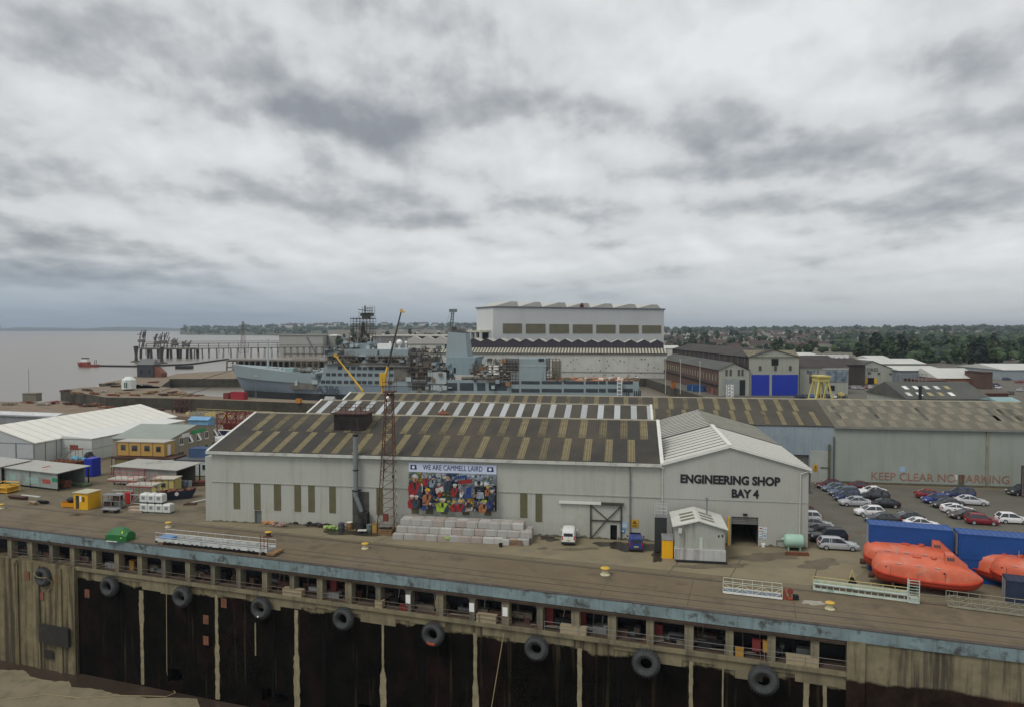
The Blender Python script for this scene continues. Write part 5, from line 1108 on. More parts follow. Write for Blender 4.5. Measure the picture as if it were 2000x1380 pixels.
# bollards ------------------------------------------------------------
def make_bollard(label):
    t = thing('bollard', label, 'mooring bollard', (0,0,0), 0, 'yellow topped mooring bollards on the quay')
    MB().lathe([(.55,0),(.52,.08),(.36,.14),(.33,.5),(.38,.62)], n=18).build('stem', mat('bollard stem', (.50,.46,.30), .7, .2, 2), t, smooth=True)
    MB().lathe([(.34,.60),(.50,.66),(.52,.74),(.44,.80),(.1,.82)], n=18).build('head', mat('bollard yellow', (.56,.35,.05), .6, .15, 2), t, smooth=True); return t
bo_ = make_bollard('yellow bollard at the centre right, between the shop hut and quay edge'); bo_.location = G(1182, 1121)
for px, py, lb_ in ((329, 1028, 'yellow bollard behind the left end of the long pale gangway'), (524, 1047, 'rusty stemmed yellow bollard just right of the steel rack'), (713, 1070, 'yellow bollard standing alone left of the concrete blocks'), (1621, 1188, 'yellow bollard near a worn white paint patch at the right'), (2, 992, 'pale yellow bollard at the left edge of the picture')):
    o = dup(bo_, G(px, py), 0, lb_); o.scale = (.85,)*3
    if px == 524:
        for c in kids(o):
            if c.name.startswith('stem'): c.material_slots[0].link = 'OBJECT'; c.material_slots[0].material = M['darkrust']
# green cover ---------------------------------------------------------
t = thing('covered_winch', 'bright green tarpaulin cover shaped like a small house at the quay edge', 'cover', G(236, 1053), QUAY.a+R(6)); hw = 1.5
MB().loft([[(-hw,-.9,0),(-hw,-.95,.75),(-hw*.8,-.3,1.35),(-hw*.8,.3,1.35),(-hw,.95,.75),(-hw,.9,0)], [(-hw*.3,-.95,0),(-hw*.3,-1.0,.9),(-hw*.3,-.3,1.62),(-hw*.3,.3,1.62),(-hw*.3,1.0,.9),(-hw*.3,.95,0)], [(hw*.5,-.95,0),(hw*.5,-1.0,.9),(hw*.4,-.3,1.58),(hw*.4,.3,1.58),(hw*.5,1.0,.9),(hw*.5,.95,0)], [(hw,-.8,0),(hw,-.85,.7),(hw*.95,-.3,1.15),(hw*.95,.3,1.15),(hw,.85,.7),(hw,.8,0)]]).build('tarpaulin', mat('green tarpaulin', (.015,.125,.03), .55, .15, 1.2, bump=.4, bscale=3), t)
MB().add([(hw*.52,-1.02,.5),(hw*.64,-1.0,.5),(hw*.60,-.62,1.35),(hw*.5,-.66,1.35)], [(0,1,2,3)]).build('yellow_strip', mat('lime', (.5,.6,.05)), t, recalc=False); MB().box(-1.3, .3, -1.05, -.92, 0, .1).build('white_base', M['offwhite'], t)

# concrete blocks ------------------------------------------------------
bm1 = mat('block grey', (.37,.36,.33), .9, .10, 1.0, blotch=((.24,.21,.18), .6, 1.0), streak=.3); bm2 = mat('block pinkish', (.345,.30,.265), .9, .10, 1.0, blotch=((.22,.18,.15), .6, 1.0), streak=.3); bm3 = mat('block pale', (.45,.44,.41), .9, .08, 1.0, blotch=((.28,.27,.25), .5, 1.0))
def blockmesh(m):
    mb = MB(); mb.loft([[(.02,.02,.0),(1.44,.02,.0),(1.44,.73,.0),(.02,.73,.0)], [(0,0,.04),(1.46,0,.04),(1.46,.75,.04),(0,.75,.04)], [(0,0,.71),(1.46,0,.71),(1.46,.75,.71),(0,.75,.71)], [(.03,.03,.74),(1.43,.03,.74),(1.43,.72,.74),(.03,.72,.74)]])
    for x_ in (.38, 1.08): mb.box(x_-.07, x_+.07, .3, .44, .74, .80)
    return mb.mesh('concrete_block', m)
bms = [blockmesh(m) for m in (bm1, bm2, bm3)]
BF = Frame(G(767, 1052.5), SHOP.a); rb_ = random.Random(4); nb = 12; pitch = (BF.hit(1033, 1055)[0])/nb
for lev, (n, off, ys) in enumerate(((12, 0, (0,)), (12, .25, (.75,)), (11, .55, (1.5, 2.25, 3.0)))):
    for iy, y_ in enumerate(ys):
        for i in range(n):
            row_ = ('bottom', 'middle', 'top')[lev] + ' layer' + ('' if lev < 2 else (', front line', ', second line', ', rear line')[iy])
            k_ = rb_.choices((0, 1, 2), (5, 4, 1))[0]; col_ = ('grey', 'pinkish', 'pale')[k_]
            o = link('concrete_block', bms[k_], None, BF.w(off+i*pitch+rb_.uniform(-.02, .02), y_+rb_.uniform(-.05, .05), lev*.752), BF.a+rb_.uniform(-.012, .012))
            o.scale = (pitch/1.49, 1, 1); tag(o, '%s block, number %d from the left, %s of the stack' % (col_, i+1, row_), 'concrete block', 'concrete blocks stacked against the shop')
for iy, y_ in enumerate((1.5, 2.25, 3.0)):   # right hand end of the lower layers
    for lev in (0, 1):
        o = link('concrete_block', bms[rb_.choice((0, 1))], None, BF.w(11*pitch+.1, y_, lev*.752), BF.a); tag(o, '%s layer end block, %s from the front on the right end of the stack' % (('bottom', 'middle')[lev], ('third', 'fourth', 'rearmost')[iy]), 'concrete block', 'concrete blocks stacked against the shop'); o.scale = (pitch/1.49, 1, 1)
o = link('concrete_block', bms[2], None, G(981, 1064), BF.a); o.scale = (.6, 1, 1); tag(o, 'small pale cube shaped block loose in front of the stack', 'concrete block', 'concrete blocks stacked against the shop')
t = thing('timber_pallet', 'small pile of brown timbers in front of the right end of the blocks', 'timber', G(998, 1065), BF.a)
for k_ in range(4): MB().box(-.1+.04*k_, 1.4-.03*k_, 0, .7, .18*k_, .18*k_+.13).build('timber', M['wood'] if k_ % 2 else mat('pinkish timber', (.24,.17,.13), .9, .2, 2), t)
t = thing('bucket', 'small black bucket on the ground in front of the concrete blocks', 'bucket', G(978, 1067)); MB().lathe([(.2,0),(.26,.45),(.22,.45),(.18,.06)], n=12).build('body', M['black'], t)
t = tag(MB().add([(-.3,0,0),(.3,0,.0),(.2,0,.35),(0,0,.2),(-.25,0,.4)], [(0,1,2,3,4)]).add([(-.3,-.03,0),(.3,-.03,.0),(.2,-.03,.35),(0,-.03,.2),(-.25,-.03,.4)], [(0,1,2,3,4)]).build('lime_rag', mat('lime cloth', (.35,.60,.10), .8), None, BF.w(7.2, -.05, .45), BF.a), 'lime green rag hanging on the face of the bottom row of blocks', 'rag')

# ================================================================== HUT AND KIT BY BAY 4
HF = Frame(G(1318, 1094), SHOP.a); hwid = HF.hit(1416, 1095)[0]
t = thing('site_hut', 'small pitched roof steel hut with six roof windows beside the Bay 4 doorway', 'hut', HF.o, HF.a); he = HF.hit(1320, 1027)[1]; hr_ = HF.hit(1365, 1017)[1]; hd = 6.2; xm = hwid*.47
MB().add([(0,0,1.5),(hwid,0,1.5),(hwid,0,he-.1),(xm,0,hr_-.08),(0,0,he),(0,hd,1.5),(hwid,hd,1.5),(hwid,hd,he-.1),(xm,hd,hr_-.08),(0,hd,he)], [(0,1,2,3,4),(9,8,7,6,5),(0,4,9,5),(1,6,7,2),(0,5,6,1)]).build('wall', mat('hut cladding', (.36,.37,.33), .7, .06, .6, corr=('X', .3), corrb=.3, streak=.8, scol=(.13,.11,.07), sscale=1.5), t)
MB().box(-.05, hwid+.05, -.25, hd, .25, 1.5).build('plinth', mat('rust streaked plinth', (.45,.45,.43), .8, .1, 1, streak=.7, scol=(.10,.06,.05), sscale=1.3), t); MB().box(.1, hwid+.2, -.5, -.3, 0, .25).box(.1, hwid+.2, hd-.3, hd, 0, .25).box(.1, .4, -.3, hd-.3, 0, .24).box(hwid-.3, hwid, -.3, hd-.3, 0, .24).build('skid', M['black'], t)
hroof = mat('hut roof', (.54,.54,.49), .6, .07, .6, blotch=((.40,.39,.33), .5, .8))
rf = MB().add([(-.3,-.35,he-.02),(xm,-.35,hr_+.05),(xm,hd+.2,hr_+.05),(-.3,hd+.2,he-.02),(-.3,-.35,he+.1),(xm,-.35,hr_+.17),(xm,hd+.2,hr_+.17),(-.3,hd+.2,he+.1)], [(0,3,2,1),(4,5,6,7),(0,1,5,4),(1,2,6,5),(2,3,7,6),(3,0,4,7)]).add([(xm,-.35,hr_+.05),(hwid+.3,-.35,he-.14),(hwid+.3,hd+.2,he-.14),(xm,hd+.2,hr_+.05),(xm,-.35,hr_+.17),(hwid+.3,-.35,he-.02),(hwid+.3,hd+.2,he-.02),(xm,hd+.2,hr_+.17)], [(0,3,2,1),(4,5,6,7),(0,1,5,4),(1,2,6,5),(2,3,7,6),(3,0,4,7)]).build('roof', hroof, t)
def onroof(x): return (he+.1+(hr_+.17-he-.1)*(x+.3)/(xm+.3)) if x < xm else (hr_+.17-(hr_-he+.19)*(x-xm)/(hwid+.3-xm))
for xa, xb in ((xm-1.95, xm-.35), (xm+.35, xm+1.9)):
    for k_ in range(3):
        y_ = .9+k_*1.35; MB().add([(xa, y_, onroof(xa)+.03), (xb, y_, onroof(xb)+.03), (xb, y_+.65, onroof(xb)+.03), (xa, y_+.65, onroof(xa)+.03)], [(0,1,2,3)]).build('roof_window', mat('dusty rooflight', (.16,.15,.10), .4, .1), rf, recalc=False)
MB().box(hwid*.49, hwid*.55, -.03, -.005, 1.55, 2.9).build('pale_panel', mat('pale green panel', (.5,.55,.46)), t); MB().box(hwid*.60, hwid*.74, -.02, -.006, 1.52, 3.0).build('stain', mat('rust stain', (.12,.10,.06), .9, .5, 1), t) if False else None
MB().box(.35, .75, -.35, -.0, 3.35, 3.95).build('alarm_box', M['offwhite'], t); MB().box(hwid*.86, hwid*.885, -.05, -.0, 3.0, 3.25).box(hwid*.93, hwid*.955, -.05, -.0, 3.05, 3.3).build('vent', M['black'], t)
MB().tube((hwid*.72, hd*.75, he), (hwid*.72, hd*.75, he+2.2), .1).lathe([(.17,0),(.17,.25)], c=(hwid*.72, hd*.75, he+2.2)).build('stove_pipe', M['steelgrey'], t)
t = thing('storage_tank', 'tall dark narrow tank with white caged top beside the steel hut', 'tank', G(1279, 1078), SHOP.a); MB().box(0, 1.4, 0, 1.4, .1, 4.3).build('body', mat('tank dark', (.03,.033,.033), .6, .25, .8), t); mb = MB()
for x_ in (0, .7, 1.4):
    for y_ in (0, 1.4): mb.bar((x_, y_, 4.3), (x_, y_, 5.7), .035)
for z_ in (4.75, 5.2, 5.7): mb.path([(0,0,z_),(1.4,0,z_),(1.4,1.4,z_),(0,1.4,z_),(0,0,z_)], .03, n=4)
mb.build('cage', M['galv'], t); MB().box(-.05, 1.45, -.05, 1.45, 4.3, 4.36).build('top', M['steelgrey'], t)
t = thing('yellow_cabinet', 'bright yellow storage cabinet with grey sloping top left of the steel hut', 'cabinet', G(1293, 1089), SHOP.a); MB().box(0, 1.25, 0, 1.2, 0, 2.15).build('body', mat('cabinet yellow', (.78,.40,.01), .5, .06, 1), t); MB().add([(-.05,-.05,2.15),(1.3,-.05,2.15),(1.3,1.25,2.55),(-.05,1.25,2.55),(-.05,-.05,2.23),(1.3,-.05,2.23),(1.3,1.25,2.63),(-.05,1.25,2.63)], [(0,3,2,1),(4,5,6,7),(0,1,5,4),(1,2,6,5),(2,3,7,6),(3,0,4,7)]).build('lid', M['steelgrey'], t)
t = thing('hose_trolley', 'red framed trolley on the ground between the blue car and yellow cabinet', 'trolley', G(1283, 1076), SHOP.a)
mb = MB(); [mb.bar((x_, y_, .2), (x_, y_, 1.2), .05) for x_ in (0, .7) for y_ in (0, .6)]; [mb.path([(0,0,z_),(.7,0,z_),(.7,.6,z_),(0,.6,z_),(0,0,z_)], .05, n=4) for z_ in (.3, .75, 1.2)]; mb.build('frame', M['red'], t); [MB().lathe([(.18,-.05),(.18,.05)], c=(x_, y_, .18), ax='y').build('wheel', TYRE, t) for x_ in (0, .7) for y_ in (-.05, .65)]
t = thing('gas_cylinder', 'red gas cylinder standing before the plinth of the steel hut', 'gas cylinder', G(1331, 1092)); MB().lathe([(.2,0),(.21,1.1),(.12,1.35),(.05,1.4),(.05,1.55)], n=14).build('bottle', mat('faded cylinder red', (.26,.06,.05), .5, .15, 2), t, smooth=True); MB().lathe([(.09,1.4),(.09,1.55)]).build('valve_cap', M['darkrust'], t)
t = thing('air_receiver', 'pale green horizontal pressure tank on legs by the Bay 4 corner', 'tank', G(1533, 1076), SHOP.a); mint = mat('mint paint', (.33,.50,.40), .45, .06, 1)
MB().lathe([(.05,0),(.5,.05),(.75,.25),(.82,.5),(.82,2.0),(.75,2.2),(.45,2.35),(.05,2.4)], c=(0,.8,1.15), n=20, ax='x').build('vessel', mint, t, smooth=True); [MB().box(x_, x_+.12, .35, 1.25, 0, .6).build('leg', mint, t) for x_ in (.45, 1.8)]; MB().tube((-.25,.8,1.3), (.1,.8,1.3), .15).build('nozzle', mint, t)
for i, (px, py) in enumerate(((1545, 1083), (1568, 1084))): tag(MB().cbox(0,0,.16,1.35,.35,.32).cbox(.05,.02,.36,1.2,.3,.08).build('timber_baulk', M['rust'], None, G(px, py), SHOP.a+.05*i), ['left brown timber baulk in front of the mint tank', 'right brown timber baulk in front of the mint tank'][i], 'timber', 'timber baulks by the mint tank')
t = thing('bench_stand', 'low grey steel frame box left of the mint tank by the wall', 'frame', G(1517, 1068), SHOP.a); MB().path([(0,0,0),(0,0,.9),(1.1,0,.9),(1.1,0,0)], .05, n=4).path([(0,.6,0),(0,.6,.9),(1.1,.6,.9),(1.1,.6,0)], .05, n=4).box(0, 1.1, 0, .6, .8, .86).build('frame', M['steelgrey'], t)
tag(MB().lathe([(.22,0),(.26,.4),(.2,.42)], n=10).build('paint_tub', M['white'], None, G(1491, 1067)), 'small white tub on the ground right of the Bay 4 doorway', 'tub')
# lattice mast -----------------------------------------------------------
mp = G(757, 1036); t = thing('lattice_mast', 'tall rusty lattice mast rising in front of the shop roof with a square head frame', 'mast', mp, SHOP.a+.1); ht = 18.6
mb = MB(); N_ = 16
def cw(z): return 1.15 - .72*(z/ht)
for sx_, sy_ in ((-1,-1),(1,-1),(1,1),(-1,1)): mb.bar((sx_*cw(0), sy_*cw(0), 0), (sx_*cw(ht)+.35, sy_*cw(ht), ht), .07)
cs = [(-1,-1),(1,-1),(1,1),(-1,1)]
for i in range(N_):
    z0, z1 = ht*i/N_, ht*(i+1)/N_
    for k_ in range(4):
        a, b_ = cs[k_], cs[(k_+1) % 4]; s0, s1 = .35*z0/ht, .35*z1/ht
        p_ = (a[0]*cw(z0)+s0, a[1]*cw(z0), z0); q_ = (b_[0]*cw(z1)+s1, b_[1]*cw(z1), z1)
        mb.bar(p_, q_, .035); mb.bar((a[0]*cw(z1)+s1, a[1]*cw(z1), z1), q_, .03)
mb.build('lattice', mat('mast rust brown', (.105,.05,.03), .85, .35, 1), t)
MB().box(-.35, 1.15, -.8, .8, ht, ht+.2).lathe([(.75,0),(.55,.5)], c=(.4,0,ht-.7)).box(-.2,.2,-.9,-.7,ht-.5,ht-.1).build('head', M['darkrust'], t); mb = MB()
for x_ in (-.35, .4, 1.15): [mb.bar((x_, y_, ht+.2), (x_, y_, ht+1.9), .03) for y_ in (-.8, .8)]
[mb.path([(-.35,-.8,z_),(1.15,-.8,z_),(1.15,.8,z_),(-.35,.8,z_),(-.35,-.8,z_)], .03, n=4) for z_ in (ht+.8, ht+1.4)]; mb.bar((.4,0,ht), (.4,0,ht+3.2), .05); mb.build('cage', mat('mast rust brown', (.1,.05,.03)), t)
MB().box(-.35, .35, -1.2, -.9, 1.6, 2.6).build('red_box', mat('brown red', (.18,.04,.03), .8), t); MB().box(.95, 1.15, -1.3, -1.1, 7.4, 7.8).build('lamp', M['black'], t); MB().blob((.35,-1.0,ht-.6), .22, 2, 0).build('white_globe', M['white'], t)
# ================================================================== LEFT HAND YARD
# big tent -----------------------------------------------------------
c0 = G(66, 864, 4.5); TF = Frame((c0.x, c0.y), R(-10.7)); TW, TL_, TE, TR = 20.8, 43.7, 4.5, 7.55
tentm = mat('tent membrane', (.70,.685,.61), .6, .04, .3, streak=.12); tentw = mat('tent wall', (.50,.52,.48), .65, .06, .4, streak=.2, scol=(.35,.36,.32)); tentg = mat('tent gable', (.40,.42,.42), .65, .05, .5)
T = thing('marquee_tent', 'very large cream roofed marquee at the left, its ridge pointing away from the quay', 'tent', TF.w(0, 0), TF.a)
MB().add([(.25,-.2,TE),(.25,TL_+.2,TE),(-TW/2,TL_+.2,TR),(-TW/2,-.2,TR),(-TW-.25,-.2,TE),(-TW-.25,TL_+.2,TE),(.25,-.2,TE-.2),(.25,TL_+.2,TE-.2)], [(0,1,2,3),(3,2,5,4),(0,6,7,1)]).build('roof', tentm, T)
n = 16; mb = MB()
for i in range(n+1):
    y = TL_*i/n-.03
    for s_, x_ in ((1, 0.25), (-1, -TW-.25)): mb.add([(x_, y, TE+.015), (x_, y+.09, TE+.015), (-TW/2, y+.09, TR+.03), (-TW/2, y, TR+.03)], [(0,1,2,3)])
mb.build('roof_seam', mat('tent seam', (.34,.30,.24), .7, .1), T, recalc=False)
MB().quad((0,0,0),(0,TL_,0),(0,TL_,TE),(0,0,TE)).quad((-TW,0,0),(-TW,TL_,0),(-TW,TL_,TE),(-TW,0,TE)).add([(0,TL_,0),(-TW,TL_,0),(-TW,TL_,TE),(-TW/2,TL_,TR),(0,TL_,TE)], [(0,1,2,3,4)]).build('side_wall', tentw, T)
MB().add([(0,0,0),(0,0,TE),(-TW/2,0,TR),(-TW,0,TE),(-TW,0,0)], [(0,1,2,3,4)]).build('gable_wall', tentg, T)
mb = MB(); post = mat('tent frame', (.16,.17,.18), .6, .1)
for i in range(n+1): mb.box(.005, .07, TL_*i/n-.06, TL_*i/n+.06, 0, TE-.2)
for i in range(6): mb.box(-TW*i/5-.1, -TW*i/5+.1, -.08, -.005, 0, TE-.05)
for z_ in (1.3, TE-.2): mb.box(-TW+.1, -.1, -.075, -.01, z_, z_+.08)
mb.build('frame', post, T)
# side marquee
A0 = TF.sub(0.1, 6.8); A = thing('side_marquee', 'lower white marquee built onto the right side of the large tent', 'tent', A0.w(0, 0), A0.a)
MB().box(0, 7.1, 0, 30, 0, 4.5).build('wall', mat('white sheet wall', (.52,.54,.50), .65, .05, .5, streak=.25, scol=(.36,.37,.33)), A)
MB().add([(0,-.15,4.95),(7.3,-.15,4.55),(7.3,30.2,4.55),(0,30.2,4.95),(0,-.15,4.4),(7.3,-.15,4.4),(7.3,30.2,4.4),(0,30.2,4.4)], [(0,1,2,3),(0,4,5,1),(1,5,6,2)]).build('roof', mat('white sheet roof', (.60,.60,.56), .6, .05, .5), A)
MB().box(7.1, 7.13, 7.5, 8.3, 1.5, 2.5).build('window', M['dark'], A); MB().box(7.1, 7.14, .1, 29.9, 2.35, 2.42).box(.02, 7.1, -.04, -.01, 2.35, 2.42).build('wall_seam', mat('seam grey', (.30,.31,.29)), A)
# stairs with red landing
t = thing('access_stairs', 'dark metal stairs with red landing against the white side marquee', 'stairs', A0.w(1.2, -3.2), A0.a); mb = MB()
for i in range(9): mb.box(i*.42, i*.42+.4, 0, 1.1, i*.28+.2, i*.28+.26)
for y_ in (0, 1.1): mb.bar((0,y_,.2), (3.8,y_,2.8), .06); mb.bar((0,y_,1.2), (3.8,y_,3.8), .04)
mb.build('flight', M['steelgrey'], t); MB().box(3.7, 5.6, -.1, 1.3, 2.7, 2.85).box(3.7, 5.6, -.1, -.05, 2.85, 3.7).build('landing', mat('red brown steel', (.20,.05,.04), .7, .2), t); mb = MB(); [mb.bar((x_, y_, 0), (x_, y_, 2.7), .06) for x_ in (3.8, 5.5) for y_ in (0, 1.2)]; mb.build('landing_legs', M['steelgrey'], t)
t = thing('skip', 'low rusty skip full of brown waste between the marquee and the left open shed', 'skip', G(100, 912), TF.a-.1); MB().add([(0,0,0),(5.6,0,0),(5.6,2.2,0),(0,2.2,0),(-.5,-.1,1.3),(6.1,-.1,1.3),(6.1,2.3,1.3),(-.5,2.3,1.3)], [(0,3,2,1),(0,1,5,4),(1,2,6,5),(2,3,7,6),(3,0,4,7)]).build('body', M['rust'], t, recalc=False); mb = MB(); [mb.blob((random.uniform(0, 5.6), random.uniform(.3, 1.9), 1.1), random.uniform(.3, .5), 1, .3) for _ in range(16)]; mb.build('waste', M['rust'], t)
t = thing('blue_bags', 'pale blue sheet and dark bags piled in front of the marquee stairs', 'bags', G(150, 903)); MB().blob((0,0,.8), .9, 2, .15, (1.4,.8,.7)).blob((1.6,0,.7), .6, 2, .15).build('blue_sheet', mat('sky blue sheet', (.12,.33,.46), .6, .15), t, smooth=True); MB().blob((2.2,.5,1.2), 1.0, 2, .2, (1,.8,1)).blob((3.1,.2,.8), .7, 2, .2).build('dark_bags', mat('dark bag', (.035,.035,.04), .6, .3), t, smooth=True)
t = thing('blue_container', 'upright bright blue box container right of the left open shed', 'container', G(165, 930), R(-15)); MB().box(0, 1.7, 0, 2.0, .05, 3.3).build('body', mat('bright blue box', (.02,.04,.38), .5, .08), t); mb = MB(); [mb.box(.1+i*.4, .25+i*.4, -.03, 0, .2, 3.1) for i in range(4)]; mb.box(0,1.7,0,2,3.3,3.36).build('ribs', mat('bright blue box', (.02,.04,.38)), t)

# person near the blue container
def person(label, p, ang, coat, trousers, helmet, s=1.0):
    t = thing('person', label, 'person', p, ang); sk = mat('skin', (.40,.24,.17), .6, .05)
    bm = bmesh.new(); V = {}
    J = dict(pelvis=(0,0,.95,.16), chest=(0,.02,1.28,.19), neck=(0,.02,1.47,.07), head=(0,0,1.63,.11), top=(0,0,1.72,.085), lsh=(-.19,.02,1.40,.08), rsh=(.19,.02,1.40,.08), lel=(-.25,.02,1.13,.055), rel=(.25,.0,1.13,.055), lwr=(-.23,-.12,.92,.042), rwr=(.23,-.14,.94,.042), lhip=(-.10,0,.90,.11), rhip=(.10,0,.90,.11), lkn=(-.12,-.06,.50,.075), rkn=(.12,.03,.50,.075), lan=(-.13,.0,.09,.05), ran=(.13,.12,.09,.05), lto=(-.14,-.16,.05,.045), rto=(.14,-.04,.05,.045))
    for k, v in J.items(): V[k] = bm.verts.new(v[:3])
    for a, b_ in (('pelvis','chest'),('chest','neck'),('neck','head'),('head','top'),('chest','lsh'),('chest','rsh'),('lsh','lel'),('rsh','rel'),('lel','lwr'),('rel','rwr'),('pelvis','lhip'),('pelvis','rhip'),('lhip','lkn'),('rhip','rkn'),('lkn','lan'),('rkn','ran'),('lan','lto'),('ran','rto')): bm.edges.new((V[a], V[b_]))
    me = bpy.data.meshes.new('body'); bm.to_mesh(me); bm.free(); o = link('body', me, t)
    for m_ in (sk, coat, trousers): me.materials.append(m_)
    md = o.modifiers.new('skin', 'SKIN'); ks = list(J)
    for i, k in enumerate(ks): r = J[k][3]; me.skin_vertices[0].data[i].radius = (r, r*.8)
    me.skin_vertices[0].data[0].use_root = True; o.modifiers.new('sub', 'SUBSURF').levels = 1; o.modifiers['sub'].render_levels = 1
    dg = bpy.context.evaluated_depsgraph_get(); m2 = bpy.data.meshes.new_from_object(o.evaluated_get(dg)); o.modifiers.clear(); o.data = m2
    for p_ in m2.polygons:
        z = p_.center.z; p_.material_index = 0 if z > 1.47 or (abs(p_.center.x) > .2 and z < .95) else (1 if z > .93 else 2); p_.use_smooth = True
    MB().lathe([(.15,0),(.14,.06),(.10,.12),(.03,.15)], c=(0,0,1.70), n=12).build('helmet', helmet, t, smooth=True); t.scale = (s,)*3; return t
person('small figure in dark clothes and white helmet beside the blue box container', G(183, 927), R(40), mat('dark jacket', (.05,.02,.03), .8, .2), M['black'], M['white'], 1.35)

# grey office building --------------------------------------------------
g0 = G(332, 857, 6.0); OF = Frame((g0.x, g0.y), R(-8)); OW, OD, OE, OR = 12.0, 15.6, 6.0, 7.6
O = thing('office_building', 'two storey pebble grey office with pale green roof and white framed windows, one open', 'building', OF.w(0, 0), OF.a); pebb = mat('pebbledash', (.275,.245,.185), .9, .08, 1.2, blotch=((.21,.18,.135), .4, .7))
def SD(px, py):   # point on the right-hand (x=0) wall -> local y, z
    d = ray(px, py); nrm = OF.x; t_ = (OF.o - CAM).dot(nrm)/d.dot(nrm); p = CAM + d*t_; return (p-OF.o).dot(OF.y), p.z
MB().add([(0,0,0),(0,OD,0),(0,OD,OE+.6),(0,OD/2+1,OR),(0,0,OE),(-OW,0,0),(-OW,OD,0),(-OW,OD,OE+.6),(-OW,OD/2+1,OR),(-OW,0,OE)], [(0,1,2,3,4),(9,8,7,6,5),(0,4,9,5),(1,6,7,2)]).build('wall', pebb, O)
MB().add([(.15,-.25,OE),(.15,OD/2+1,OR+.05),(-OW-.2,OD/2+1,OR+.05),(-OW-.2,-.25,OE),(.15,OD+.1,OE+.65),(-OW-.2,OD+.1,OE+.65),(.15,-.25,OE-.2),(-OW-.2,-.25,OE-.2)], [(0,1,2,3),(1,4,5,2),(0,3,7,6)]).build('roof', mat('pale green roof', (.255,.285,.25), .75, .06, .3, streak=.1), O)
wf = mat('white upvc', (.70,.70,.68), .4, .03)
for i, (px, py, op) in enumerate(((354, 860, 0), (371, 856, 1), (387, 852, 1), (403, 848, 0), (419, 844, 1))):
    y_, z_ = SD(px, py); w = link('window', MB().box(0, .06, -.62, .62, -.75, .75).mesh('window', wf), O, (0, y_, z_)); MB().box(.06, .075, -.52, .52, -.62, .62).build('pane', CG, w); MB().box(0, .16, -.72, .72, -.84, -.75).box(.06, .085, -.035, .035, -.62, .62).build('sill', wf, w)
    if op: MB().add([(.09,-.5,.6),(.09,.1,.6),(.75,.1,-.55),(.75,-.5,-.55),(.12,-.5,.62),(.12,.1,.62),(.78,.1,-.53),(.78,-.5,-.53)], [(0,3,2,1),(4,5,6,7),(0,1,5,4),(1,2,6,5),(2,3,7,6),(3,0,4,7)]).build('open_sash', wf, w)
for px, py in ((350, 889), (356, 887), (386, 875), (403, 873), (417, 868)):
    y_, z_ = SD(px, py); MB().box(0, .05, -.4, .4, -.6, .6).build('window', CG, O, (0, y_, z_))
y_, z_ = SD(382, 842); MB().box(.02, .1, -2.5, 2.6, -.35, .35).build('green_sign', mat('sign green', (.03,.28,.09), .5), O, (0, y_+1, z_)); MB().box(.02, .1, -1.4, 1.2, -.45, .3).build('white_sign', wf, O, (0, SD(371, 846)[0]-1.5, SD(371, 846)[1]))
# cabins ------------------------------------------------------------------
def cabin(label, fr_, x, y, z, L_, W_, H_, m, roofm, wins_, name='site_cabin', door=None, group=None, end_door=False):
    t = thing(name, label, 'cabin', fr_.w(x, y, z), fr_.a, group); MB().box(0, L_, 0, W_, .05, H_-.08).build('wall', m, t)
    MB().box(-.12, L_+.12, -.15, W_+.15, H_-.08, H_+.06).build('roof', roofm, t)
    mb = MB(); [mb.box(x_-.05, x_+.05, -.03, 0, .05, H_-.08) for x_ in [L_*k/4 for k in range(5)]]; mb.build('cover_strips', mat('strip dark', (.12,.08,.03), .7), t)
    for (a, w_, zb, h_) in wins_:
        w = link('window', MB().box(-w_/2-.06, w_/2+.06, -.05, 0, -.06, h_+.06).mesh('window', m), t, (a, 0, zb)); MB().box(-w_/2, w_/2, -.07, -.05, 0, h_).build('pane', CG, w)
    if door: MB().box(door[0], door[1], -.06, 0, .1, 2.1).build('door', door[2], t)
    if end_door: MB().box(L_, L_+.05, .8, 1.7, .1, 2.1).build('door', wf, t)
    return t
yc = mat('cabin yellow', (.46,.275,.075), .6, .06, .8, blotch=((.40,.23,.06), .4, .8)); roofp = mat('cabin roof grey', (.40,.38,.33), .7, .1, 1)
yp = G(229, 888, 3.5); YF = Frame((yp.x, yp.y), R(-8)); yl = YF.hit(322, 888)[0]
cabin('long mustard yellow cabin raised on top of another, with four windows', YF, 0, 0, 3.45, yl, 3.0, 2.65, yc, roofp, [(yl*.13, .9, 1.1, .95), (yl*.37, 1.1, 1.0, 1.0), (yl*.63, 1.0, 1.0, 1.0), (yl*.87, .9, .9, 1.0)], end_door=True)
cabin('cream yellow lower cabin beneath the raised mustard cabin', YF, -.2, -.2, .1, yl+1.2, 3.2, 2.8, mat('cream yellow', (.44,.35,.16), .7, .1, .8), M['darkrust'], [(yl*.1, .8, 1.1, .8), (yl*.5, .8, 1.1, .8), (yl*.9, .8, 1.1, .8)])
MB().box(-.2, yl+1.2, -.3, 3.1, 3.0, 3.42)
t = thing('platform', 'dark platform between the raised mustard cabin and the one below', 'platform', YF.w(-.6, -.9, 3.0), YF.a); MB().box(0, yl+2.8, 0, 4.2, 0, .35).build('deck', M['darkrust'], t); mb = MB(); [mb.bar((x_, 0, -2.95), (x_, 0, 0), .08) for x_ in (.1, yl*.5, yl+2.7)]; mb.bar((yl+2.8, 0, .3), (yl+4.2, -.4, -2.9), .07); mb.build('legs', M['darkrust'], t)
cp = G(369, 896, 2.7); CBF = Frame((cp.x, cp.y), R(-7))
t = make_container('dark blue container behind the white cabin, next to the grey office', CBF, 0, 0, 2.75, 6.0, 2.4, 2.0, mat('dusty blue', (.05,.09,.18), .6, .2), group=None)
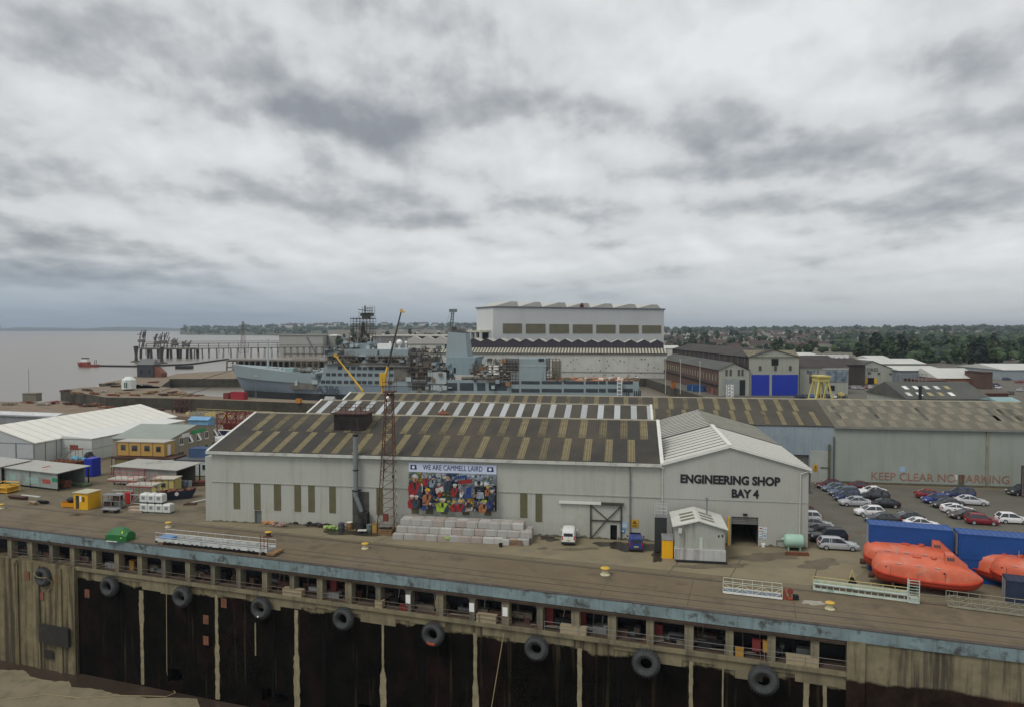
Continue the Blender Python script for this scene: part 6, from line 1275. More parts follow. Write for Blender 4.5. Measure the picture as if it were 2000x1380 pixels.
wp = G(338, 925, .3); WF = Frame((wp.x, wp.y), R(-7))
cabin('white site cabin left of the shop corner, dark roof edge and square window', WF, 0, 0, .1, 8.6, 2.8, 2.9, mat('cabin white', (.46,.49,.48), .6, .07, .8), mat('dark roof felt', (.09,.10,.11), .8, .1), [(1.0, .9, 1.2, .8), (6.3, 1.0, 1.2, .9)])
t = thing('pipe_bundle', 'rusty bundle of pipes lying right of the open shed by the shop corner', 'pipes', G(392, 948), R(10)); mb = MB(); [mb.tube((-2, .3*i, .2+.25*(i % 2)), (2.4, .3*i+.2, .2+.25*(i % 2)), .13) for i in range(6)]; mb.build('pipes', M['darkrust'], t); MB().tube((-1.5,.5,.6), (2.2,.9,.75), .16).build('red_pipe', mat('brown red', (.18,.04,.03)), t)
# open sheds ----------------------------------------------------------------
def open_shed(label, pf, zf, pl, pb, m_wall, m_roof, ztop, patches=()):
    """pf front right roof corner, pl front left, pb back right (photo points at the roof)"""
    a, b_, c = G(*pf, zf), G(*pl, zf), G(*pb, zf); dx = (a-b_); L_ = dx.length; ang = math.atan2(dx.y, dx.x); fr_ = Frame((b_.x, b_.y), ang); W_ = max(4.5, (c-a).length*.98)
    t = thing('open_shed', label, 'shed', fr_.w(0, 0), ang); MB().box(.15, L_-.1, .15, .25, .35, zf-.1).box(.15, .25, .25, W_-.15, .2, zf-.1).box(.25, L_-1, W_-.25, W_-.15, .2, zf-.1).build('wall', m_wall, t)
    MB().add([(-.2,-.2,zf),(L_+.3,-.2,zf),(L_+.3,W_,zf+.25),(-.2,W_,zf+.25),(-.2,-.2,zf+.1),(L_+.3,-.2,zf+.1),(L_+.3,W_,zf+.35),(-.2,W_,zf+.35)], [(0,3,2,1),(4,5,6,7),(0,1,5,4),(1,2,6,5),(2,3,7,6),(3,0,4,7)]).build('roof', m_roof, t)
    mb = MB(); [mb.box(x_-.08, x_+.08, y_-.08, y_+.08, 0, zf) for x_ in (.2, L_*.5, L_-.1) for y_ in (.2, W_-.2)]; mb.build('frame', M['black'], t)
    for p_ in patches: MB().box(L_*p_[0], L_*p_[1], .12, .145, zf*p_[2], zf*p_[3]).build('paint_patch', p_[4], t)
    return t, fr_, L_, W_
tin = mat('tin roof', (.37,.365,.33), .7, .1, .5, corr=('X', .35), corrb=.4, blotch=((.24,.20,.16), .6, .5)); wgreen = mat('faded green sheet', (.27,.31,.285), .8, .12, .5, streak=.5, scol=(.14,.15,.13), blotch=((.17,.17,.16), .7, .35)); wtin = mat('grey sheet', (.245,.245,.225), .8, .1, .5, corr=('X', .35), corrb=.4, streak=.6, scol=(.12,.10,.08))
turq = mat('turquoise patch', (.26,.38,.34), .8, .1)
sA, fA, LA, WA = open_shed('left open ended shed, pale green front with red and green marks', (112, 924), 3.0, (4, 912), (170, 911), wgreen, tin, 3, [(.13, .24, .35, .68, turq), (.42, .66, .25, .62, turq), (.72, .86, .36, .60, mat('red smear', (.33,.07,.05), .8, .3, 3)), (.89, .98, .5, .72, mat('green smear', (.02,.20,.10), .8, .3, 3))])
MB().box(LA*.52, LA*.56, 2.0, 4.5, 3.22, 3.25).build('red_strip', mat('red strip', (.35,.06,.03), .8), sA)
open_shed('shed continuing left of the pale green one, cut by the picture edge', (2, 911), 3.2, (-70, 903), (40, 900), wtin, tin, 3)
sB, fB, LB_, WB = open_shed('right open ended shed with grey sheeted front behind the scaffold towers', (345, 918), 3.2, (219, 910), (386, 905), wtin, tin, 3)
MB().add([(LB_*.55, 1.0, 3.42), (LB_*.95, 4.5, 3.62), (LB_*.99, 4.3, 4.0), (LB_*.6, .9, 3.9)], [(0,1,2,3)]) 
t = thing('roof_board', 'pale board lying tilted on the roof of the right open shed', 'board', fB.w(LB_*.35, 2.5, 3.45), fB.a+.5); MB().box(0, 4.6, 0, .12, 0, .5).build('board', M['offwhite'], t)
t = thing('rusty_machine', 'rusty machinery standing inside the mouth of the left open shed', 'machine', fA.w(LA-1.8, 1.6), fA.a); MB().cbox(0,1,.7,1.6,1.2,1.2).tube((-.5,0,1.2),(1.4,.4,.9),.25).lathe([(.4,-.3),(.4,.3)], c=(.8,.3,.5), ax='y').build('body', M['rust'], t); MB().box(-.4, 3.2, 2.2, 3.6, 0, .5).build('green_bed', mat('dull green bed', (.10,.14,.08), .8, .2), t)
t = thing('storage_drum', 'pale drums standing in the mouth of the right open shed', 'drums', fB.w(LB_+.6, 2.3), 0); mb = MB(); [mb.lathe([(.38,0),(.4,.1),(.4,1.0),(.36,1.05)], c=(x_, y_, 0), n=12) for x_, y_ in ((0,0),(-.9,.3),(-1.7,.5))]; mb.build('drum', mat('drum pale', (.30,.36,.38), .6, .1), t)
# cream hut and skip
kp = G(295, 962); KF = Frame((kp.x, kp.y), R(-2))
cabin('small cream yellow hut with two dark windows in front of the right open shed', KF, 0, 0, 0, 3.9, 2.4, 2.35, mat('hut cream', (.50,.42,.16), .7, .1, 1, blotch=((.3,.2,.12), .4, 1.2)), mat('hut roof cream', (.46,.42,.34), .7, .1), [(.8, .55, 1.0, .75), (2.1, .75, 1.0, .7)])
t = thing('skip', 'dark navy skip heaped with brown waste right of the white wrapped stacks', 'skip', G(311, 978), R(24)); MB().add([(0,0,0),(4.6,0,0),(4.6,1.7,0),(0,1.7,0),(-.5,-.15,1.35),(5.3,-.15,1.35),(5.3,1.85,1.35),(-.5,1.85,1.35)], [(0,3,2,1),(0,1,5,4),(1,2,6,5),(2,3,7,6),(3,0,4,7)]).build('body', mat('skip navy', (.018,.024,.045), .5, .3), t, recalc=False)
mb = MB(); rk = random.Random(2); [mb.blob((rk.uniform(-.2, 4.8), rk.uniform(.1, 1.6), 1.25), rk.uniform(.25, .55), 1, .3, (1,1,.7)) for _ in range(22)]; mb.build('waste', M['rust'], t); MB().lathe([(.3,-.02),(.3,.02)], c=(2.5,-.16,.95), ax='y').build('white_disc', M['white'], t)
# IBC / wrapped stacks: 4 below, 3 above
ip = G(273, 1000); IF = Frame((ip.x, ip.y), R(-9)); wrap = mat('white wrapping', (.60,.62,.57), .4, .06, 1.5, bump=.5, bscale=4)
def wrapmesh():
    mb = MB(); mb.loft([[(.03,.03,.12),(1.07,.03,.12),(1.07,1.07,.12),(.03,1.07,.12)], [(0,0,.2),(1.1,0,.2),(1.1,1.1,.2),(0,1.1,.2)], [(0,0,1.1),(1.1,0,1.1),(1.1,1.1,1.1),(0,1.1,1.1)], [(.12,.12,1.28),(.98,.12,1.28),(.98,.98,1.28),(.12,.98,1.28)]]); return mb.mesh('wrap', wrap)
wm_me = wrapmesh(); pal = MB().box(0,1.1,0,1.1,.09,.13).box(0,.12,0,1.1,0,.09).box(.5,.62,0,1.1,0,.09).box(.98,1.1,0,1.1,0,.09).mesh('pallet', M['black']); lab_ = MB().box(.3,.8,-.012,0,.5,.95).mesh('paper_label', mat('label grey', (.22,.24,.26), .6, .3, 6))
k_ = 0
for lev, n_ in ((0, 4), (1, 3)):
    for i in range(n_):
        t = thing('wrapped_pallet', '%s white wrapped pallet in the %s of the stack of seven' % (('leftmost', 'second', 'third', 'rightmost')[i] if lev == 0 else ('left', 'middle', 'right')[i], ('lower row', 'upper row')[lev]), 'pallet', IF.w(i*1.17*1.05, 0, lev*1.42), IF.a, 'white wrapped pallets stacked in the yard'); t.scale = (1.06, 1.06, 1.08)
        link('wrap', wm_me, t); link('pallet', pal, t); link('paper_label', lab_, t)
# yellow kiosk
kp = G(144, 993); KF = Frame((kp.x, kp.y), R(-14)); t = thing('kiosk', 'bright yellow kiosk with open doorway and small window on the quay', 'kiosk', KF.w(0, 0), KF.a); yk = mat('kiosk yellow', (.66,.36,.015), .5, .07, 1); mb = MB()
holewall(mb, 0, 2.6, 0, 2.45, 0, [(.35, 1.0, .02, 2.05), (1.55, 2.0, 1.1, 1.9)], 1.2, 0, 1); mb.quad((2.6,0,0),(2.6,2.4,0),(2.6,2.4,2.45),(2.6,0,2.45)).quad((0,0,0),(0,0,2.45),(0,2.4,2.45),(0,2.4,0)).quad((0,2.4,0),(0,2.4,2.45),(2.6,2.4,2.45),(2.6,2.4,0)).build('wall', [yk, M['dark']], t)
MB().box(-.12, 2.72, -.15, 2.5, 2.45, 2.55).build('roof', mat('kiosk roof', (.42,.40,.28), .7, .1), t); MB().box(.38, .42, .02, 1.0, .05, 2.0).build('door', M['steelgrey'], t); MB().box(1.1, 1.42, -.02, -.003, 1.15, 2.05).build('notice', M['white'], t)
t = thing('skip', 'small orange yellow skip carrying a dark lump left of the yellow kiosk', 'skip', G(120, 990), R(-8)); MB().add([(0,0,.1),(2.0,0,.1),(2.0,1.2,.1),(0,1.2,.1),(-.1,-.05,.75),(2.1,-.05,.75),(2.1,1.25,.75),(-.1,1.25,.75)], [(0,3,2,1),(0,1,5,4),(1,2,6,5),(2,3,7,6),(3,0,4,7)]).build('body', mat('orange yellow', (.66,.27,.01), .5, .1), t, recalc=False); MB().blob((1.2,.6,1.0), .7, 2, .15, (1,.7,.7)).build('load', M['black'], t)
t = thing('fence_cage', 'yellow tubular cage standing at the left edge of the yard', 'cage', G(-18, 962), R(-14)); mb = MB(); [mb.path([(0,0,z_),(3.3,0,z_),(3.3,2.4,z_),(0,2.4,z_),(0,0,z_)], .07, n=5) for z_ in (.3, 1.0, 1.5)]; [mb.bar((x_, y_, 0), (x_, y_, 1.5), .07) for x_ in (0,1.65,3.3) for y_ in (0, 2.4)]; mb.build('frame', M['yellow'], t); MB().box(.2, 3.1, .2, 2.2, .1, .9).build('panel', mat('orange panel', (.42,.22,.02), .7, .2), t)
# scaffold towers with red rails
def tower(label, p, ang, L_, W_, H_):
    t = thing('scaffold_tower', label, 'scaffold tower', p, ang, 'scaffold towers with red rails'); MB().box(-.3, L_+.3, -.2, W_+.2, H_-.25, H_).build('platform', mat('platform board', (.40,.38,.32), .8, .15, 1), t); mb = MB()
    for x_ in (.3, L_-.3):
        for y_ in (0, W_): mb.bar((x_, y_, 0), (x_, y_, H_-.25), .07)
        mb.bar((x_, 0, .2), (x_, W_, H_-.4), .04); mb.bar((x_, 0, H_*.5), (x_, W_, H_*.5), .04)
    mb.bar((.3,0,.2), (L_-.3,0,H_-.4), .05); mb.bar((.3,0,H_*.5), (L_-.3,0,H_*.5), .05); mb.bar((.3,0,.3), (L_-.3,0,.3), .05); mb.build('legs', M['galv'], t); mb = MB()
    n_ = int(L_/1.0)
    for i in range(n_+1):
        for y_ in (-.15, W_+.15): mb.bar((L_*i/n_, y_, H_-.2), (L_*i/n_, y_, H_+1.1), .035)
    for z_ in (H_+.55, H_+1.1): mb.path([(0,-.15,z_),(L_,-.15,z_),(L_,W_+.15,z_),(0,W_+.15,z_),(0,-.15,z_)], .028, n=4)
    mb.build('handrail', mat('red rail', (.36,.05,.05), .6, .2), t); MB().box(-.3, L_+.3, -.3, -.21, H_-.4, H_-.2).build('fascia_board', mat('red brown board', (.20,.05,.04)), t)
tower('left scaffold tower with pale platform and red rails', G(216, 978), R(-10), 4.3, 2.2, 3.6); tower('right scaffold tower with pale platform and red rails', G(252, 985), R(-10), 4.0, 2.0, 3.2)
t = thing('racking', 'grey steel rack of cabinets right of the yellow kiosk', 'racking', G(199, 992), R(-10)); mb = MB(); [mb.box(x_, x_+.1, y_, y_+.1, 0, 2.0) for x_ in (0, 1.5, 3.0) for y_ in (0, 1.2)]; [mb.box(0, 3.1, 0, 1.3, z_, z_+.08) for z_ in (.2, 1.1, 2.0)]; mb.build('frame', M['steelgrey'], t); MB().box(.2, 1.2, .2, 1.1, .3, 1.0).box(1.7, 2.7, .2, 1.1, 1.2, 1.9).build('goods', M['darkrust'], t)
t = thing('tool_cabinet', 'pale upright tool cabinet between the kiosk and the red bin', 'cabinet', G(222, 990), R(-10)); MB().box(0, 1.0, 0, .8, .1, 2.0).build('body', mat('cabinet grey green', (.36,.37,.30), .6), t); MB().box(-.04, 1.04, -.04, .84, 2.0, 2.06).build('top', M['offwhite'], t)
t = thing('red_bin', 'bright red upright bin left of the wrapped pallets', 'bin', G(244, 983), R(-10)); MB().box(0, .9, 0, .8, .1, 1.6).build('body', mat('bright red', (.50,.02,.02), .5), t); MB().box(-.05, .95, -.05, .85, 1.6, 1.72).build('lid', mat('bright red', (.5,.02,.02)), t)
t = thing('pipe_rack', 'low grey rack of pipes lying in front of the yellow kiosk', 'pipes', G(197, 1001), R(-9)); mb = MB(); [mb.tube((0, .22*i, .55), (2.6, .22*i, .55), .1) for i in range(5)]; mb.build('pipes', M['steelgrey'], t); MB().box(.3,.5,0,1,0,.45).box(2.1,2.3,0,1,0,.45).build('stand', M['black'], t)
for i, (px, py, lb_) in enumerate(((258, 1000, 'flat stack of boards left of the wrapped pallets'), (258, 994, 'second flat stack of timber behind the flat boards'))):
    t = thing('timber_stack', lb_, 'timber', G(px-8, py), R(-8+8*i)); [MB().box(-.05*k, 2.2, 0+.05*k, 1.0, .12*k, .12*k+.09).build('board', mat('board tan', (.34,.27,.20), .85, .2, 2), t) for k in range(3)]
for i, (px, py, lb_, L2, m_) in enumerate(((10, 973, 'dark plates stacked on the ground below the yellow cage', 4.2, M['darkrust']), (50, 985, 'short pile of pale topped timbers near the left open shed', 1.6, M['wood']), (70, 983, 'dark heap of metal parts near the left open shed', 1.8, M['dark']), (35, 968, 'long pale plank lying in front of the left open shed', 4.5, M['offwhite']))):
    t = thing('material_pile', lb_, 'pile', G(px, py), R(-20)); rk = random.Random(i); [MB().cbox(L2/2+rk.uniform(-.1,.1), .5+rk.uniform(-.2,.2), .1+.17*k, L2*rk.uniform(.8,1), rk.uniform(.3,.9) if i != 3 else .3, .15, rz=rk.uniform(-.15,.15)).build('plank', m_ if k < 2 or i != 1 else mat('board tan', (.34,.27,.20)), t) for k in range(1 if i == 3 else 3)]
for i, (px, py, w_, m_) in enumerate(((365, 970, 1.6, 'white'), )): pass
o = tag(MB().cbox(0,0,.1,5.0,.35,.2).build('white_beam', M['offwhite'], None, G(398, 977), R(58)), 'long white beam lying on the ground left of the shop corner', 'beam')
o = tag(MB().cbox(0,0,.1,1.8,.5,.2).cbox(.2,.3,.2,1.5,.3,.2).build('rusty_plate', M['darkrust'], None, G(371, 985), R(5)), 'dark rusty plate on the ground at the end of the white beam', 'plate')
# waste along the shop wall
rk = random.Random(9)
LITTER = [(528, 1022, 'heap of orange and white rags by the shop wall', 'rag_heap', (.42,.22,.10)), (583, 1023, 'black bin bags lying against the shop wall', 'bin_bags', (.02,.02,.022)), (613, 1026, 'second heap of black bags against the shop wall', 'bin_bags', (.022,.02,.02)), (632, 1028, 'third heap of dark bags and red scraps by the wall', 'bin_bags', (.05,.025,.025)),
  (648, 1033, 'lime green sheet over a small heap by the shop wall', 'sheet_heap', (.28,.42,.12)), (545, 1027, 'low pinkish heap of rubbish by the shop wall', 'rubbish_heap', (.30,.20,.17))]
for px, py, lb_, nm, c in LITTER:
    m_ = mat('litter %s' % nm+str(px), c, .8, .3, 3); mb = MB(); [mb.blob((rk.uniform(-.9,.9), rk.uniform(-.3,.3), rk.uniform(.15,.4)), rk.uniform(.25,.45), 1, .35, (1.2,.8,.7), rnd=rk) for _ in range(7)]; tag(mb.build(nm, m_, None, G(px, py)), lb_, 'rubbish')
for px, py, lb_, c, c2 in ((667, 1035, 'dark grey drum standing by the wall left of the brown drum', (.06,.065,.075), None), (683, 1033, 'brown drum with white lid by the shop wall', (.25,.14,.05), (.6,.6,.55)), (722, 1038, 'grey drum right of the sooty fan housing', (.12,.14,.13), None)):
    t = thing('oil_drum', lb_, 'drum', G(px, py)); MB().lathe([(.42,0),(.44,.05),(.43,.4),(.45,.45),(.43,.5),(.43,.95),(.44,1.0)], n=16).build('body', mat('drum %s' % px, c, .6, .2, 2), t, smooth=True); MB().lathe([(.43,1.0),(.36,1.06)], n=16).build('lid', mat('drumlid %s' % px, c2 or c, .6), t)
t = thing('wooden_crate', 'open wooden crate at the foot of the lattice mast', 'crate', G(738, 1044), SHOP.a); mb = MB(); [mb.box(0, 1.9, y_, y_+.06, z_, z_+.2) for y_ in (0, 1.1) for z_ in (.05, .32, .59)]; [mb.box(x_, x_+.06, .06, 1.1, z_, z_+.2) for x_ in (0, 1.84) for z_ in (.05, .32, .59)]; mb.box(0.06,1.84,.06,1.1,.02,.1).build('slats', M['wood'], t); MB().cbox(.9,.6,.5,1.3,.7,.7).build('contents', M['dark'], t)
t = thing('yellow_crate', 'ochre crate standing between the grey drum and the lattice mast', 'crate', G(727, 1040), SHOP.a); MB().box(0,.6,0,.6,0,1.2).build('body', mat('ochre', (.36,.22,.05), .8, .2), t); MB().box(-.05,.65,-.05,.65,1.2,1.28).build('lid', M['wood'], t)
t = thing('hand_cart', 'small flat white topped cart on the ground in front of the drums', 'cart', G(698, 1041), SHOP.a+.2); MB().box(0,1.2,0,.7,.3,.38).build('bed', M['offwhite'], t); [MB().lathe([(.15,-.04),(.15,.04)], c=(x_, y_, .15), ax='y').build('wheel', TYRE, t) for x_ in (.2, 1.0) for y_ in (0, .7)]

# ================================================================== OLD DOCKS BEHIND THE TENT
def oq(px, py): return G(px, py)
t = thing('sentry_hut', 'small octagonal white hut standing on the old dock quay', 'hut', G(252, 761), 0); MB().lathe([(3.0,.6),(3.0,4.6),(1.4,5.9),(.3,6.0)], n=8).build('wall', mat('white hut', (.62,.66,.62), .6, .05), t); MB().box(-.6,.6,-2.95,-2.75,1.2,3.6).build('door', mat('dark green door', (.04,.08,.06)), t); MB().lathe([(2.2,0),(2.2,.6)], n=8).build('base', M['dark'], t)
t = thing('brick_pump_house', 'brick pump house with grey hipped roof at the head of the old dock', 'building', G(268, 736), R(-8)); MB().box(0, 10, 0, 6, 0, 7.0).build('wall', mat('black brick', (.045,.05,.055), .9, .25, .5), t); MB().add([(-.3,-.3,7),(10.3,-.3,7),(10.3,6.3,7),(-.3,6.3,7),(1,3.5,10.2),(9,3.5,10.2)], [(0,1,5,4),(1,2,5),(2,3,4,5),(3,0,4)]).build('roof', mat('slate grey', (.135,.14,.14), .8, .1, .3), t); MB().add([(10,.5,0),(14.5,.5,0),(14.5,5.5,0),(10,5.5,0),(10,.5,6.2),(14.5,.5,2.4),(14.5,5.5,2.4),(10,5.5,6.2)], [(0,1,5,4),(1,2,6,5),(2,3,7,6),(4,5,6,7)]).build('brick_lean_to', mat('red brick', (.17,.07,.045), .9, .2, .5), t); MB().box(2,3,-.05,0,2,4).box(7,8,-.05,0,2,4).build('window', M['dark'], t)
def lamp_post(p, h, label, m=M['steelgrey'], name='lamp_post', cat='lamp post', group='tall posts on the old docks'):
    t = thing(name, label, cat, p, 0, group); MB().tube((0,0,0),(0,0,h), .12, .07).build('pole', m, t); MB().box(-.5,.5,-.15,.15,h-.05,h+.15).build('lamp_head', M['offwhite'], t); return t
lamp_post(G(311, 735), 16, 'tall post on the breakwater right of the brick pump house'); lamp_post(G(57, 781), 12, 'thin pole beside the stone wall block at the far left'); lamp_post(G(500, 779), 9, 'post on the old dock quay in front of the ship bow')
t = thing('stone_block', 'upright grey concrete block on the left shoreline below a thin pole', 'wall', G(44, 783), R(-6)); MB().box(0,5.4,0,3,0,2.9).build('body', mat('grey stone', (.17,.16,.12), .9, .15, .3), t); MB().box(-.2,5.6,-.2,3.2,2.9,3.05).build('capping', mat('grey stone', (.17,.16,.12)), t)
t = thing('mooring_buoy_deck', 'white topped dark pontoon moored at the point of the dock island', 'pontoon', G(186, 752, -1), R(-5)); MB().box(0,11,0,4,-4.5,-.6).build('hull', M['dark'], t); MB().box(0,11,0,4,-.6,-.3).build('deck', M['offwhite'], t)
# red containers and small things on the dock quay
CQ = Frame(G(450, 779), QUAY.a)
make_container('red container on the old dock quay just below the ship bow', CQ, 0, 0, 0, 6.1, 2.4, 2.9, mat('container red', (.30,.02,.03), .6, .1), group='red containers below the ship'); make_container('small brown red container left of the red one by the ship bow', Frame(G(436, 778), QUAY.a), 0, 0, 0, 2.4, 2.2, 2.3, mat('brown red', (.18,.04,.03)), group='red containers below the ship')
make_container('red container half hidden by the shop roof under the grey ship', Frame(G(620, 793), QUAY.a), 0, 0, 0, 7, 2.4, 1.9, mat('container red', (.3,.02,.03)), group='red containers below the ship'); make_container('small orange box on the old dock quay under the ship hull', Frame(G(577, 786), QUAY.a), 0, 0, 0, 1.9, 1.5, 1.5, mat('orange box', (.5,.20,.03), .7), group=None)
t = thing('canvas_tent', 'small grey ridge shelter on the quay below the ship number', 'shelter', G(628, 788), QUAY.a); MB().loft([[(0,0,0),(0,2.5,2.6),(0,5,0)], [(4,0,0),(4,2.5,2.6),(4,5,0)]]).build('canvas', mat('grey canvas', (.30,.31,.29), .8, .1), t)
rk = random.Random(21); names_ = ['rusty', 'brown', 'dark', 'reddish', 'ochre', 'weathered']
DEB = [(130,765),(150,768),(172,763),(188,770),(205,766),(222,772),(240,769),(262,772),(285,770),(302,766),(318,772),(336,768),(352,771),(368,769),(380,773),(60,787),(85,790),(105,788),(140,790),(165,793),(190,792),(212,797),(20,790),(280,800),(310,801),(235,755),(215,750),(285,752),(300,747)]
dm = [M['rust'], M['darkrust'], M['wood'], mat('brown red', (.18,.04,.03)), mat('old timber grey', (.20,.17,.13), .9, .2, 1), mat('pale junk', (.33,.30,.25), .9, .2, 1)]
cells = 'first second third fourth fifth sixth seventh eighth ninth tenth'.split()
for i, (px, py) in enumerate(DEB):
    m_ = dm[rk.randrange(6)]; mb = MB(); n_ = rk.randrange(4, 9)
    for _ in range(n_):
        if rk.random() < .6: mb.cbox(rk.uniform(-2.5,2.5), rk.uniform(-1,1), rk.uniform(.2,.7), rk.uniform(1,4.5), rk.uniform(.3,1.2), rk.uniform(.2,.8), rz=rk.uniform(-.5,.5))
        else: mb.tube((rk.uniform(-3,0), rk.uniform(-1,1), rk.uniform(.2,.8)), (rk.uniform(0,3), rk.uniform(-1,1), rk.uniform(.2,1.2)), .18)
    o = mb.build('scrap_pile', m_, None, G(px, py), rk.uniform(-.4,.1)); area = 'old dock quay' if i < 15 else ('slipway behind the tent' if i < 25 else 'dock island')
    j = i if i < 15 else (i-15 if i < 25 else i-25); word = cells[j] if j < 10 else ('eleventh','twelfth','thirteenth','fourteenth','fifteenth')[j-10]
    tag(o, 'heap of scrap on the %s, %s listed from its left part' % (area, word), 'scrap', 'scrap heaps around the old docks')
# inner quay railings, red frames
MQ = Frame(QUAY.w(0, 108.6), QUAY.a); x0 = MQ.hit(346, 812)[0]; x1 = MQ.hit(500, 815)[0]
railing(MQ, 'yellow posted railing along the inner dock wall behind the office', x0, x1, 8.5, 0, 1.3, 3.0, ylw, .06)
t = thing('fender_boards', 'pale green and yellow boards standing along the inner dock wall', 'boards', MQ.w(x0+1, 2.5), QUAY.a); mb = MB(); rk = random.Random(8)
cols_ = [mat('board pale green', (.22,.28,.18), .9, .2), ylw, mat('board grey', (.25,.24,.18), .9, .2)]
for k in range(14): MB().box(k*1.45, k*1.45+1.3, 0, .6, 0, rk.uniform(.7,1.5)).build('board', cols_[rk.randrange(3)], t)
def steel_frame(label, p, ang, L_, W_, H_, m, seed):
    t = thing('dock_block_frame', label, 'steel frame', p, ang); rk_ = random.Random(seed); mb = MB()
    for x_ in (0, L_*.33, L_*.66, L_):
        for y_ in (0, W_): mb.bar((x_, y_, 0), (x_, y_, H_), .16)
        mb.bar((x_, 0, H_), (x_, W_, H_), .14); mb.bar((x_,0,0), (x_,W_,H_), .1)
    for y_ in (0, W_):
        for z_ in (H_*.5, H_): mb.bar((0,y_,z_), (L_,y_,z_), .14)
        for i in range(3): mb.bar((L_*i/3,y_,0), (L_*(i+1)/3,y_,H_), .1); mb.bar((L_*i/3,y_,H_), (L_*(i+1)/3,y_,0), .1)
    mb.build('lattice', m, t); MB().cbox(L_*.5, W_*.5, H_*.25, L_*.7, W_*.6, H_*.35).build('plates', m, t); return t
dkred = mat('red oxide steel', (.16,.028,.022), .8, .3, .8)
steel_frame('tall red oxide steel frame structure between the office and the shop roof', G(424, 842), R(-8), 8, 5, 4.6, dkred, 1); steel_frame('smaller brown steel gantry frame on the old dock behind the tent', G(336, 805), R(-18), 5, 3, 4.2, M['darkrust'], 2)
t = thing('white_truss', 'white lattice truss with pale sheet lying before the red steel frame', 'truss', G(426, 858), R(-10)); mb = MB(); [mb.bar((0,0,z_), (9,0,z_), .12) for z_ in (0.4, 2.4)]; [mb.bar((i*1.5,0,.4 if i % 2 else 2.4), (i*1.5+1.5,0,2.4 if i % 2 else .4), .09) for i in range(6)]; mb.build('truss', M['offwhite'], t); MB().box(0, 9, .4, .6, .3, 2.3).build('backing', mat('blue black panel', (.03,.03,.08)), t); MB().blob((2.5,-2,.6), 1.8, 2, .12, (1.4,1,.45)).build('sheet', mat('pale grey sheet', (.42,.43,.44), .7), t)
t = thing('blue_canopy', 'pale blue sheet roof showing behind the office ridge', 'canopy', G(366, 835), R(-6)); MB().prof([(0,2.2),(2,3.0),(4,2.2)], 0, 6).build('sheet', mat('light blue sheet', (.16,.33,.50), .6), t); MB().box(.2,5.8,.3,3.7,0,2.15).build('body', mat('light blue sheet', (.16,.33,.5)), t)
tag(MB().box(0, 30, 0, 6, 0, 2.2).box(-.3,30.3,-.3,6.3,2.2,2.45,).build('low_store', [mat('low store grey', (.22,.23,.24), .8, .1)], None, G(-60, 823), R(-14)), 'long low grey roofed store behind the large tent at the left edge', 'building')
tag(MB().prof([(-.4,2.2),(3,3.1),(6.4,2.2)], -.3, 30.3).build('store_roof', mat('pale store roof', (.50,.51,.50), .6), None, G(-60, 823), R(-14)), 'pale roof of the long low store behind the large tent', 'roof')
# ================================================================== NAVAL AUXILIARY SHIP
c_b = D(455, 760, 322); c_s = D(1250, 770, 294)
SF = Frame((c_b.x, c_b.y), math.atan2(c_s.y-c_b.y, c_s.x-c_b.x)); SL = math.hypot(c_s.x-c_b.x, c_s.y-c_b.y)
HB = 12.0   # half beam; local y = 0 is the port (near) side, x = 0 the stem
def sh(px, py, v=0.0): return SF.hit(px, py, v)
def sr(x0, y0, x1, y1, v=0.0):
    a, zt = SF.hit(x0, y0, v); b_, zb = SF.hit(x1, y1, v); return (a, b_, zb, zt)
sg = mat('ship grey blue', (.245,.298,.312), .6, .07, .12, streak=.3, scol=(.20,.25,.26), sscale=.4, blotch=((.22,.30,.33), .5, .12)); sg2 = mat('ship hull blue grey', (.185,.235,.28), .6, .08, .1, streak=.35, scol=(.13,.16,.18), sscale=.3); sg3 = mat('ship light grey', (.37,.42,.42), .6, .07, .2, streak=.3)
sblk = mat('boot topping', (.018,.02,.022), .7, .3, .3); clut = mat('deck clutter', (.13,.125,.11), .85, .35, .5, blotch=((.22,.16,.10), .6, .8)); clut2 = mat('scaffold brown', (.16,.13,.10), .9, .35, 1.5); sdark = mat('ship opening', (.035,.045,.055), .7, .3, .4); orust = mat('orange primer deck', (.33,.15,.06), .85, .3, .3)
SH = thing('naval_ship', 'long blue grey naval support ship marked A386 lying in the basin under scaffolding', 'ship', SF.w(0, 0), SF.a)
def sbox(name, r, v0, v1, m, par=None): return MB().box(r[0], r[1], v0, v1, r[2], r[3]).build(name, m, par or SH)
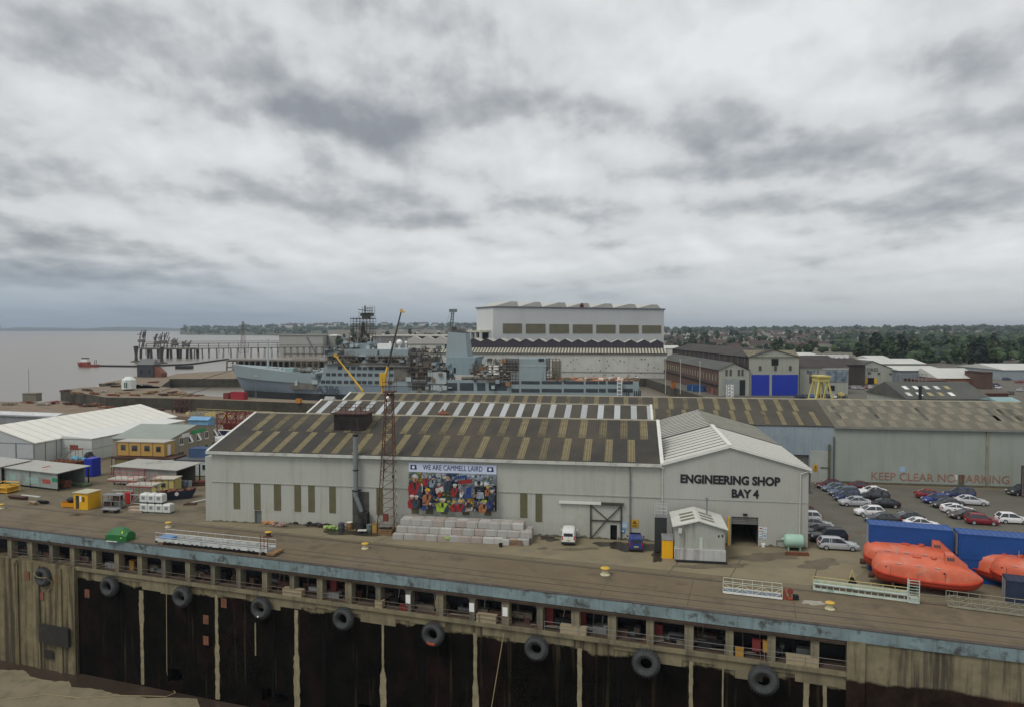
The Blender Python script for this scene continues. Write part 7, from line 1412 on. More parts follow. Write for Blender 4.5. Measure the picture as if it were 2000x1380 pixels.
# hull
dk_z = sh(640, 755)[1]
st = [] # x, half width at deck, deck z, half width at waterline
X0 = sh(455, 713, HB)[0]; zb0 = sh(455, 713, HB)[1]; zb1 = sh(560, 728, 2)[1]; zm = sh(800, 758)[1]
stations = [(0, .25, zb0, .05), (4, 2.6, zb0-.4, .5), (10, 5.8, zb0-1.0, 2.2), (18, 8.6, zb0-1.7, 5.2), (28, 10.8, zb1, 8.6), (40, 11.8, zb1-.7, 11), (41, 11.9, zm+2.0, 11.2), (60, HB, zm+1.2, HB), (SL-14, HB, zm+1, HB), (SL, HB-1.5, zm+1, HB-2)]
rings = []; rb2 = []
WZ = -1.6
for x, wd, zd, ww in stations:
    xo = min(5.5, max(0, (14-x))*.42); x += X0*max(0, 1-x/45)
    rings.append([(x, HB-wd, zd), (x+xo*.35, HB-(wd*.75+ww*.25), zd*.55+WZ*.45), (x+xo*.8, HB-(wd*.2+ww*.8), WZ+.8), (x+xo, HB-ww, WZ), (x+xo, HB+ww, WZ), (x+xo*.8, HB+(wd*.2+ww*.8), WZ+.8), (x+xo*.35, HB+(wd*.75+ww*.25), zd*.55+WZ*.45), (x, HB+wd, zd)])
    rb2.append([(x+xo, HB-ww, WZ), (x+xo+.3, HB-ww*.97, -9), (x+xo+.3, HB+ww*.97, -9), (x+xo, HB+ww, WZ)])
hull = MB().loft(rings).build('hull', sg2, SH, smooth=True)
MB().loft(rb2).build('boot_topping', sblk, SH)
# raised pale forecastle plating
rf = []
for x, wd, zd, ww in stations[:6]:
    xo = min(5.5, max(0, (14-x))*.42); f = .45; x += X0*max(0, 1-x/45)
    rf.append([(x-.12, HB-wd-.12, zd+.6), (x-.1+xo*.3, HB-(wd*(1-f*.25)+ww*f*.25)-.10, zd-(zd-WZ)*f), (x+xo*.3, HB+(wd*(1-f*.25)+ww*f*.25)+.10, zd-(zd-WZ)*f), (x, HB+wd+.12, zd+.6)])
MB().loft(rf).build('forecastle', sg, SH, smooth=False)
mb = MB(); rk = random.Random(31)
for i in range(16): x_ = rk.uniform(8, 38); mb.cbox(x_, HB+rk.uniform(-5, 3), zb1+1.4, rk.uniform(.8, 2.2), rk.uniform(.6, 2), rk.uniform(.6, 1.4))
mb.build('deck_gear', sg3, SH)
a, z = sh(524, 727, HB); MB().tube((a, HB, z-2), (a, HB, sh(524, 662, HB)[1]), .55, .35, n=8).box(a-1.5, a+1.5, HB-1, HB+1, z-2, z).build('foremast', sg3, SH)
a, z = sh(567, 722, 6); MB().box(a-1.5, a+2.5, 4, 9, z-2, z+1).build('winch_house', mat('pale green house', (.25,.38,.36), .6), SH)
# main superstructure block
def decks(r, v, rows, cols, wf_, hf, m_w, par, skip=()):
    """rows of dark rounded windows on a wall"""
    for j, z_ in enumerate(rows):
        for i, x_ in enumerate(cols):
            if (i, j) in skip: continue
            MB().box(x_-wf_/2, x_+wf_/2, v-.12, v-.02, z_-hf/2, z_+hf/2).build('window', m_w, par)
r = sr(625, 750, 772, 714); zt3 = sh(700, 694)[1]; zr0 = zm+.8
main = MB().add([(sh(623,740)[0], 0, zr0), (sh(800,740)[0], 0, zr0), (sh(800,740)[0], 22, zr0), (sh(623,740)[0], 22, zr0), (sh(635,712)[0], 0, sh(635,712)[1]), (sh(800,712)[0], 0, sh(635,712)[1]), (sh(800,712)[0], 22, sh(635,712)[1]), (sh(635,712)[0], 22, sh(635,712)[1])], [(0,1,5,4),(1,2,6,5),(2,3,7,6),(3,0,4,7),(4,5,6,7)]).build('superstructure', sg, SH)
z1 = sh(635, 712)[1]
sbox('superstructure_wing', (sh(770, 740)[0]+.0, sh(800, 740)[0]+.6, z1-6.5, z1-.5), -.25, 0, clut)
rows = [sh(690, y)[1] for y in (718.5, 731, 745.5)]
cols0 = [sh(x, 731)[0] for x in (641, 652, 664, 676, 689, 701, 711.5, 723, 736)]
colsA = [sh(x, 718)[0] for x in (664, 678, 690, 702, 712.5, 724, 737, 745, 752, 764)]
for x_ in colsA: MB().box(x_-.95, x_+.95, -.12, -.02, rows[0]-.65, rows[0]+.65).build('window', sdark, main)
for x_ in [sh(x, 731)[0] for x in (641, 652, 664, 676, 689, 701, 711.5, 723, 736, 752, 764)]: MB().box(x_-.95, x_+.95, -.12, -.02, rows[1]-.65, rows[1]+.65).build('window', sdark, main)
for x_ in [sh(x, 745)[0] for x in (631, 641, 652, 663, 676, 688, 701, 711.5, 723, 736, 750, 762)]: MB().box(x_-1.0, x_+1.0, -.12, -.02, rows[2]-.7, rows[2]+.7).build('window', sdark, main)
z2 = sh(700, 694)[1]
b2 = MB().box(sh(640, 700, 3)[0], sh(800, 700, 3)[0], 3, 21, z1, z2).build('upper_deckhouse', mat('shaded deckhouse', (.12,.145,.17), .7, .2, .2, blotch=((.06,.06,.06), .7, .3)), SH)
MB().box(sh(636, 700, 0)[0], sh(800, 700, 0)[0], 0, .3, z1, z1+1.0).build('bulwark', clut, SH)
for px in (676, 712, 742):   # lifeboats in davits seen as pale wedges
    a = sh(px, 708)[0]; MB().add([(a-2,.5,z1+.8),(a+2,.5,z1+.8),(a,.5,z1+2.9),(a-2,2.4,z1+.8),(a+2,2.4,z1+.8),(a,2.4,z1+2.9)], [(0,1,2),(3,5,4),(0,3,4,1),(1,4,5,2),(2,5,3,0)]).build('davit', sg3, SH)
z3 = sh(700, 682)[1]
b3 = MB().box(sh(634, 690, 0)[0], sh(798, 690, 0)[0], -.3, 22, z2, z3).build('bridge_deckhouse', sg, SH)
MB().box(sh(634, 690)[0]-.6, sh(800, 690)[0], -.8, 22.5, z2-.35, z2).build('bridge_wing_deck', sg3, SH)
for x0, x1 in ((635, 641), (738, 741), (660, 672)): MB().box(sh(x0, 688)[0], sh(x1, 688)[0], -.42, -.32, z2+.4, z3-.5).build('window', sdark, b3)
z4 = sh(700, 671)[1]
MB().box(sh(672, 675, 5)[0], sh(728, 675, 5)[0], 5, 18, z3, z4).build('top_house', sg, SH)
a0_, a1_ = sh(737, 676, 4)[0], sh(764, 676, 4)[0]; MB().box(a0_, a1_, 4, 9, z3, sh(750, 671, 4)[1]).build('white_deck_box', M['white'], SH)
for px, py, r_, nm in ((780, 669, 6.5, 'radome'), (793, 669, 3.2, 'radome'), (762, 669, 2.2, 'radome'), (686, 659, 2.2, 'radome'), (724, 658, 2.0, 'radome')):
    a, z = sh(px, py, 8); R__ = r_*300/F; mb = MB().blob((a, 8, z), R__, 3, 0); mb.tube((a, 8, z3), (a, 8, z), R__*.35); mb.build(nm, M['white'], SH, smooth=True)
# clutter boxes along the weather decks
def clutter(x0, x1, y0, y1, n, mats__, seed, v=(0, 10), smin=.6, smax=3.0, nm='deck_fittings'):
    rk_ = random.Random(seed); mbs = [MB() for _ in mats__]
    for _ in range(n):
        px, py = rk_.uniform(x0, x1), rk_.uniform(y0, y1); vv = rk_.uniform(*v); a, z = sh(px, py, vv); k_ = rk_.randrange(len(mats__))
        mbs[k_].cbox(a, vv, z, rk_.uniform(smin, smax), rk_.uniform(1, 3), rk_.uniform(smin, smax*.8))
    for k_, mb in enumerate(mbs):
        if mb.v: mb.build(nm, mats__[k_], SH)
def scaff(x0, x1, y0, y1, v, nx_, nz_, m=None, seed=1, r=.10, boards=.5):
    """scaffold lattice covering a photo rectangle at depth v"""
    m = m or clut2; a0, zt = sh(x0, y0, v); a1, zb = sh(x1, y1, v); rk_ = random.Random(seed); mb = MB()
    for i in range(nx_+1): x_ = a0+(a1-a0)*i/nx_; mb.bar((x_, v, zb), (x_, v, zt+rk_.uniform(0, 1)), r); mb.bar((x_, v+1.6, zb), (x_, v+1.6, zt), r)
    for j in range(nz_+1):
        z_ = zb+(zt-zb)*j/nz_; mb.bar((a0, v, z_), (a1, v, z_), r)
        if rk_.random() < boards: mb.box(a0, a1, v, v+1.6, z_-.12, z_+.08)
    for i in range(nx_):
        if rk_.random() < .4: mb.bar((a0+(a1-a0)*i/nx_, v, zb), (a0+(a1-a0)*(i+1)/nx_, v, zt), r*.8)
    mb.build('scaffolding', m, SH)
clutter(568, 624, 722, 748, 46, [clut, sg3, clut2, sdark, sg], 1, (1, 12)); sbox('well_deck', (sh(566, 750)[0], sh(625, 750)[0], zm-1, zm+1.6), .3, 22, clut)
scaff(572, 622, 700, 748, 2, 9, 6, seed=2, r=.07); scaff(636, 700, 694, 712, -.9, 10, 2, seed=3, r=.08); scaff(655, 690, 686, 708, -.9, 6, 3, seed=4, r=.07); scaff(716, 800, 694, 716, -.9, 12, 3, seed=5, r=.08)
clutter(640, 800, 694, 711, 60, [clut, sg, sdark, clut2], 7, (0, 3), .5, 2.2); clutter(660, 735, 668, 682, 26, [sg, sg3, clut], 8, (2, 9), .6, 2.2); clutter(640, 672, 676, 690, 20, [clut, sdark, sg], 9, (-.3, 4), .6, 2)
clutter(672, 722, 655, 672, 30, [clut, sg, clut2], 10, (6, 12), .5, 2)
# main mast inside scaffolding
def mast():
    V_ = 11; rk_ = random.Random(12); a, zb = sh(708, 672, V_); mb = MB(); zt = sh(712, 604, V_)[1]
    mb.tube((a, V_, zb), (a+.4, V_, zt-6), 1.1, .8, n=8); mb.build('main_mast', mat('mast dark', (.06,.065,.065), .8, .3), SH)
    mb = MB()
    for (y0, y1, x0, x1) in ((672, 652, 688, 728), (652, 638, 690, 729), (638, 623, 690, 729)):
        A_, zb_ = sh(x0, y0, V_); B_, zt_ = sh(x1, y1, V_)
        for i in range(7):
            for yy_ in (V_-3.5, V_, V_+3.5): mb.bar((A_+(B_-A_)*i/6, yy_, zb_), (A_+(B_-A_)*i/6, yy_, zt_+.8), .07)
        for k_ in range(3):
            z_ = zb_+(zt_-zb_)*k_/3
            for yy_ in (V_-3.5, V_+3.5): mb.bar((A_, yy_, z_), (B_, yy_, z_), .07)
        mb.box(A_, B_, V_-3.6, V_+3.6, zt_-.1, zt_+.25)
    for (y0, y1, x0, x1) in ((623, 612, 704, 729), (612, 602, 711, 729)):
        A_, zb_ = sh(x0, y0, V_); B_, zt_ = sh(x1, y1, V_)
        for i in range(5):
            for yy_ in (V_-2, V_+2): mb.bar((A_+(B_-A_)*i/4, yy_, zb_), (A_+(B_-A_)*i/4, yy_, zt_+rk_.uniform(.2, 1.5)), .08)
        for k_ in range(3):
            for yy_ in (V_-2, V_+2): mb.bar((A_, yy_, zb_+(zt_-zb_)*k_/2), (B_, yy_, zb_+(zt_-zb_)*k_/2), .07)
        mb.box(A_, B_, V_-2, V_+2, zb_-.1, zb_+.12)
    mb.build('mast_scaffolding', mat('scaffold dark', (.085,.07,.06), .9, .35, 1), SH)
    mb = MB(); A_, z_ = sh(706, 616, V_); B_, z2_ = sh(728, 612, V_); mb.box(A_, B_, V_-1.5, V_+1.5, z_-.3, z_+.9); mb.bar((sh(699, 604.5, V_)[0], V_, sh(699, 604.5, V_)[1]), (sh(715, 606, V_)[0], V_, sh(715, 606, V_)[1]), .15); A_, z_ = sh(709, 624, V_); B_, _z = sh(722, 618, V_); mb.box(A_, B_, V_-1.5, V_+1.5, z_, _z); mb.bar((sh(713, 602, V_)[0], V_, zt-3), (sh(713, 602, V_)[0], V_, zt+1.6), .35); mb.build('radar_platform', mat('mast dark', (.06,.065,.065)), SH)
mast()
for px, py0, py1 in ((742, 672, 638), (789, 665, 650), (698, 671, 655)): a, zt_ = sh(px, py1, 6); MB().bar((a, 6, z3), (a, 6, zt_), .09).build('whip_aerial', sg3, SH)
# middle part: workshops, cranes, derricks
zd2 = zm+.9
sbox('midship_house', (sh(800, 750)[0], sh(838, 750)[0], zm, sh(815, 698, 4)[1]), 4, 20, clut)
clutter(798, 850, 680, 762, 120, [clut, sg, sg3, clut2, sdark], 13, (-.3, 8), .5, 2.6); scaff(797, 845, 680, 762, -.6, 10, 9, seed=14, r=.07)
sbox('crane_pedestal', sr(836, 748, 872, 726, 0), -.6, 6, sg3)
a, z = sh(855, 688, 6); MB().add([(sh(836,722,2)[0],2,sh(836,722,2)[1]),(sh(868,722,2)[0],2,sh(868,722,2)[1]),(a,2,z)], [(0,1,2)]) 
mb = MB(); P_ = [sh(848, 726, 5), sh(857, 680, 5), sh(870, 726, 5)]; [mb.tube((P_[i][0], 5, P_[i][1]), (P_[1][0], 5, P_[1][1]), .28, n=6) for i in (0, 2)]; mb.box(P_[1][0]-1, P_[1][0]+1, 4.3, 5.7, P_[1][1]-.6, P_[1][1]+1.0); mb.build('derrick_frame', mat('derrick dark', (.10,.12,.12), .7), SH)
clutter(836, 885, 705, 762, 70, [clut, sg3, sg, sdark], 15, (-.4, 7), .5, 2.4)
# funnel
a0_, z0_ = sh(871, 697, 5); a1_, _ = sh(914, 697, 5); b0_, zt_ = sh(875, 651, 5); b1_, _ = sh(909, 653, 5)
MB().loft([[(a0_,4,z0_),(a1_,4,z0_),(a1_,15,z0_),(a0_,15,z0_)], [(b0_,5,zt_+.6),(b1_,5,zt_),(b1_,14,zt_),(b0_,14,zt_+.6)]]).build('funnel', sg, SH)
MB().loft([[(b0_+.2,5.6,zt_),(b1_,5.6,zt_),(b1_,13,zt_),(b0_+.2,13,zt_)], [(b0_+1.4,7,zt_+1.3),(b1_-2,6.4,zt_+1.6),(b1_-2,12,zt_+1.6),(b0_+1.4,12,zt_+1.3)]]).build('funnel_cap', mat('funnel black', (.02,.022,.024), .6), SH)
x_, z_ = sh(887, 645, 9); MB().cbox(x_, 9, z_-.3, 1.8, 1.8, 3.6).build('uptake', mat('uptake brown', (.07,.05,.04)), SH)
a0_, z0_ = sh(871, 731, 1); a1_, _ = sh(918, 731, 1); MB().loft([[(a0_-.8,1,z0_),(a1_+.3,1,z0_),(a1_+.3,20,z0_),(a0_-.8,20,z0_)], [(sh(873,697,1)[0],1,sh(873,697,1)[1]),(sh(929,698,1)[0],1,sh(873,697,1)[1]),(sh(929,698,1)[0],20,sh(873,697,1)[1]),(sh(873,697,1)[0],20,sh(873,697,1)[1])]]).build('funnel_house', mat('ship turquoise grey', (.215,.29,.315), .6, .06, .2, streak=.2), SH)
mb = MB(); a, z = sh(888, 723, .9); mb.box(a-.45, a+.45, .8, .98, z-1, z+1.2); a, z = sh(872, 726, .9); mb.box(a-1.2, a+1.2, .6, .98, z-.8, z+.8); mb.build('doorway', M['dark'], SH)
# ship crane jib behind the funnel
mb = MB(); q0 = sh(877, 652, 14); q1 = sh(888, 606, 14); q2 = sh(883, 652, 14); q3 = sh(891, 607, 14)
mb.bar((q0[0],14,q0[1]), (q1[0]-1.2,14,q1[1]), .26).bar((q2[0],14,q2[1]), (q3[0]-1.0,14,q3[1]), .26)
for i in range(9):
    t0, t1 = i/9, (i+1)/9; l = lambda p, q, t_: (p[0]+(q[0]-p[0])*t_-1.1*t_, 14, p[1]+(q[1]-p[1])*t_); mb.bar(l(q0, q1, t0), l(q2, q3, t1), .16)
mb.box(q1[0]-2.4, q3[0]+.3, 13.5, 14.5, q1[1]-.9, q1[1]+.5); mb.bar((sh(868,652,14)[0],14,sh(868,652,14)[1]), (q1[0]-2,14,q1[1]), .05); mb.build('crane_jib', mat('jib grey', (.14,.17,.17), .6), SH)
# waist with arched openings
zw = zm+.9
sbox('waist_wall', (sh(800, 760)[0], sh(1000, 760)[0], zm-2, sh(890, 741, 0)[1]), -.02, .5, sg)
for x0, x1 in ((868, 893), (898, 925), (932, 948), (955, 990), (805, 834)):
    rr2 = sr(x0, 748, x1, 762); MB().box(rr2[0], rr2[1], -.1, -.04, rr2[2], rr2[3]+.3).build('side_opening', sdark, SH)
sbox('waist_box', sr(842, 751, 859, 761), -.5, -.12, sg3)
clutter(918, 1000, 700, 758, 130, [clut, clut2, sg, sdark, orust, sg3], 17, (-.4, 9), .4, 2.2)
scaff(952, 982, 702, 745, -.5, 5, 8, seed=18, r=.09); scaff(982, 1012, 700, 745, -.5, 5, 7, seed=19, r=.09); scaff(925, 955, 716, 745, -.5, 5, 5, seed=20, r=.07)
for i in range(4):
    for x0, x1 in ((955, 960), (964, 974)): rr2 = sr(x0, 713+i*5, x1, 716+i*5, -.7); MB().box(rr2[0], rr2[1], -1.1, -.75, rr2[2], rr2[3]).build('white_panel', M['white'], SH)
# hangar block aft
sbox('hangar', sr(981, 700, 1066, 724, 2), 2, 20, mat('hangar grey', (.19,.235,.25), .7, .12, .3)); zc = sh(1000, 741, 0)[1]
sbox('hangar_front', sr(1013, 700, 1066, 742, 0), -.02, 4, sg); MB().box(sh(1011, 705)[0], sh(1068, 705)[0], -.15, 6, sh(1040, 714)[1]-.1, sh(1040, 714)[1]+.25).build('ledge', sg3, SH)
sbox('side_house', sr(998, 724, 1060, 746, 0), -.3, 4, sg)
rr2 = sr(1052, 699, 1062, 705); mb = MB(); [mb.box(rr2[0]+k*.6, rr2[0]+k*.6+.4, -.25, -.1, rr2[2], rr2[3]) for k in range(4)]; mb.build('louvre', M['dark'], SH)
scaff(1066, 1092, 700, 740, 1, 4, 7, seed=22, r=.09, boards=.8); sbox('aft_tower', sr(1078, 704, 1094, 740, 6), 6, 12, mat('mesh grey', (.24,.23,.19), .8, .2))
# flight deck side with two rows of long openings
fd = MB().box(sh(998, 765)[0], SL-.5, -.28, 3, zm-3, sh(1100, 742.5, 0)[1]).build('flight_deck_side', sg, SH)
for yy0, yy1 in ((743, 749.5), (758, 765.5)):
    for x0, x1 in ((999, 1014), (1018, 1054), (1058, 1097), (1101, 1140), (1144, 1168), (1170, 1183), (1187, 1207), (1217, 1236)):
        rr2 = sr(x0, yy0, x1, yy1, -.3); MB().box(rr2[0], rr2[1], -.36, -.29, rr2[2], rr2[3]).build('opening', sdark, fd)
MB().box(sh(1068, 741)[0], SL-.8, .2, 22, sh(1100, 742.5, 0)[1]-.1, sh(1100, 742.5, 0)[1]+.1).build('flight_deck', orust, SH)
clutter(1072, 1248, 738, 741, 70, [orust, clut, M['white'], clut2], 24, (0, 16), .4, 1.8)
t_ = sr(1206, 737, 1214, 772, -2); mb = MB(); [mb.bar((x_, y_, zm-8), (x_, y_, t_[3]), .15) for x_ in (t_[0], t_[1]) for y_ in (-3, -1.5)]; [mb.box(t_[0], t_[1], -3, -1.5, zm-7+k*1.5, zm-6.8+k*1.5) for k in range(9)]; mb.build('stair_tower', M['white'], SH)
mb = MB(); [mb.bar((sh(x, 770, -1)[0], -1, sh(x, 772, -1)[1]-3), (sh(x, 770, -1)[0], -1, sh(x, 762, -1)[1]), .2) for x in (1224, 1228, 1239, 1243, 1247, 1251)]; mb.build('gangway_posts', sdark, SH)
o = lettering('A386', 4.9, mat('hull number grey', (.055,.07,.08), .7), SH, (sh(641, 763)[0], -.45, sh(639, 761)[1]), thick=.03, bold=.03)
# mobile cranes behind the shop ---------------------------------------------
def tele_crane(label, base, tip, Y0, yel_frac, r0):
    t = thing('mobile_crane', label, 'crane', (0,0,0)); b_ = D(*base, Y0); tp = D(*tip, Y0+3); t.location = (b_.x, b_.y, 0); d = Vector((tp.x-b_.x, tp.y-b_.y, tp.z-b_.z)); o_ = Vector((0,0,b_.z)); yb = mat('crane yellow', (.62,.36,.03), .5, .12, 1); bk_ = mat('crane boom dark', (.045,.04,.03), .6, .2)
    n_ = 4
    for k_ in range(n_): MB().tube(o_+d*(k_/n_), o_+d*((k_+1)/n_), r0*(1-.13*k_), r0*(1-.13*k_), n=4).build('boom_section', yb if k_/n_ < yel_frac else bk_, t)
    e = o_+d; MB().cbox(e.x, e.y, e.z, .7, .6, .9).cbox(e.x+.7, e.y, e.z-.4, .5, .5, .5).build('boom_head', yb, t)
    MB().box(-5, 5, -1.4, 1.4, .9, 1.7).box(-2.2, 2.5, -1.3, 1.3, 1.7, 3.4).build('carrier', yb, t); wm_3 = MB().lathe([(.35,-.2),(.6,-.18),(.6,.18),(.35,.2)], n=14, ax='y').mesh('wheel', TYRE)
    for x_ in (-4, -2.6, 2.6, 4):
        for s_ in (-1.3, 1.3): link('wheel', wm_3, t, (x_, s_, .6))
    MB().tube(o_*.8, o_+d*.18+Vector((-.8, -.6, -.6)), .28, n=8).build('lift_ram', M['steelgrey'], t)
    mb = MB(); p_ = o_+Vector((0,0,-o_.z+2.6)); mb.tube(p_, o_, r0*1.1, n=4).build('boom_root', yb, t); return t
t = tele_crane('tall mobile crane with raised dark boom and yellow lower section behind the shop', (748, 752), (784, 607), 205, .25, .36)
MB().box(-.9, .9, -.7, .7, D(748, 752, 205).z, D(750, 728, 205).z).build('yellow_tower', mat('crane yellow', (.62,.36,.03)), t)
tele_crane('shorter yellow boomed mobile crane leaning left in front of the ship', (708, 762), (655, 694), 205, 1.0, .34)

# ================================================================== CONSTRUCTION HALL
hb = G(965, 735); hY = 405.0; hx0 = D(900, 700, hY); HF2 = Frame((D(965, 700, hY).x, D(965, 700, hY).y), R(-7.5))
def hh_(px, py, v=0.0): return HF2.hit(px, py, v)
HM = None
hw_ = mat('hall white', (.54,.55,.545), .7, .04, .06, streak=.22, scol=(.36,.37,.37), sscale=.08); hw2 = mat('hall dirty white', (.48,.48,.44), .8, .07, .12, streak=.4, scol=(.27,.26,.23), sscale=.3, blotch=((.33,.32,.28), .5, .3)); hd_ = mat('hall dark panels', (.045,.038,.05), .8, .15, .2); hroof_ = mat('hall roof pale', (.42,.41,.35), .7, .1, .1)
HL = thing('construction_hall', 'huge white shipbuilding hall with olive window bands and humped roof vents', 'industrial building', HF2.w(0, 0), HF2.a)
pL = D(963, 601, 441); pR = D(1297, 609, 497); HM = Frame((pL.x, pL.y), math.atan2(pR.y-pL.y, pR.x-pL.x)); hL = math.hypot(pR.x-pL.x, pR.y-pL.y); HL.location = HM.w(0, 0); HL.rotation_euler = (0, 0, HM.a); hm_ = HM.hit; hD = 26.0
zt_ = pL.z; MB().box(0, hL, 0, hD, 0, zt_).build('main_wall', hw_, HL)
MB().box(-.6, hL+.8, -.6, hD+.6, zt_, zt_+.9).build('roof_edge', mat('hall edge grey', (.12,.13,.15), .6), HL)
for i, (x0, x1) in enumerate(((982, 1019), (1027, 1065), (1073, 1111), (1118.5, 1157), (1164.5, 1202), (1209.5, 1247), (1254, 1291))):
    MB().box(hm_(x0, 640)[0], hm_(x1, 640)[0], -.3, -.05, hm_(x0, 651)[1], hm_(x0, 632+i*.6)[1]).build('window_band', mat('olive hall glazing', (.15,.135,.085), .5, .12, .2, corr=('X', .8), corrb=.4), HL)
hump = mat('hall vent pale', (.44,.43,.385), .7, .08, .2, corr=('X', 1.0), corrb=.2)
for i, (x0, xa, xb, x1, yp) in enumerate(((964, 996, 1009, 1012, 589), (1013, 1043, 1054, 1058, 590), (1059, 1090, 1102, 1106, 591), (1107, 1136, 1148, 1152, 592), (1152, 1180, 1193, 1197, 593), (1197, 1226, 1238, 1244, 594), (1244, 1270, 1282, 1290, 595))):
    z0_ = zt_+.9; q = [hm_(x, 600, 1)[0] for x in (x0, xa, xb, x1)]; zz_ = hm_(xa, yp, 1)[1]
    MB().profy([(q[0], z0_), (q[3], z0_), (q[2], zz_), (q[1], zz_)], .3, hD-1).build('roof_vent', hump, HL)
a, z = hm_(1137, 598, .1); MB().box(a-1.6, a+1.2, .0, .25, z-1.7, z+.9).box(a-.7, a+.3, .0, .25, z+.9, z+1.9).build('red_emblem', mat('emblem red brown', (.09,.018,.016), .7), HL)
zc_ = pL.z*.62; MB().box(-7.5, -.05, 3, hD, zc_, zc_+1.2).build('canopy', mat('hall canopy yellowish', (.46,.44,.34), .7), HL)
mb = MB(); [mb.box(-7.3, -5.9, y_, y_+1.3, 0, zc_) for y_ in (3.2, 10.5, 18, 24.5)]; mb.box(-1.2, -.05, 3, 4.5, 0, zc_).build('canopy_column', hw_, HL); MB().box(-.6, -.04, 4.6, hD-.5, 0, zc_).build('dark_bay', hd_, HL)
# annex with zigzag gables: wall, ribbed roof, dark gables
AN = thing('assembly_annex', 'long pale quayside annex with ribbed roof and row of dark zigzag gables', 'industrial building', HF2.w(0, 0), HF2.a)
zw_ = hh_(1100, 689, 0)[1]; zr_ = hh_(1100, 679.5, 8)[1]; xl = hh_(838, 720, 0)[0]; xr_ = hh_(1303, 720, 0)[0]
MB().box(xl, xr_, 0, 28, -6, zw_).build('wall', hw2, AN)
mb = MB(); rk = random.Random(3); [mb.cbox(rk.uniform(hh_(1000,700)[0], xr_-2), -.03, rk.uniform(1, zw_-3), rk.uniform(.3, 1.0), .05, rk.uniform(.3, .8)) for _ in range(60)]; mb.build('wall_patches', mat('dark wall marks', (.13,.12,.11)), AN); MB().box(xl, xr_, -.25, -.02, 3.0, 3.5).build('pipe_run', mat('pipe run grey', (.30,.29,.27)), AN)
MB().add([(xl,-.6,zw_-.1),(xr_,-.6,zw_-.1),(xr_,8,zr_),(xl,8,zr_),(xl,-.6,zw_-.6),(xr_,-.6,zw_-.6),(xr_,8,zr_-.4),(xl,8,zr_-.4)], [(0,1,2,3),(0,4,5,1),(1,5,6,2),(0,3,7,4)]).build('roof', mat('annex roof brown', (.085,.075,.065), .8, .15, .2), AN)
rm = MB().add([(0,-.7,zw_+.0),(.85,-.7,zw_+.0),(.85,8,zr_+.12),(0,8,zr_+.12)], [(0,1,2,3)]).mesh('roof_ribs', mat('annex rib cream', (.42,.40,.31), .7, .1)); mb = MB(); x_ = xl
while x_ < xr_-.9: mb.add([(x_,-.7,zw_),(x_+.85,-.7,zw_),(x_+.85,8,zr_+.12),(x_,8,zr_+.12)], [(0,1,2,3)]); x_ += 1.72
mb.build('roof_ribs', mat('annex rib cream', (.42,.40,.31)), AN, recalc=False)
zg0 = zr_; px_s = [863+26.2*i for i in range(18)]
for i, px in enumerate([870, 887]+[913+25.55*k for k in range(15)]):
    if px > 1296: break
    a, zpk = hh_(px+12.5, 661+ (px-913)*.008, 9); b0, b1 = hh_(px, 665, 9)[0], hh_(px+25.4, 665, 9)[0]; zv = hh_(px, 667+(px-913)*.008, 9)[1]
    MB().profy([(b0, zr_-.5), (b1, zr_-.5), (b1, zv), (a, zpk), (b0, zv)], 9, 9.5).build('gable_panel', hd_, AN)
    MB().add([(b0,8.7,zv+.1),(a,8.7,zpk+.15),(a,29,zpk+.15),(b0,29,zv+.1)], [(0,1,2,3)]).add([(a,8.7,zpk+.15),(b1,8.7,zv+.1),(b1,29,zv+.1),(a,29,zpk+.15)], [(0,1,2,3)]).build('gable_roof', hroof_, AN)
# left sheds beyond ship mast
AS = thing('far_assembly_shed', 'low white sheds with pale pointed gables left of the great hall', 'industrial building', HF2.w(0, 0), HF2.a); zq = hh_(800, 672, 6)[1]
x_0 = hh_(722, 665, 6)[0]; x_1 = hh_(796, 665, 6)[0]; x_2 = hh_(868, 665, 6)[0]
MB().box(x_0, x_1, 12, 60, 0, hh_(750, 657, 12)[1]).build('wall', mat('shed mauve grey', (.19,.185,.19), .8, .1, .2), AS); MB().box(x_0, x_2, 11.5, 60, hh_(750, 657, 12)[1]+.02, hh_(750, 657, 12)[1]+.7).build('roof', hroof_, AS)
MB().box(x_1+.1, x_2, 6, 11.4, -5, zq).build('front_wall', hw2, AS); MB().box(x_1+.1, x_2, 5.6, 6, zq-.2, zq+.25).build('gutter', mat('gutter grey', (.2,.2,.19)), AS)
for px in (796, 822, 848): a, zpk = hh_(px+13, 656, 6.5); b0, b1 = hh_(px, 665, 6.5)[0], hh_(px+26, 665, 6.5)[0]; zv = hh_(px, 663, 6.5)[1]; MB().profy([(b0, zq), (b1, zq), (b1, zv), (a, zpk), (b0, zv)], 6.5, 30).build('gable', mat('gable pale', (.40,.39,.36), .7, .05), AS)
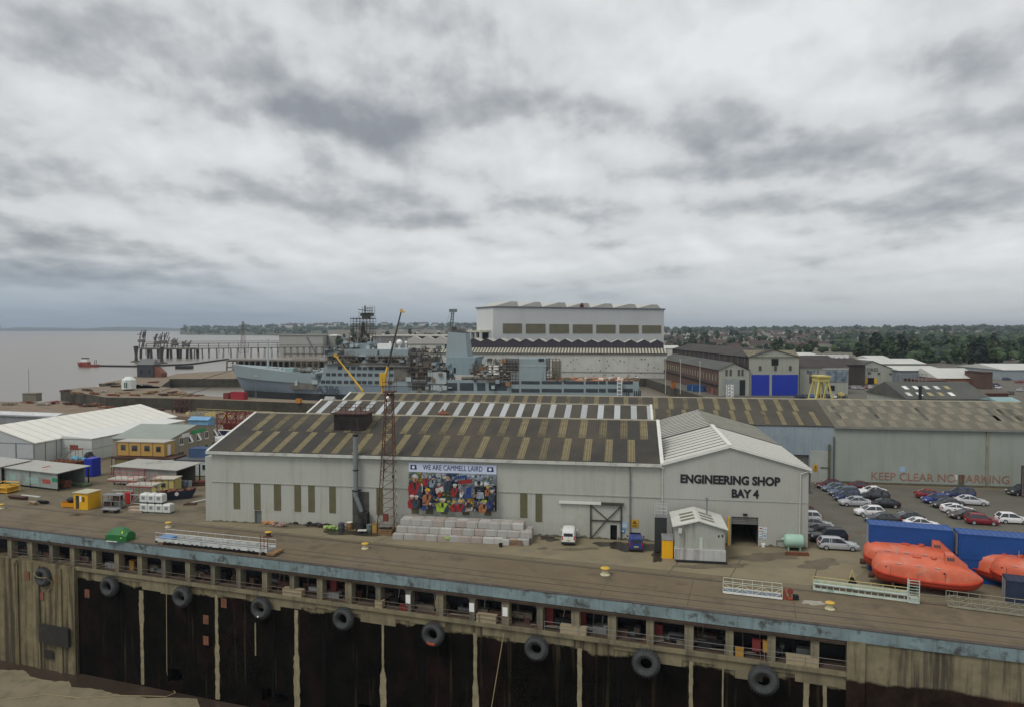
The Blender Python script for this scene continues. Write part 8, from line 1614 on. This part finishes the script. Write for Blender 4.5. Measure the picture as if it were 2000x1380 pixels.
# tank and buildings on the far shore, left of the ship mast
tw = D(545, 676, 900); o = thing('fuel_depot', 'plain pale rectangular depot building on the far shore', 'building', (tw.x, tw.y, -4), R(-3)); L3 = (D(632, 676, 900)-tw).x; MB().box(0, L3, 0, 60, 0, D(600, 655, 900).z+4).build('wall', mat('depot pale', (.33,.33,.30), .8, .06, .05), o); MB().box(-1, L3+1, -1, 61, D(600, 655, 900).z+4, D(600, 655, 900).z+4.9).build('roof', mat('depot roof', (.25,.25,.23)), o); MB().add([(L3*.62,-.5,D(600,657,900).z+3),(L3*.66,-.5,D(600,657,900).z+3),(L3*.84,-.5,2),(L3*.8,-.5,2)], [(0,1,2,3)]).build('stair', mat('stair dark', (.14,.14,.14)), o, recalc=False)
tk = D(646, 676, 900); o = thing('storage_tank', 'round pale storage tank with white cone roof right of the depot building', 'tank', (tk.x, tk.y+20, -4)); rT = 15*900/F; hT = D(646, 656, 900).z+4; MB().lathe([(rT,0),(rT,hT)], n=32).build('wall', mat('tank wall', (.27,.27,.24), .8, .1, .1, streak=.3), o, smooth=True); MB().lathe([(rT+.3,hT),(rT*.5,hT+1.2),(.5,hT+1.9)], n=32).build('roof', M['offwhite'], o)
for px, h_, lb_ in ((475, 24, 'thin lattice radio mast beyond the old jetty'), ):
    p_ = D(px, 674, 900); t = thing('radio_mast', lb_, 'mast', (p_.x, p_.y, -4)); zt_ = D(px, 628, 900).z+4; mb = MB(); [mb.bar((x_, y_, 0), (x_*.2, y_*.2, zt_), .25) for x_ in (-3, 3) for y_ in (-3, 3)]; [mb.bar((-3*(1-.8*k/12), -3*(1-.8*k/12), zt_*k/12), (3*(1-.8*(k+1)/12), -3*(1-.8*(k+1)/12), zt_*(k+1)/12), .18) for k in range(12)]; mb.build('lattice', mat('mast rust far', (.12,.07,.05)), t); MB().cbox(0,0,zt_-2,2.4,2,4).build('aerials', M['steelgrey'], t)
# ================================================================== RIGHT HAND BACKGROUND
brick = mat('dark red brick', (.10,.058,.045), .9, .2, .3, streak=.4); cream = mat('pale render wall', (.34,.35,.30), .8, .07, .15, streak=.3); slate_ = mat('far dark roof', (.075,.078,.07), .85, .2, .15, blotch=((.12,.10,.07), .6, .2)); browny = mat('brown black cladding', (.05,.042,.038), .9, .3, .15, streak=.3); dblue = mat('royal blue door', (.012,.035,.36), .5, .06, .3, corr=('Z', 1.2), corrb=.3); wroof = mat('far white roof', (.50,.50,.46), .7, .08, .1)
FR0 = Frame((0, 0), 0)
def bld(nm, label, px0, px1, y0, top_y, depth, wall, roof, ridge=3.0, ang=0.0, along='x', cat='building', z0=0.0):
    """gabled building whose front base runs px0-px1 at depth y0, its eave at photo height top_y"""
    a = D(px0, top_y, y0); b_ = D(px1, top_y, y0); L_ = b_.x-a.x; H_ = a.z-z0; t = thing(nm, label, cat, (a.x, a.y, z0), ang)
    MB().box(0, L_, 0, depth, -.5, H_).build('wall', wall, t)
    if along == 'x': MB().prof([(-.5, H_), (depth/2, H_+ridge), (depth+.5, H_)], -.5, L_+.5).build('roof', roof, t)
    else:
        MB().add([(0,0,H_+.02),(L_,0,H_+.02),(L_/2,0,H_+ridge-.3)], [(0,1,2)]).build('gable', wall, t, recalc=False)
        MB().add([(-.6,-.5,H_),(L_/2,-.5,H_+ridge),(L_+.6,-.5,H_),(-.6,depth,H_),(L_/2,depth,H_+ridge),(L_+.6,depth,H_)], [(0,1,4,3),(1,2,5,4)]).build('roof', roof, t, recalc=False)
    return t, L_, H_
def onb(t, px, py, v=0.0): f = Frame((t.location.x, t.location.y), t.rotation_euler[2]); a, z = f.hit(px, py, v); return a, z-t.location.z
def face(t, nm, x0, y0, x1, y1, m, v=-.1, d=.08):
    a, zt_ = onb(t, x0, y0, v); b_, zb_ = onb(t, x1, y1, v); MB().box(a, b_, v-d, v, max(zb_, 0), zt_).build(nm, m, t)
t, L_, H_ = bld('brick_workshop', 'long red brick workshop with slate roof and pale rendered gable facing the dock', 1404, 1463, 290, 722, 108, cream, slate_, 2.9, 0.0, 'y')
MB().box(-.12, -.01, .1, 108, 0, H_-.2).build('brick_side', brick, t); mb = MB()
for k in range(22): mb.box(-.2, -.13, 3+k*4.7, 4.4+k*4.7, 5.6, 8.2)
mb.build('side_windows', mat('dusty panes', (.22,.20,.14), .7, .3, .3), t); MB().box(-.6, -.13, 0, 108, 3.9, 4.4).build('dark_ledge', M['black'], t)
for x0, y0, x1, y1, m_, n_ in ((1413, 739, 1444, 771, mat('roller grey green', (.25,.28,.27), .7), 'roller_door'), (1445, 741, 1455, 771, M['black'], 'doorway'), (1417, 721, 1421, 733, slate_, 'window'), (1425, 721, 1429, 733, slate_, 'window'), (1441, 721, 1445, 733, slate_, 'window'), (1448, 721, 1452, 733, slate_, 'window')): face(t, n_, x0, y0, x1, y1, m_)
t, L_, H_ = bld('blue_door_hall', 'tall pale fronted hall with two royal blue roller doors and long dark side', 1463, 1562, 291, 697, 120, cream, browny, 3.0, R(2), 'y')
MB().box(-.12, -.01, .1, 120, 0, H_).build('dark_side', browny, t); mb = MB(); [mb.box(-.35, -.13, 4+k*8, 4.5+k*8, 0, H_) for k in range(15)]; mb.build('side_ribs', mat('rib grey', (.12,.11,.11)), t)
MB().add([(-.4,-.4,H_),(L_+.4,-.4,H_),(L_+.4,6,H_+2.6),(-.4,6,H_+2.6)], [(0,1,2,3)]).build('front_roof', mat('checked roof', (.16,.145,.10), .9, .4, .6), t, recalc=False)
for x0, y0, x1, y1, m_, n_ in ((1468, 731, 1502, 771, dblue, 'roller_door'), (1508, 731, 1558, 771, dblue, 'roller_door'), (1507, 700, 1520, 713, M['dark'], 'hatch'), (1482, 714, 1487, 723, slate_, 'window'), (1512, 714, 1517, 723, slate_, 'window'), (1541, 714, 1546, 723, slate_, 'window')): face(t, n_, x0, y0, x1, y1, m_)
t, L_, H_ = bld('long_bay', 'pale long bay with picture panels and brown humped roof, right of the blue doors', 1562, 1658, 297, 717, 40, cream, browny, 4.2, R(1)); face(t, 'window', 1581, 729, 1586, 748, slate_); face(t, 'picture_panel', 1612, 722, 1655, 745, mat('picture print', (.16,.20,.24), .7, .9, .35)); face(t, 'top_strip', 1606, 717, 1658, 721, M['offwhite']); face(t, 'doorway', 1617, 752, 1630, 762, M['dark'])
t, L_, H_ = bld('roof_monitor_shed', 'dark roofed shed with line of small white roof monitors on its ridge', 1600, 1690, 345, 712, 30, browny, browny, 3.0)
mb = MB(); [mb.cbox(L_*(.05+k*.12), 15, H_+3.4, 1.7, 3, 1.7) for k in range(8)]; mb.build('roof_monitors', M['white'], t)
t, L_, H_ = bld('stores_building', 'pale gabled stores building with open black doorway and yellow doors', 1657, 1748, 352, 722, 45, cream, slate_, 4.6, R(-2), 'y')
for x0, y0, x1, y1, m_, n_ in ((1695, 737, 1707, 750, M['dark'], 'doorway'), (1688, 738, 1694, 748, M['yellow'], 'door'), (1707.5, 738, 1713, 748, M['yellow'], 'door'), (1660, 725, 1665, 729, slate_, 'window'), (1684, 726, 1689, 730, slate_, 'window'), (1695, 726, 1701, 730, slate_, 'window'), (1714, 727, 1719, 731, slate_, 'window'), (1737, 728, 1742, 731, slate_, 'window')): face(t, n_, x0, y0, x1, y1, m_)
o = lettering('STORES', 2.4, slate_, t, (L_*.45, -.15, H_+.1), thick=.02); o = lettering('BAY 5', 2.0, mat('navy print', (.012,.03,.13)), [x for x in bpy.data.objects if x.name == 'long_bay'][0], (5.5, -.15, 9.2), thick=.02)
FB = [('white_roofed_shed','long white roofed shed behind the stores building',1700,1808,420,710,30,cream,wroof,2.5),('cream_shed','cream shed with raised roof left of the white one',1700,1740,470,701,22,mat('cream far', (.42,.38,.27), .8),wroof,2),
 ('grey_shed','grey blue shed with white roof edge in the middle right',1757,1850,345,723,30,mat('grey blue far', (.17,.20,.22), .8),wroof,1.5),('brick_gable_shed','orange brick shed with cream roof near the right edge',1832,1915,330,738,26,mat('orange brick', (.24,.11,.06), .9, .2, .4),wroof,4),
 ('brick_ruin','dark red brick ruin with scaffolded front left of the orange shed',1795,1850,290,742,12,mat('ruin brick', (.09,.035,.028), .9, .3, .4),mat('ruin brick', (.09,.035,.028)),.4),('chimney_block','tall brown brick block beside the orange brick shed',1917,1939,322,726,12,brick,brick,.3),
 ('warehouse','pale blue grey warehouse at the far right edge',1960,2060,380,722,40,mat('pale blue wall', (.26,.30,.32), .8),wroof,2.5),('corner_store','small pale store with blue end near the long roof',1950,1990,215,783,8,cream,mat('teal sheet', (.22,.33,.33), .7),1),
 ('white_hall','small white hall among trees right of the great hall',1296,1328,560,680,20,M['offwhite'],wroof,2),('clinic','white modern block with dark windows among the houses',1486,1516,1500,663,40,M['white'],M['offwhite'],1),('school','low white flat block left of the white modern one',1467,1484,1500,668,40,M['offwhite'],M['offwhite'],1),
 ('long_roof_hall','white roofed hall just beyond the blue doored hall',1556,1600,470,694,30,cream,wroof,1.5),('hospital','pale slab block on the wooded hill at the far right',1972,2030,1300,672,40,M['offwhite'],wroof,4),('red_hut','long low red brown hut in the yard at the far right',1905,1970,262,767,6,mat('red brown hut', (.12,.05,.04), .8),mat('hut roof brown', (.10,.07,.05), .8),.6)]
for nm, lb_, a, b_, y_, ty, dp_, w_, r_, rg in FB: bld(nm, lb_, a, b_, y_, ty, dp_, w_, r_, rg, 0)
t, L_, H_ = bld('patched_roof_shed', 'dark roofed shed with scattered pale roof lights just behind the long lichened roof', 1772, 1934, 228, 778, 26, cream, slate_, 4.6)
rk = random.Random(6)
for r_ in (.25, .62):
    for k in range(5): x_ = L_*(.05+k*.13+.06*(r_ > .5)); n_ = Vector((0, r_*13.5-.5, H_+4.6*r_*1.0+.12)); MB().add([(x_,n_.y-1.2,n_.z-.42),(x_+1.5,n_.y-1.2,n_.z-.42),(x_+1.5,n_.y+1.2,n_.z+.45),(x_,n_.y+1.2,n_.z+.45)], [(0,1,2,3)]).build('roof_light', rk.choice((M['white'], M['rl_pale'], M['offwhite'])), t, recalc=False)
MB().tube((3.5,-1,0), (3.5,-1,H_+4.2), .5).build('flue', M['black'], t)
# scaffold front
t = thing('ruin_scaffold', 'tall thin scaffold frame before the brick ruin', 'scaffolding', D(1750, 760, 285)+Vector((0,0,0)), 0); t.location.z = 0; mb = MB(); [mb.bar((x_, y_, 0), (x_, y_, 9), .15) for x_ in range(0, 13, 3) for y_ in (0, 3)]; [mb.bar((0,0,z_), (12,0,z_), .12) for z_ in (3,6,9)]; mb.build('frame', M['steelgrey'], t)
# yellow lifting frame
t = thing('lifting_frame', 'pale yellow A shaped lifting frame standing beyond the long roof', 'lifting frame', (G(1594, 783).x, G(1594, 783).y, 0), 0); W_ = (G(1622, 783)-G(1594, 783)).x; H_ = D(1600, 738, 262).z; yy = mat('frame pale yellow', (.52,.44,.13), .6, .12, .5); mb = MB()
for y_ in (0, 5):
    for x_, u_ in ((-.6, W_*.2), (W_+.6, W_*.8)): mb.bar((x_, y_-(1 if y_ == 0 else -1), 0), (u_, y_, H_*.86), .38)
    for x_, u_ in ((W_*.35, W_*.22), (W_*.45, W_*.75)): mb.bar((x_, y_, 0.3), (u_, y_, H_*.8), .22)
    mb.bar((-.6,y_,.5), (W_+.6,y_,.5), .25)
mb.box(W_*.12, W_*.88, -.5, 5.5, H_*.82, H_).box(W_*.05, W_*.95, -1, 6, H_, H_+.5); mb.build('frame', yy, t); MB().box(-1, W_+7, -1, 0, .5, 1).bar((W_+4,0,0), (W_+4,0,3.6), .2).box(W_+3.2,W_+4.8,-1,1,2.2,3.2).build('rail', yy, t)
for px, py, c, L2, lb_ in ((1342, 762, mat('container mid blue', (.02,.08,.22)), 6, 'blue container beside the brick workshop on the basin quay'), (1353, 764, mat('container mid blue', (.02,.08,.22)), 5, 'second blue container nearer the dock beside the brick workshop'), (1392, 769, M['red'], 2.5, 'small red tank beside the brick workshop corner')):
    make_container(lb_, Frame(G(px, py), R(-4)), 0, 0, 0, L2, 2.4, 2.6, c)
t = thing('orange_skip', 'orange cabin on the basin quay by the brick workshop', 'cabin', G(1312, 757)); MB().box(0,2,0,2,0,3).build('wall', mat('orange rust cabin', (.33,.12,.03), .8), t); MB().box(-.1,2.1,-.1,2.1,3,3.15).build('roof', M['darkrust'], t)
t = thing('white_gantry', 'small white lattice tower in front of the brick workshop door', 'tower', G(1422, 777)); mb = MB(); [mb.bar((x_, y_, 0), (x_, y_, 5.2), .14) for x_ in (0, 2) for y_ in (0, 2)]; [mb.bar((0,0,k*1.3), (2,0,k*1.3+1.3), .1) for k in range(4)]; [mb.bar((0,0,k*1.3), (2,0,k*1.3), .1) for k in range(5)]; mb.build('frame', M['white'], t)
for i, (px, py) in enumerate(((1300, 730), (1329, 740), (1367, 752))): lamp_post(D(px, 745, 300+i*-4)*1.0 - Vector((0,0,D(px, 745, 300).z)), 15-i, ['tall white pole at the far end of the brick workshop', 'tall white pole halfway along the brick workshop', 'tall white pole near the pale gable of the brick workshop'][i], M['offwhite'], group='white poles along the brick workshop')
# brown container at the right edge of the car park
make_container('dark brown upright container at the right edge beyond the car park', Frame(G(2010, 975), R(-9)), 0, 0, 0, 6, 2.5, 5, mat('container brown', (.06,.04,.045), .7))
# distant parked cars --------------------------------------------------
rk = random.Random(12); cn = list(COLS); far = []
for k in range(11): far.append((1664+k*8.3, 758+rk.uniform(-2, 2)+k*.25))
for k in range(9): far.append((1712+k*7.5, 765+k*.6+rk.uniform(-1, 1)))
for k in range(8): far.append((1944+rk.uniform(0, 56), 736+k*5.5))
for k in range(7): far.append((1560+k*14+rk.uniform(-3,3), 776+rk.uniform(-1, 1)))
ordn = 'first second third fourth fifth sixth seventh eighth ninth tenth eleventh'.split()
for i, (px, py) in enumerate(far):
    c_ = rk.choice(('white','silver','black','navy','red','brightblue','lightgrey','darkgrey')); g_ = 0 if i < 11 else 1 if i < 20 else 2 if i < 28 else 3; j = i-(0, 11, 20, 28)[g_]
    put_car(rk.choice(('hatch','saloon','estate')), c_, G(px, py), rk.choice((0, 1.4, .2)), '%s distant car, %s %s' % (c_.replace('brightblue', 'bright blue').replace('lightgrey', 'light grey').replace('darkgrey', 'dark grey'), ordn[j], ('before the stores building', 'in the nearer row by the stores', 'down the far right yard', 'below the blue doored hall')[g_]), 'distant cars around the stores')
for o, m in PEND:
    for c in kids(o):
        for sl in (c.material_slots if c.type == 'MESH' else []):
            if sl.material == CP['base']: sl.link = 'OBJECT'; sl.material = m

# ================================================================== HOUSES AND TREES ON THE HILL
rk = random.Random(44)
hw = [mat('house brick %d' % i, c, .9, .15, .05) for i, c in enumerate(((.13,.08,.06), (.17,.12,.09), (.30,.28,.24), (.11,.07,.055)))]; hr = [mat('house roof %d' % i, c, .9, .15, .05) for i, c in enumerate(((.08,.055,.047), (.075,.07,.067), (.10,.062,.05)))]
def housemesh(w, r, L_, n=1, h=5.6):
    mb = MB(); mb.box(0, L_, 0, 8, -3, h, 0); mb.prof([(-.5,h),(4,h+3.6),(8.5,h)], -.4, L_+.4, 1)
    for k in range(n): mb.box(L_*(k+.5)/n-.5, L_*(k+.5)/n+.5, 3.2, 4.8, h+2.5, h+4.9, 0)
    for k in range(n*2): mb.box(L_*(k+.5)/(n*2)-.6, L_*(k+.5)/(n*2)+.6, -.06, 0, 1, 2.4, 2).box(L_*(k+.5)/(n*2)-.6, L_*(k+.5)/(n*2)+.6, -.06, 0, 3.6, 4.9, 2)
    return mb.mesh('house', [w, r, mat('house pane', (.35,.36,.36), .3)])
HMS = [housemesh(hw[rk.randrange(4)], hr[rk.randrange(3)], L_, n) for L_, n in ((9,1),(16,2),(16,2),(30,4),(30,4),(42,6))] + [housemesh(mat('white house', (.55,.54,.5), .8, .1, .1), hr[1], 14, 2)]
nH = 0
def place_house(px, y):
    global nH
    x = (px-1000)/F*y; o = link('terraced_house' if rk.random() < .6 else 'house', HMS[rk.randrange(7) if rk.random() < .75 else 6], None, (x, y, hill(x, y)), rk.choice((0, 0, .25, -.3, 1.45, .8)))
    zn = 'left part of the town beyond the ship' if px < 960 else ('hillside right of the great hall' if px < 1480 else ('middle of the wooded town' if px < 1750 else 'town among trees at the far right'))
    tag(o, 'small distant house among many on the %s' % zn, 'house', 'distant houses, ' + zn)
for _ in range(185): place_house(rk.uniform(1296, 1760), 760+2300*rk.random()**.8)
for _ in range(28): place_house(rk.uniform(1750, 2010), rk.uniform(1500, 2900))
for _ in range(34): place_house(rk.uniform(690, 930), rk.uniform(900, 3000))
fol = [mat('foliage %d' % i, c, .9, .35, .25) for i, c in enumerate(((.028,.048,.020), (.040,.068,.022), (.022,.036,.024), (.055,.075,.03)))]
def crownmesh(seed, m, tall=1.0, n=46):
    r_ = random.Random(seed); mb = MB()
    for _ in range(n):
        a = r_.uniform(0, 6.28); h = r_.random(); rad = (1-abs(h-.45)*1.25)*r_.uniform(.25, 1)*4.6; c = (rad*math.cos(a), rad*math.sin(a), 3.5+h*9.5*tall); s_ = r_.uniform(.7, 1.7)
        for _k in range(5):
            n_ = Vector((r_.uniform(-1,1), r_.uniform(-1,1), r_.uniform(-.4,1))).normalized(); e = n_.orthogonal().normalized(); g = n_.cross(e); q = Vector(c)+n_*s_*.8*r_.random()+Vector((r_.uniform(-.6,.6), r_.uniform(-.6,.6), r_.uniform(-.5,.5)))
            mb.add([q-e*s_-g*s_*.6, q+e*s_-g*s_*.5, q+e*s_*.6+g*s_, q-e*s_*.7+g*s_*.8], [(0,1,2,3)])
    return mb.mesh('crown', m)
TRN = MB().tube((0,0,-1.5), (.2,.1,4.5), .42, .28).tube((.2,.1,4.4), (-1.6,.6,8), .22, .1).tube((.2,.1,4.4), (1.7,-.5,8.5), .22, .1).tube((.2,.1,4.2), (.3,1.2,10), .2, .08).mesh('trunk', M['wood'])
CRN = [crownmesh(i, fol[i % 4], (1, 1, 1.5, .9, 1.1, 1.0)[i]) for i in range(6)]; KN = ('dark green', 'mid green', 'tall narrow', 'pale green', 'broad dark', 'bushy')
def put_tree(px, y, s=1.0):
    k = rk.randrange(6); x = (px-1000)/F*y; zn = 'beyond the ship' if px < 960 else ('right of the great hall' if px < 1480 else ('behind the stores and long sheds' if px < 1760 else 'in the wood at the far right')); ds = 'nearer' if y < 900 else 'more distant'
    t = thing('tree', '%s tree, %s, %s' % (KN[k], ds, zn), 'tree', (x, y, hill(x, y)), rk.uniform(0, 6), '%s %s trees %s' % (KN[k], ds, zn)); t.scale = (s*rk.uniform(.85, 1.2),)*2+(s*rk.uniform(.8, 1.15),); link('trunk', TRN, t); link('crown', CRN[k], t)
for _ in range(90): put_tree(rk.uniform(1680, 2010), rk.uniform(490, 1000), rk.uniform(.8, 1.25))
for _ in range(30): put_tree(rk.uniform(1296, 1600), rk.uniform(600, 1100), rk.uniform(.7, 1.0))
for _ in range(90): put_tree(rk.uniform(1300, 2010), rk.uniform(1000, 2200), rk.uniform(.8, 1.3))
for _ in range(36): put_tree(rk.uniform(660, 930), rk.uniform(760, 1800), rk.uniform(.8, 1.2))
def wood(nm, label, n, fpx, fy, m, hf, smin=5, smax=11):
    mb = MB(); r_ = random.Random(nm)
    for _ in range(n):
        px = fpx(r_); y = fy(r_, px); x = (px-1000)/F*y; s_ = r_.uniform(smin, smax)*(1+y/5200); z = hf(x, y)+s_*.45
        for _k in range(3): mb.blob((x+r_.uniform(-.8,.8)*s_, y+r_.uniform(-.5,.5)*s_, z+r_.uniform(-.2,.45)*s_), s_*r_.uniform(.35,.75), 1, .45, (1.1,1,.85), m=r_.randrange(3), rnd=r_)
    o = mb.build(nm, m, None, recalc=False); tag(o, label, 'woodland', kind='stuff')
wood('hill_woodland', 'dark woods covering the skyline of the hill behind the town', 620, lambda r: r.uniform(1296, 2030), lambda r, p: r.uniform(2500, 3500), fol[:3], hill)
wood('park_woodland', 'continuous green wood in the middle distance at the far right', 560, lambda r: 1600+430*r.random()**.6, lambda r, p: r.uniform(560 if p > 1720 else 800, 1900), fol[:3], hill, 5, 9)
wood('town_greenery', 'scattered garden trees and hedges between the distant houses', 330, lambda r: r.uniform(1296, 1800), lambda r, p: r.uniform(800, 2600), fol[:3], hill, 3, 6)
# far shore to the left ------------------------------------------------
def shoreY(px): return 3700-(px-350)*2.2 if px < 640 else 2900
def fh(x, y):
    px = 1000+F*x/y; k = min(1, max(0, (y-shoreY(px))/1500)); return WL+.6+7*min(1, max(0, (y-shoreY(px))/60))+k*(26+16*min(1, max(0, (px-430)/160)))
vs = []; nx, ny = 46, 16
for j in range(ny+1):
    for i in range(nx+1): px = 352+(965-352)*i/nx; y = shoreY(px)+(6500-shoreY(px))*(j/ny)**1.7; x = (px-1000)/F*y; vs.append((x, y, fh(x, y) if j else WL-1))
o = MB().add(vs, [(j*(nx+1)+i, j*(nx+1)+i+1, (j+1)*(nx+1)+i+1, (j+1)*(nx+1)+i) for j in range(ny) for i in range(nx)]).build('far_shore_terrain', mat('far green ground', (.055,.065,.03), .95, .35, .004), smooth=True); struct(o)
wood('shore_woodland', 'green wooded point and hills on the far river shore behind the ship', 420, lambda r: 356+600*r.random(), lambda r, p: shoreY(p)+30+r.random()**1.5*2600, fol[:3], fh, 6, 10)
HMS_w = HMS[6]
for k in range(22): px = rk.uniform(540, 930); y = rk.uniform(4000, 5200); x = (px-1000)/F*y; o = link('white_block', HMS_w, None, (x, y, fh(x, y)+3), 0); o.scale = (2.6, 2, 2); tag(o, 'tiny white building on the wooded hill beyond the ship', 'building', 'white buildings on the far hill')
vs = []; N_ = 90; rz = random.Random(5)
for i in range(N_+1):
    x = -9500+(9500-2900)*i/N_; y = 9600; h = 38+16*math.sin(i*.35)+10*math.sin(i*.13+1)+rz.uniform(-3, 3)+(22 if i > 60 else 0)*math.sin((i-60)/30*math.pi*.5); vs += [(x, y-500, WL-1), (x, y-460, WL+9), (x, y, h*.8), (x, y+900, h*.7)]
o = MB().add(vs, [(c*4+k, c*4+k+4, c*4+k+5, c*4+k+1) for c in range(N_) for k in range(3)]).build('distant_coast', mat('distant coast', (.05,.06,.05), .95, .2, .002)); struct(o)
for i, x in enumerate((-7600, -7500, -6900, -6650)): tag(MB().lathe([(22,0),(17,50),(20,70)], n=10).build('cooling_tower', M['steelgrey'], None, (x, 9300, 0)), 'tiny tower on the distant hazy coast at the far left', 'tower', 'tiny towers on the distant coast')
# jetties ----------------------------------------------------------------
jm = mat('jetty dark', (.055,.048,.04), .9, .3, .3); jc = mat('jetty concrete', (.17,.155,.125), .9, .25, .2)
def jetty(label, a, b_, y0, y1, zt_, w, n, name='jetty', m=None, pile=.32, rail=True):
    p, q = D(a[0], a[1], y0), D(b_[0], b_[1], y1); p.z = q.z = 0; d = q-p; L_ = d.length; t = thing(name, label, 'jetty', (p.x, p.y, 0), math.atan2(d.y, d.x)); MB().box(0, L_, 0, w, zt_-.9, zt_).build('deck', jc, t); mb = MB()
    for i in range(n+1):
        for y_ in (.3, w-.3): mb.bar((L_*i/n+(.6 if i % 2 else -.6), y_, -8), (L_*i/n, y_, zt_-.9), pile)
        mb.box(L_*i/n-.3, L_*i/n+.3, 0, w, zt_-1.7, zt_-.9)
    mb.build('piles', m or jm, t)
    if rail: MB().bar((0,0,zt_+1), (L_,0,zt_+1), .12).bar((0,0,zt_+2.4), (L_,0,zt_+2.4), .22).build('pipe_rail', jm, t)
    return t, L_
jetty('long piled jetty running out from the far shore to the berth', (352, 679), (690, 676), 760, 860, 6.2, 6, 26); jetty('rear jetty with pipe racks behind the long piled one', (285, 672), (560, 671), 900, 960, 8.5, 5, 14); jetty('short berth head of the jetty with heavy dark piers', (275, 680), (372, 678), 770, 765, 6.5, 14, 5, m=jm, pile=1.6)
t, L_ = jetty('old two level concrete wharf with square openings behind the ship bow', (443, 700), (645, 698), 545, 530, 3.8, 14, 18, name='wharf', m=jc, pile=.7, rail=False); MB().box(0, L_, .5, 13, -2.6, -1.7).build('lower_deck', jc, t); MB().box(0, L_, 13, 13.5, -6, 3).build('back_wall', jm, t)
def loader(label, px, y, h, seed):
    p_ = D(px, 660, y); t = thing('loading_arm', label, 'loading arm', (p_.x, p_.y, 6)); r_ = random.Random(seed); mb = MB()
    for k in range(4): x_ = r_.uniform(-4, 4); mb.bar((x_, 0, 0), (x_+r_.uniform(-2, 3), 2, h*r_.uniform(.6, 1)), .55); mb.bar((x_, 1, h*.5), (x_+3, 1, h*.9), .4)
    for k in range(3): mb.bar((-4, 0, h*k/3), (4, 0, h*k/3), .4)
    mb.cbox(0, 2, h*.35, 6, 4, 3); mb.build('frame', mat('loader brown grey', (.12,.10,.095), .8, .3, .3), t)
for i, (px, h) in enumerate(((275, 22), (306, 17), (318, 19), (340, 12), (362, 9))): loader(('leftmost tall slanting loading arm at the jetty head', 'second loading arm of the jetty, shorter', 'third loading arm with thin mast', 'squat loading frame midway on the berth', 'low loading frame at the right of the berth')[i], px, 785, h, i)
for i, (px, y, lb_) in enumerate(((266, 690, 'dark dolphin pile with wide foot left of the jetty'), (316, 660, 'dark dolphin pier between the pump house and the jetty'))):
    p_ = D(px, 700, y); t = thing('dolphin', lb_, 'mooring dolphin', (p_.x, p_.y, WL)); MB().lathe([(5.5,-2),(5,.6),(1.6,1.4),(1.2,6),(2.2,14),(2,15)], n=10).build('pile', jm, t)
# tug and booms
p_ = G(172, 716, WL); t = thing('tug_boat', 'small red and white work boat moored at the end of the dark boom', 'boat', (p_.x, p_.y, WL), R(176)); L_ = 17
MB().loft([[(-8.5,-2.2,0),(-8.5,2.2,0),(-8.5,2.6,2),(-8.5,-2.6,2)], [(-3,-2.8,-.4),(-3,2.8,-.4),(-3,3,1.9),(-3,-3,1.9)], [(5,-2.2,-.3),(5,2.2,-.3),(5,2.8,2.8),(5,-2.8,2.8)], [(8.5,-.1,.6),(8.5,.1,.6),(9.2,.3,4),(9.2,-.3,4)]]).build('hull', mat('tug red', (.24,.045,.03), .6, .2, .5), t); MB().box(-8.4,8,-2.9,2.9,1.9,2.0).build('deck', M['rust'], t); MB().box(-1,6,-2,2,2,4.2).build('cabin', mat('tug red', (.24,.045,.03)), t); MB().box(-.5,5.2,-1.8,1.8,4.2,6.6).build('wheelhouse', M['white'], t); MB().box(-.2,4.9,-1.5,1.5,6.6,7.6).build('top', M['black'], t); mb = MB(); [mb.bar((x_, 0, 2), (x_-.5, 0, 6), .25) for x_ in (-7, -5.6)]; mb.build('winch', M['dark'], t)
def boom(label, a, b_): p, q = G(*a, WL+.5), G(*b_, WL+.5); tag(MB().tube(p, q, 1.0, n=6).build('floating_boom', M['dark']), label, 'boom')
boom('dark floating boom between the work boat and the dock head', (190, 714), (268, 715)); boom('dark floating boom right of the pump house', (300, 714), (375, 711)); boom('dark floating walkway rising to the old wharf', (372, 711), (446, 701))
t = thing('pontoon', 'black pontoon afloat midway along the right hand boom', 'pontoon', (G(342, 720, WL).x, G(342, 720, WL).y, WL)); MB().box(0,12,0,6,-.5,2.2).build('hull', M['black'], t); MB().box(.2,11.8,.2,5.8,2.2,2.4).build('deck', jm, t)
for i, (a, b_) in enumerate((((315, 763), (455, 722)), ((352, 775), (462, 738)))): tag(MB().bar(G(a[0], a[1], .3), D(b_[0], b_[1], 318), .10).build('mooring_line', M['dark']), ('upper', 'lower')[i]+' mooring line from the ship bow to the dock quay', 'rope')

# ================================================================== HAZE
hm = bpy.data.materials.new('haze'); hm.use_nodes = True; nt = hm.node_tree; nt.nodes.remove(nt.nodes['Principled BSDF']); pvn = nt.nodes.new('ShaderNodeVolumePrincipled'); pvn.inputs['Color'].default_value = (.66, .76, .88, 1); pvn.inputs['Density'].default_value = .000085; pvn.inputs['Anisotropy'].default_value = .2; nt.links.new(pvn.outputs[0], nt.nodes['Material Output'].inputs['Volume'])
o = MB().box(-10500, 9000, -80, 11200, -24, 118).build('haze', hm); o['kind'] = 'stuff'; o['label'] = 'thin pale haze over the river and hills'; o['category'] = 'haze'
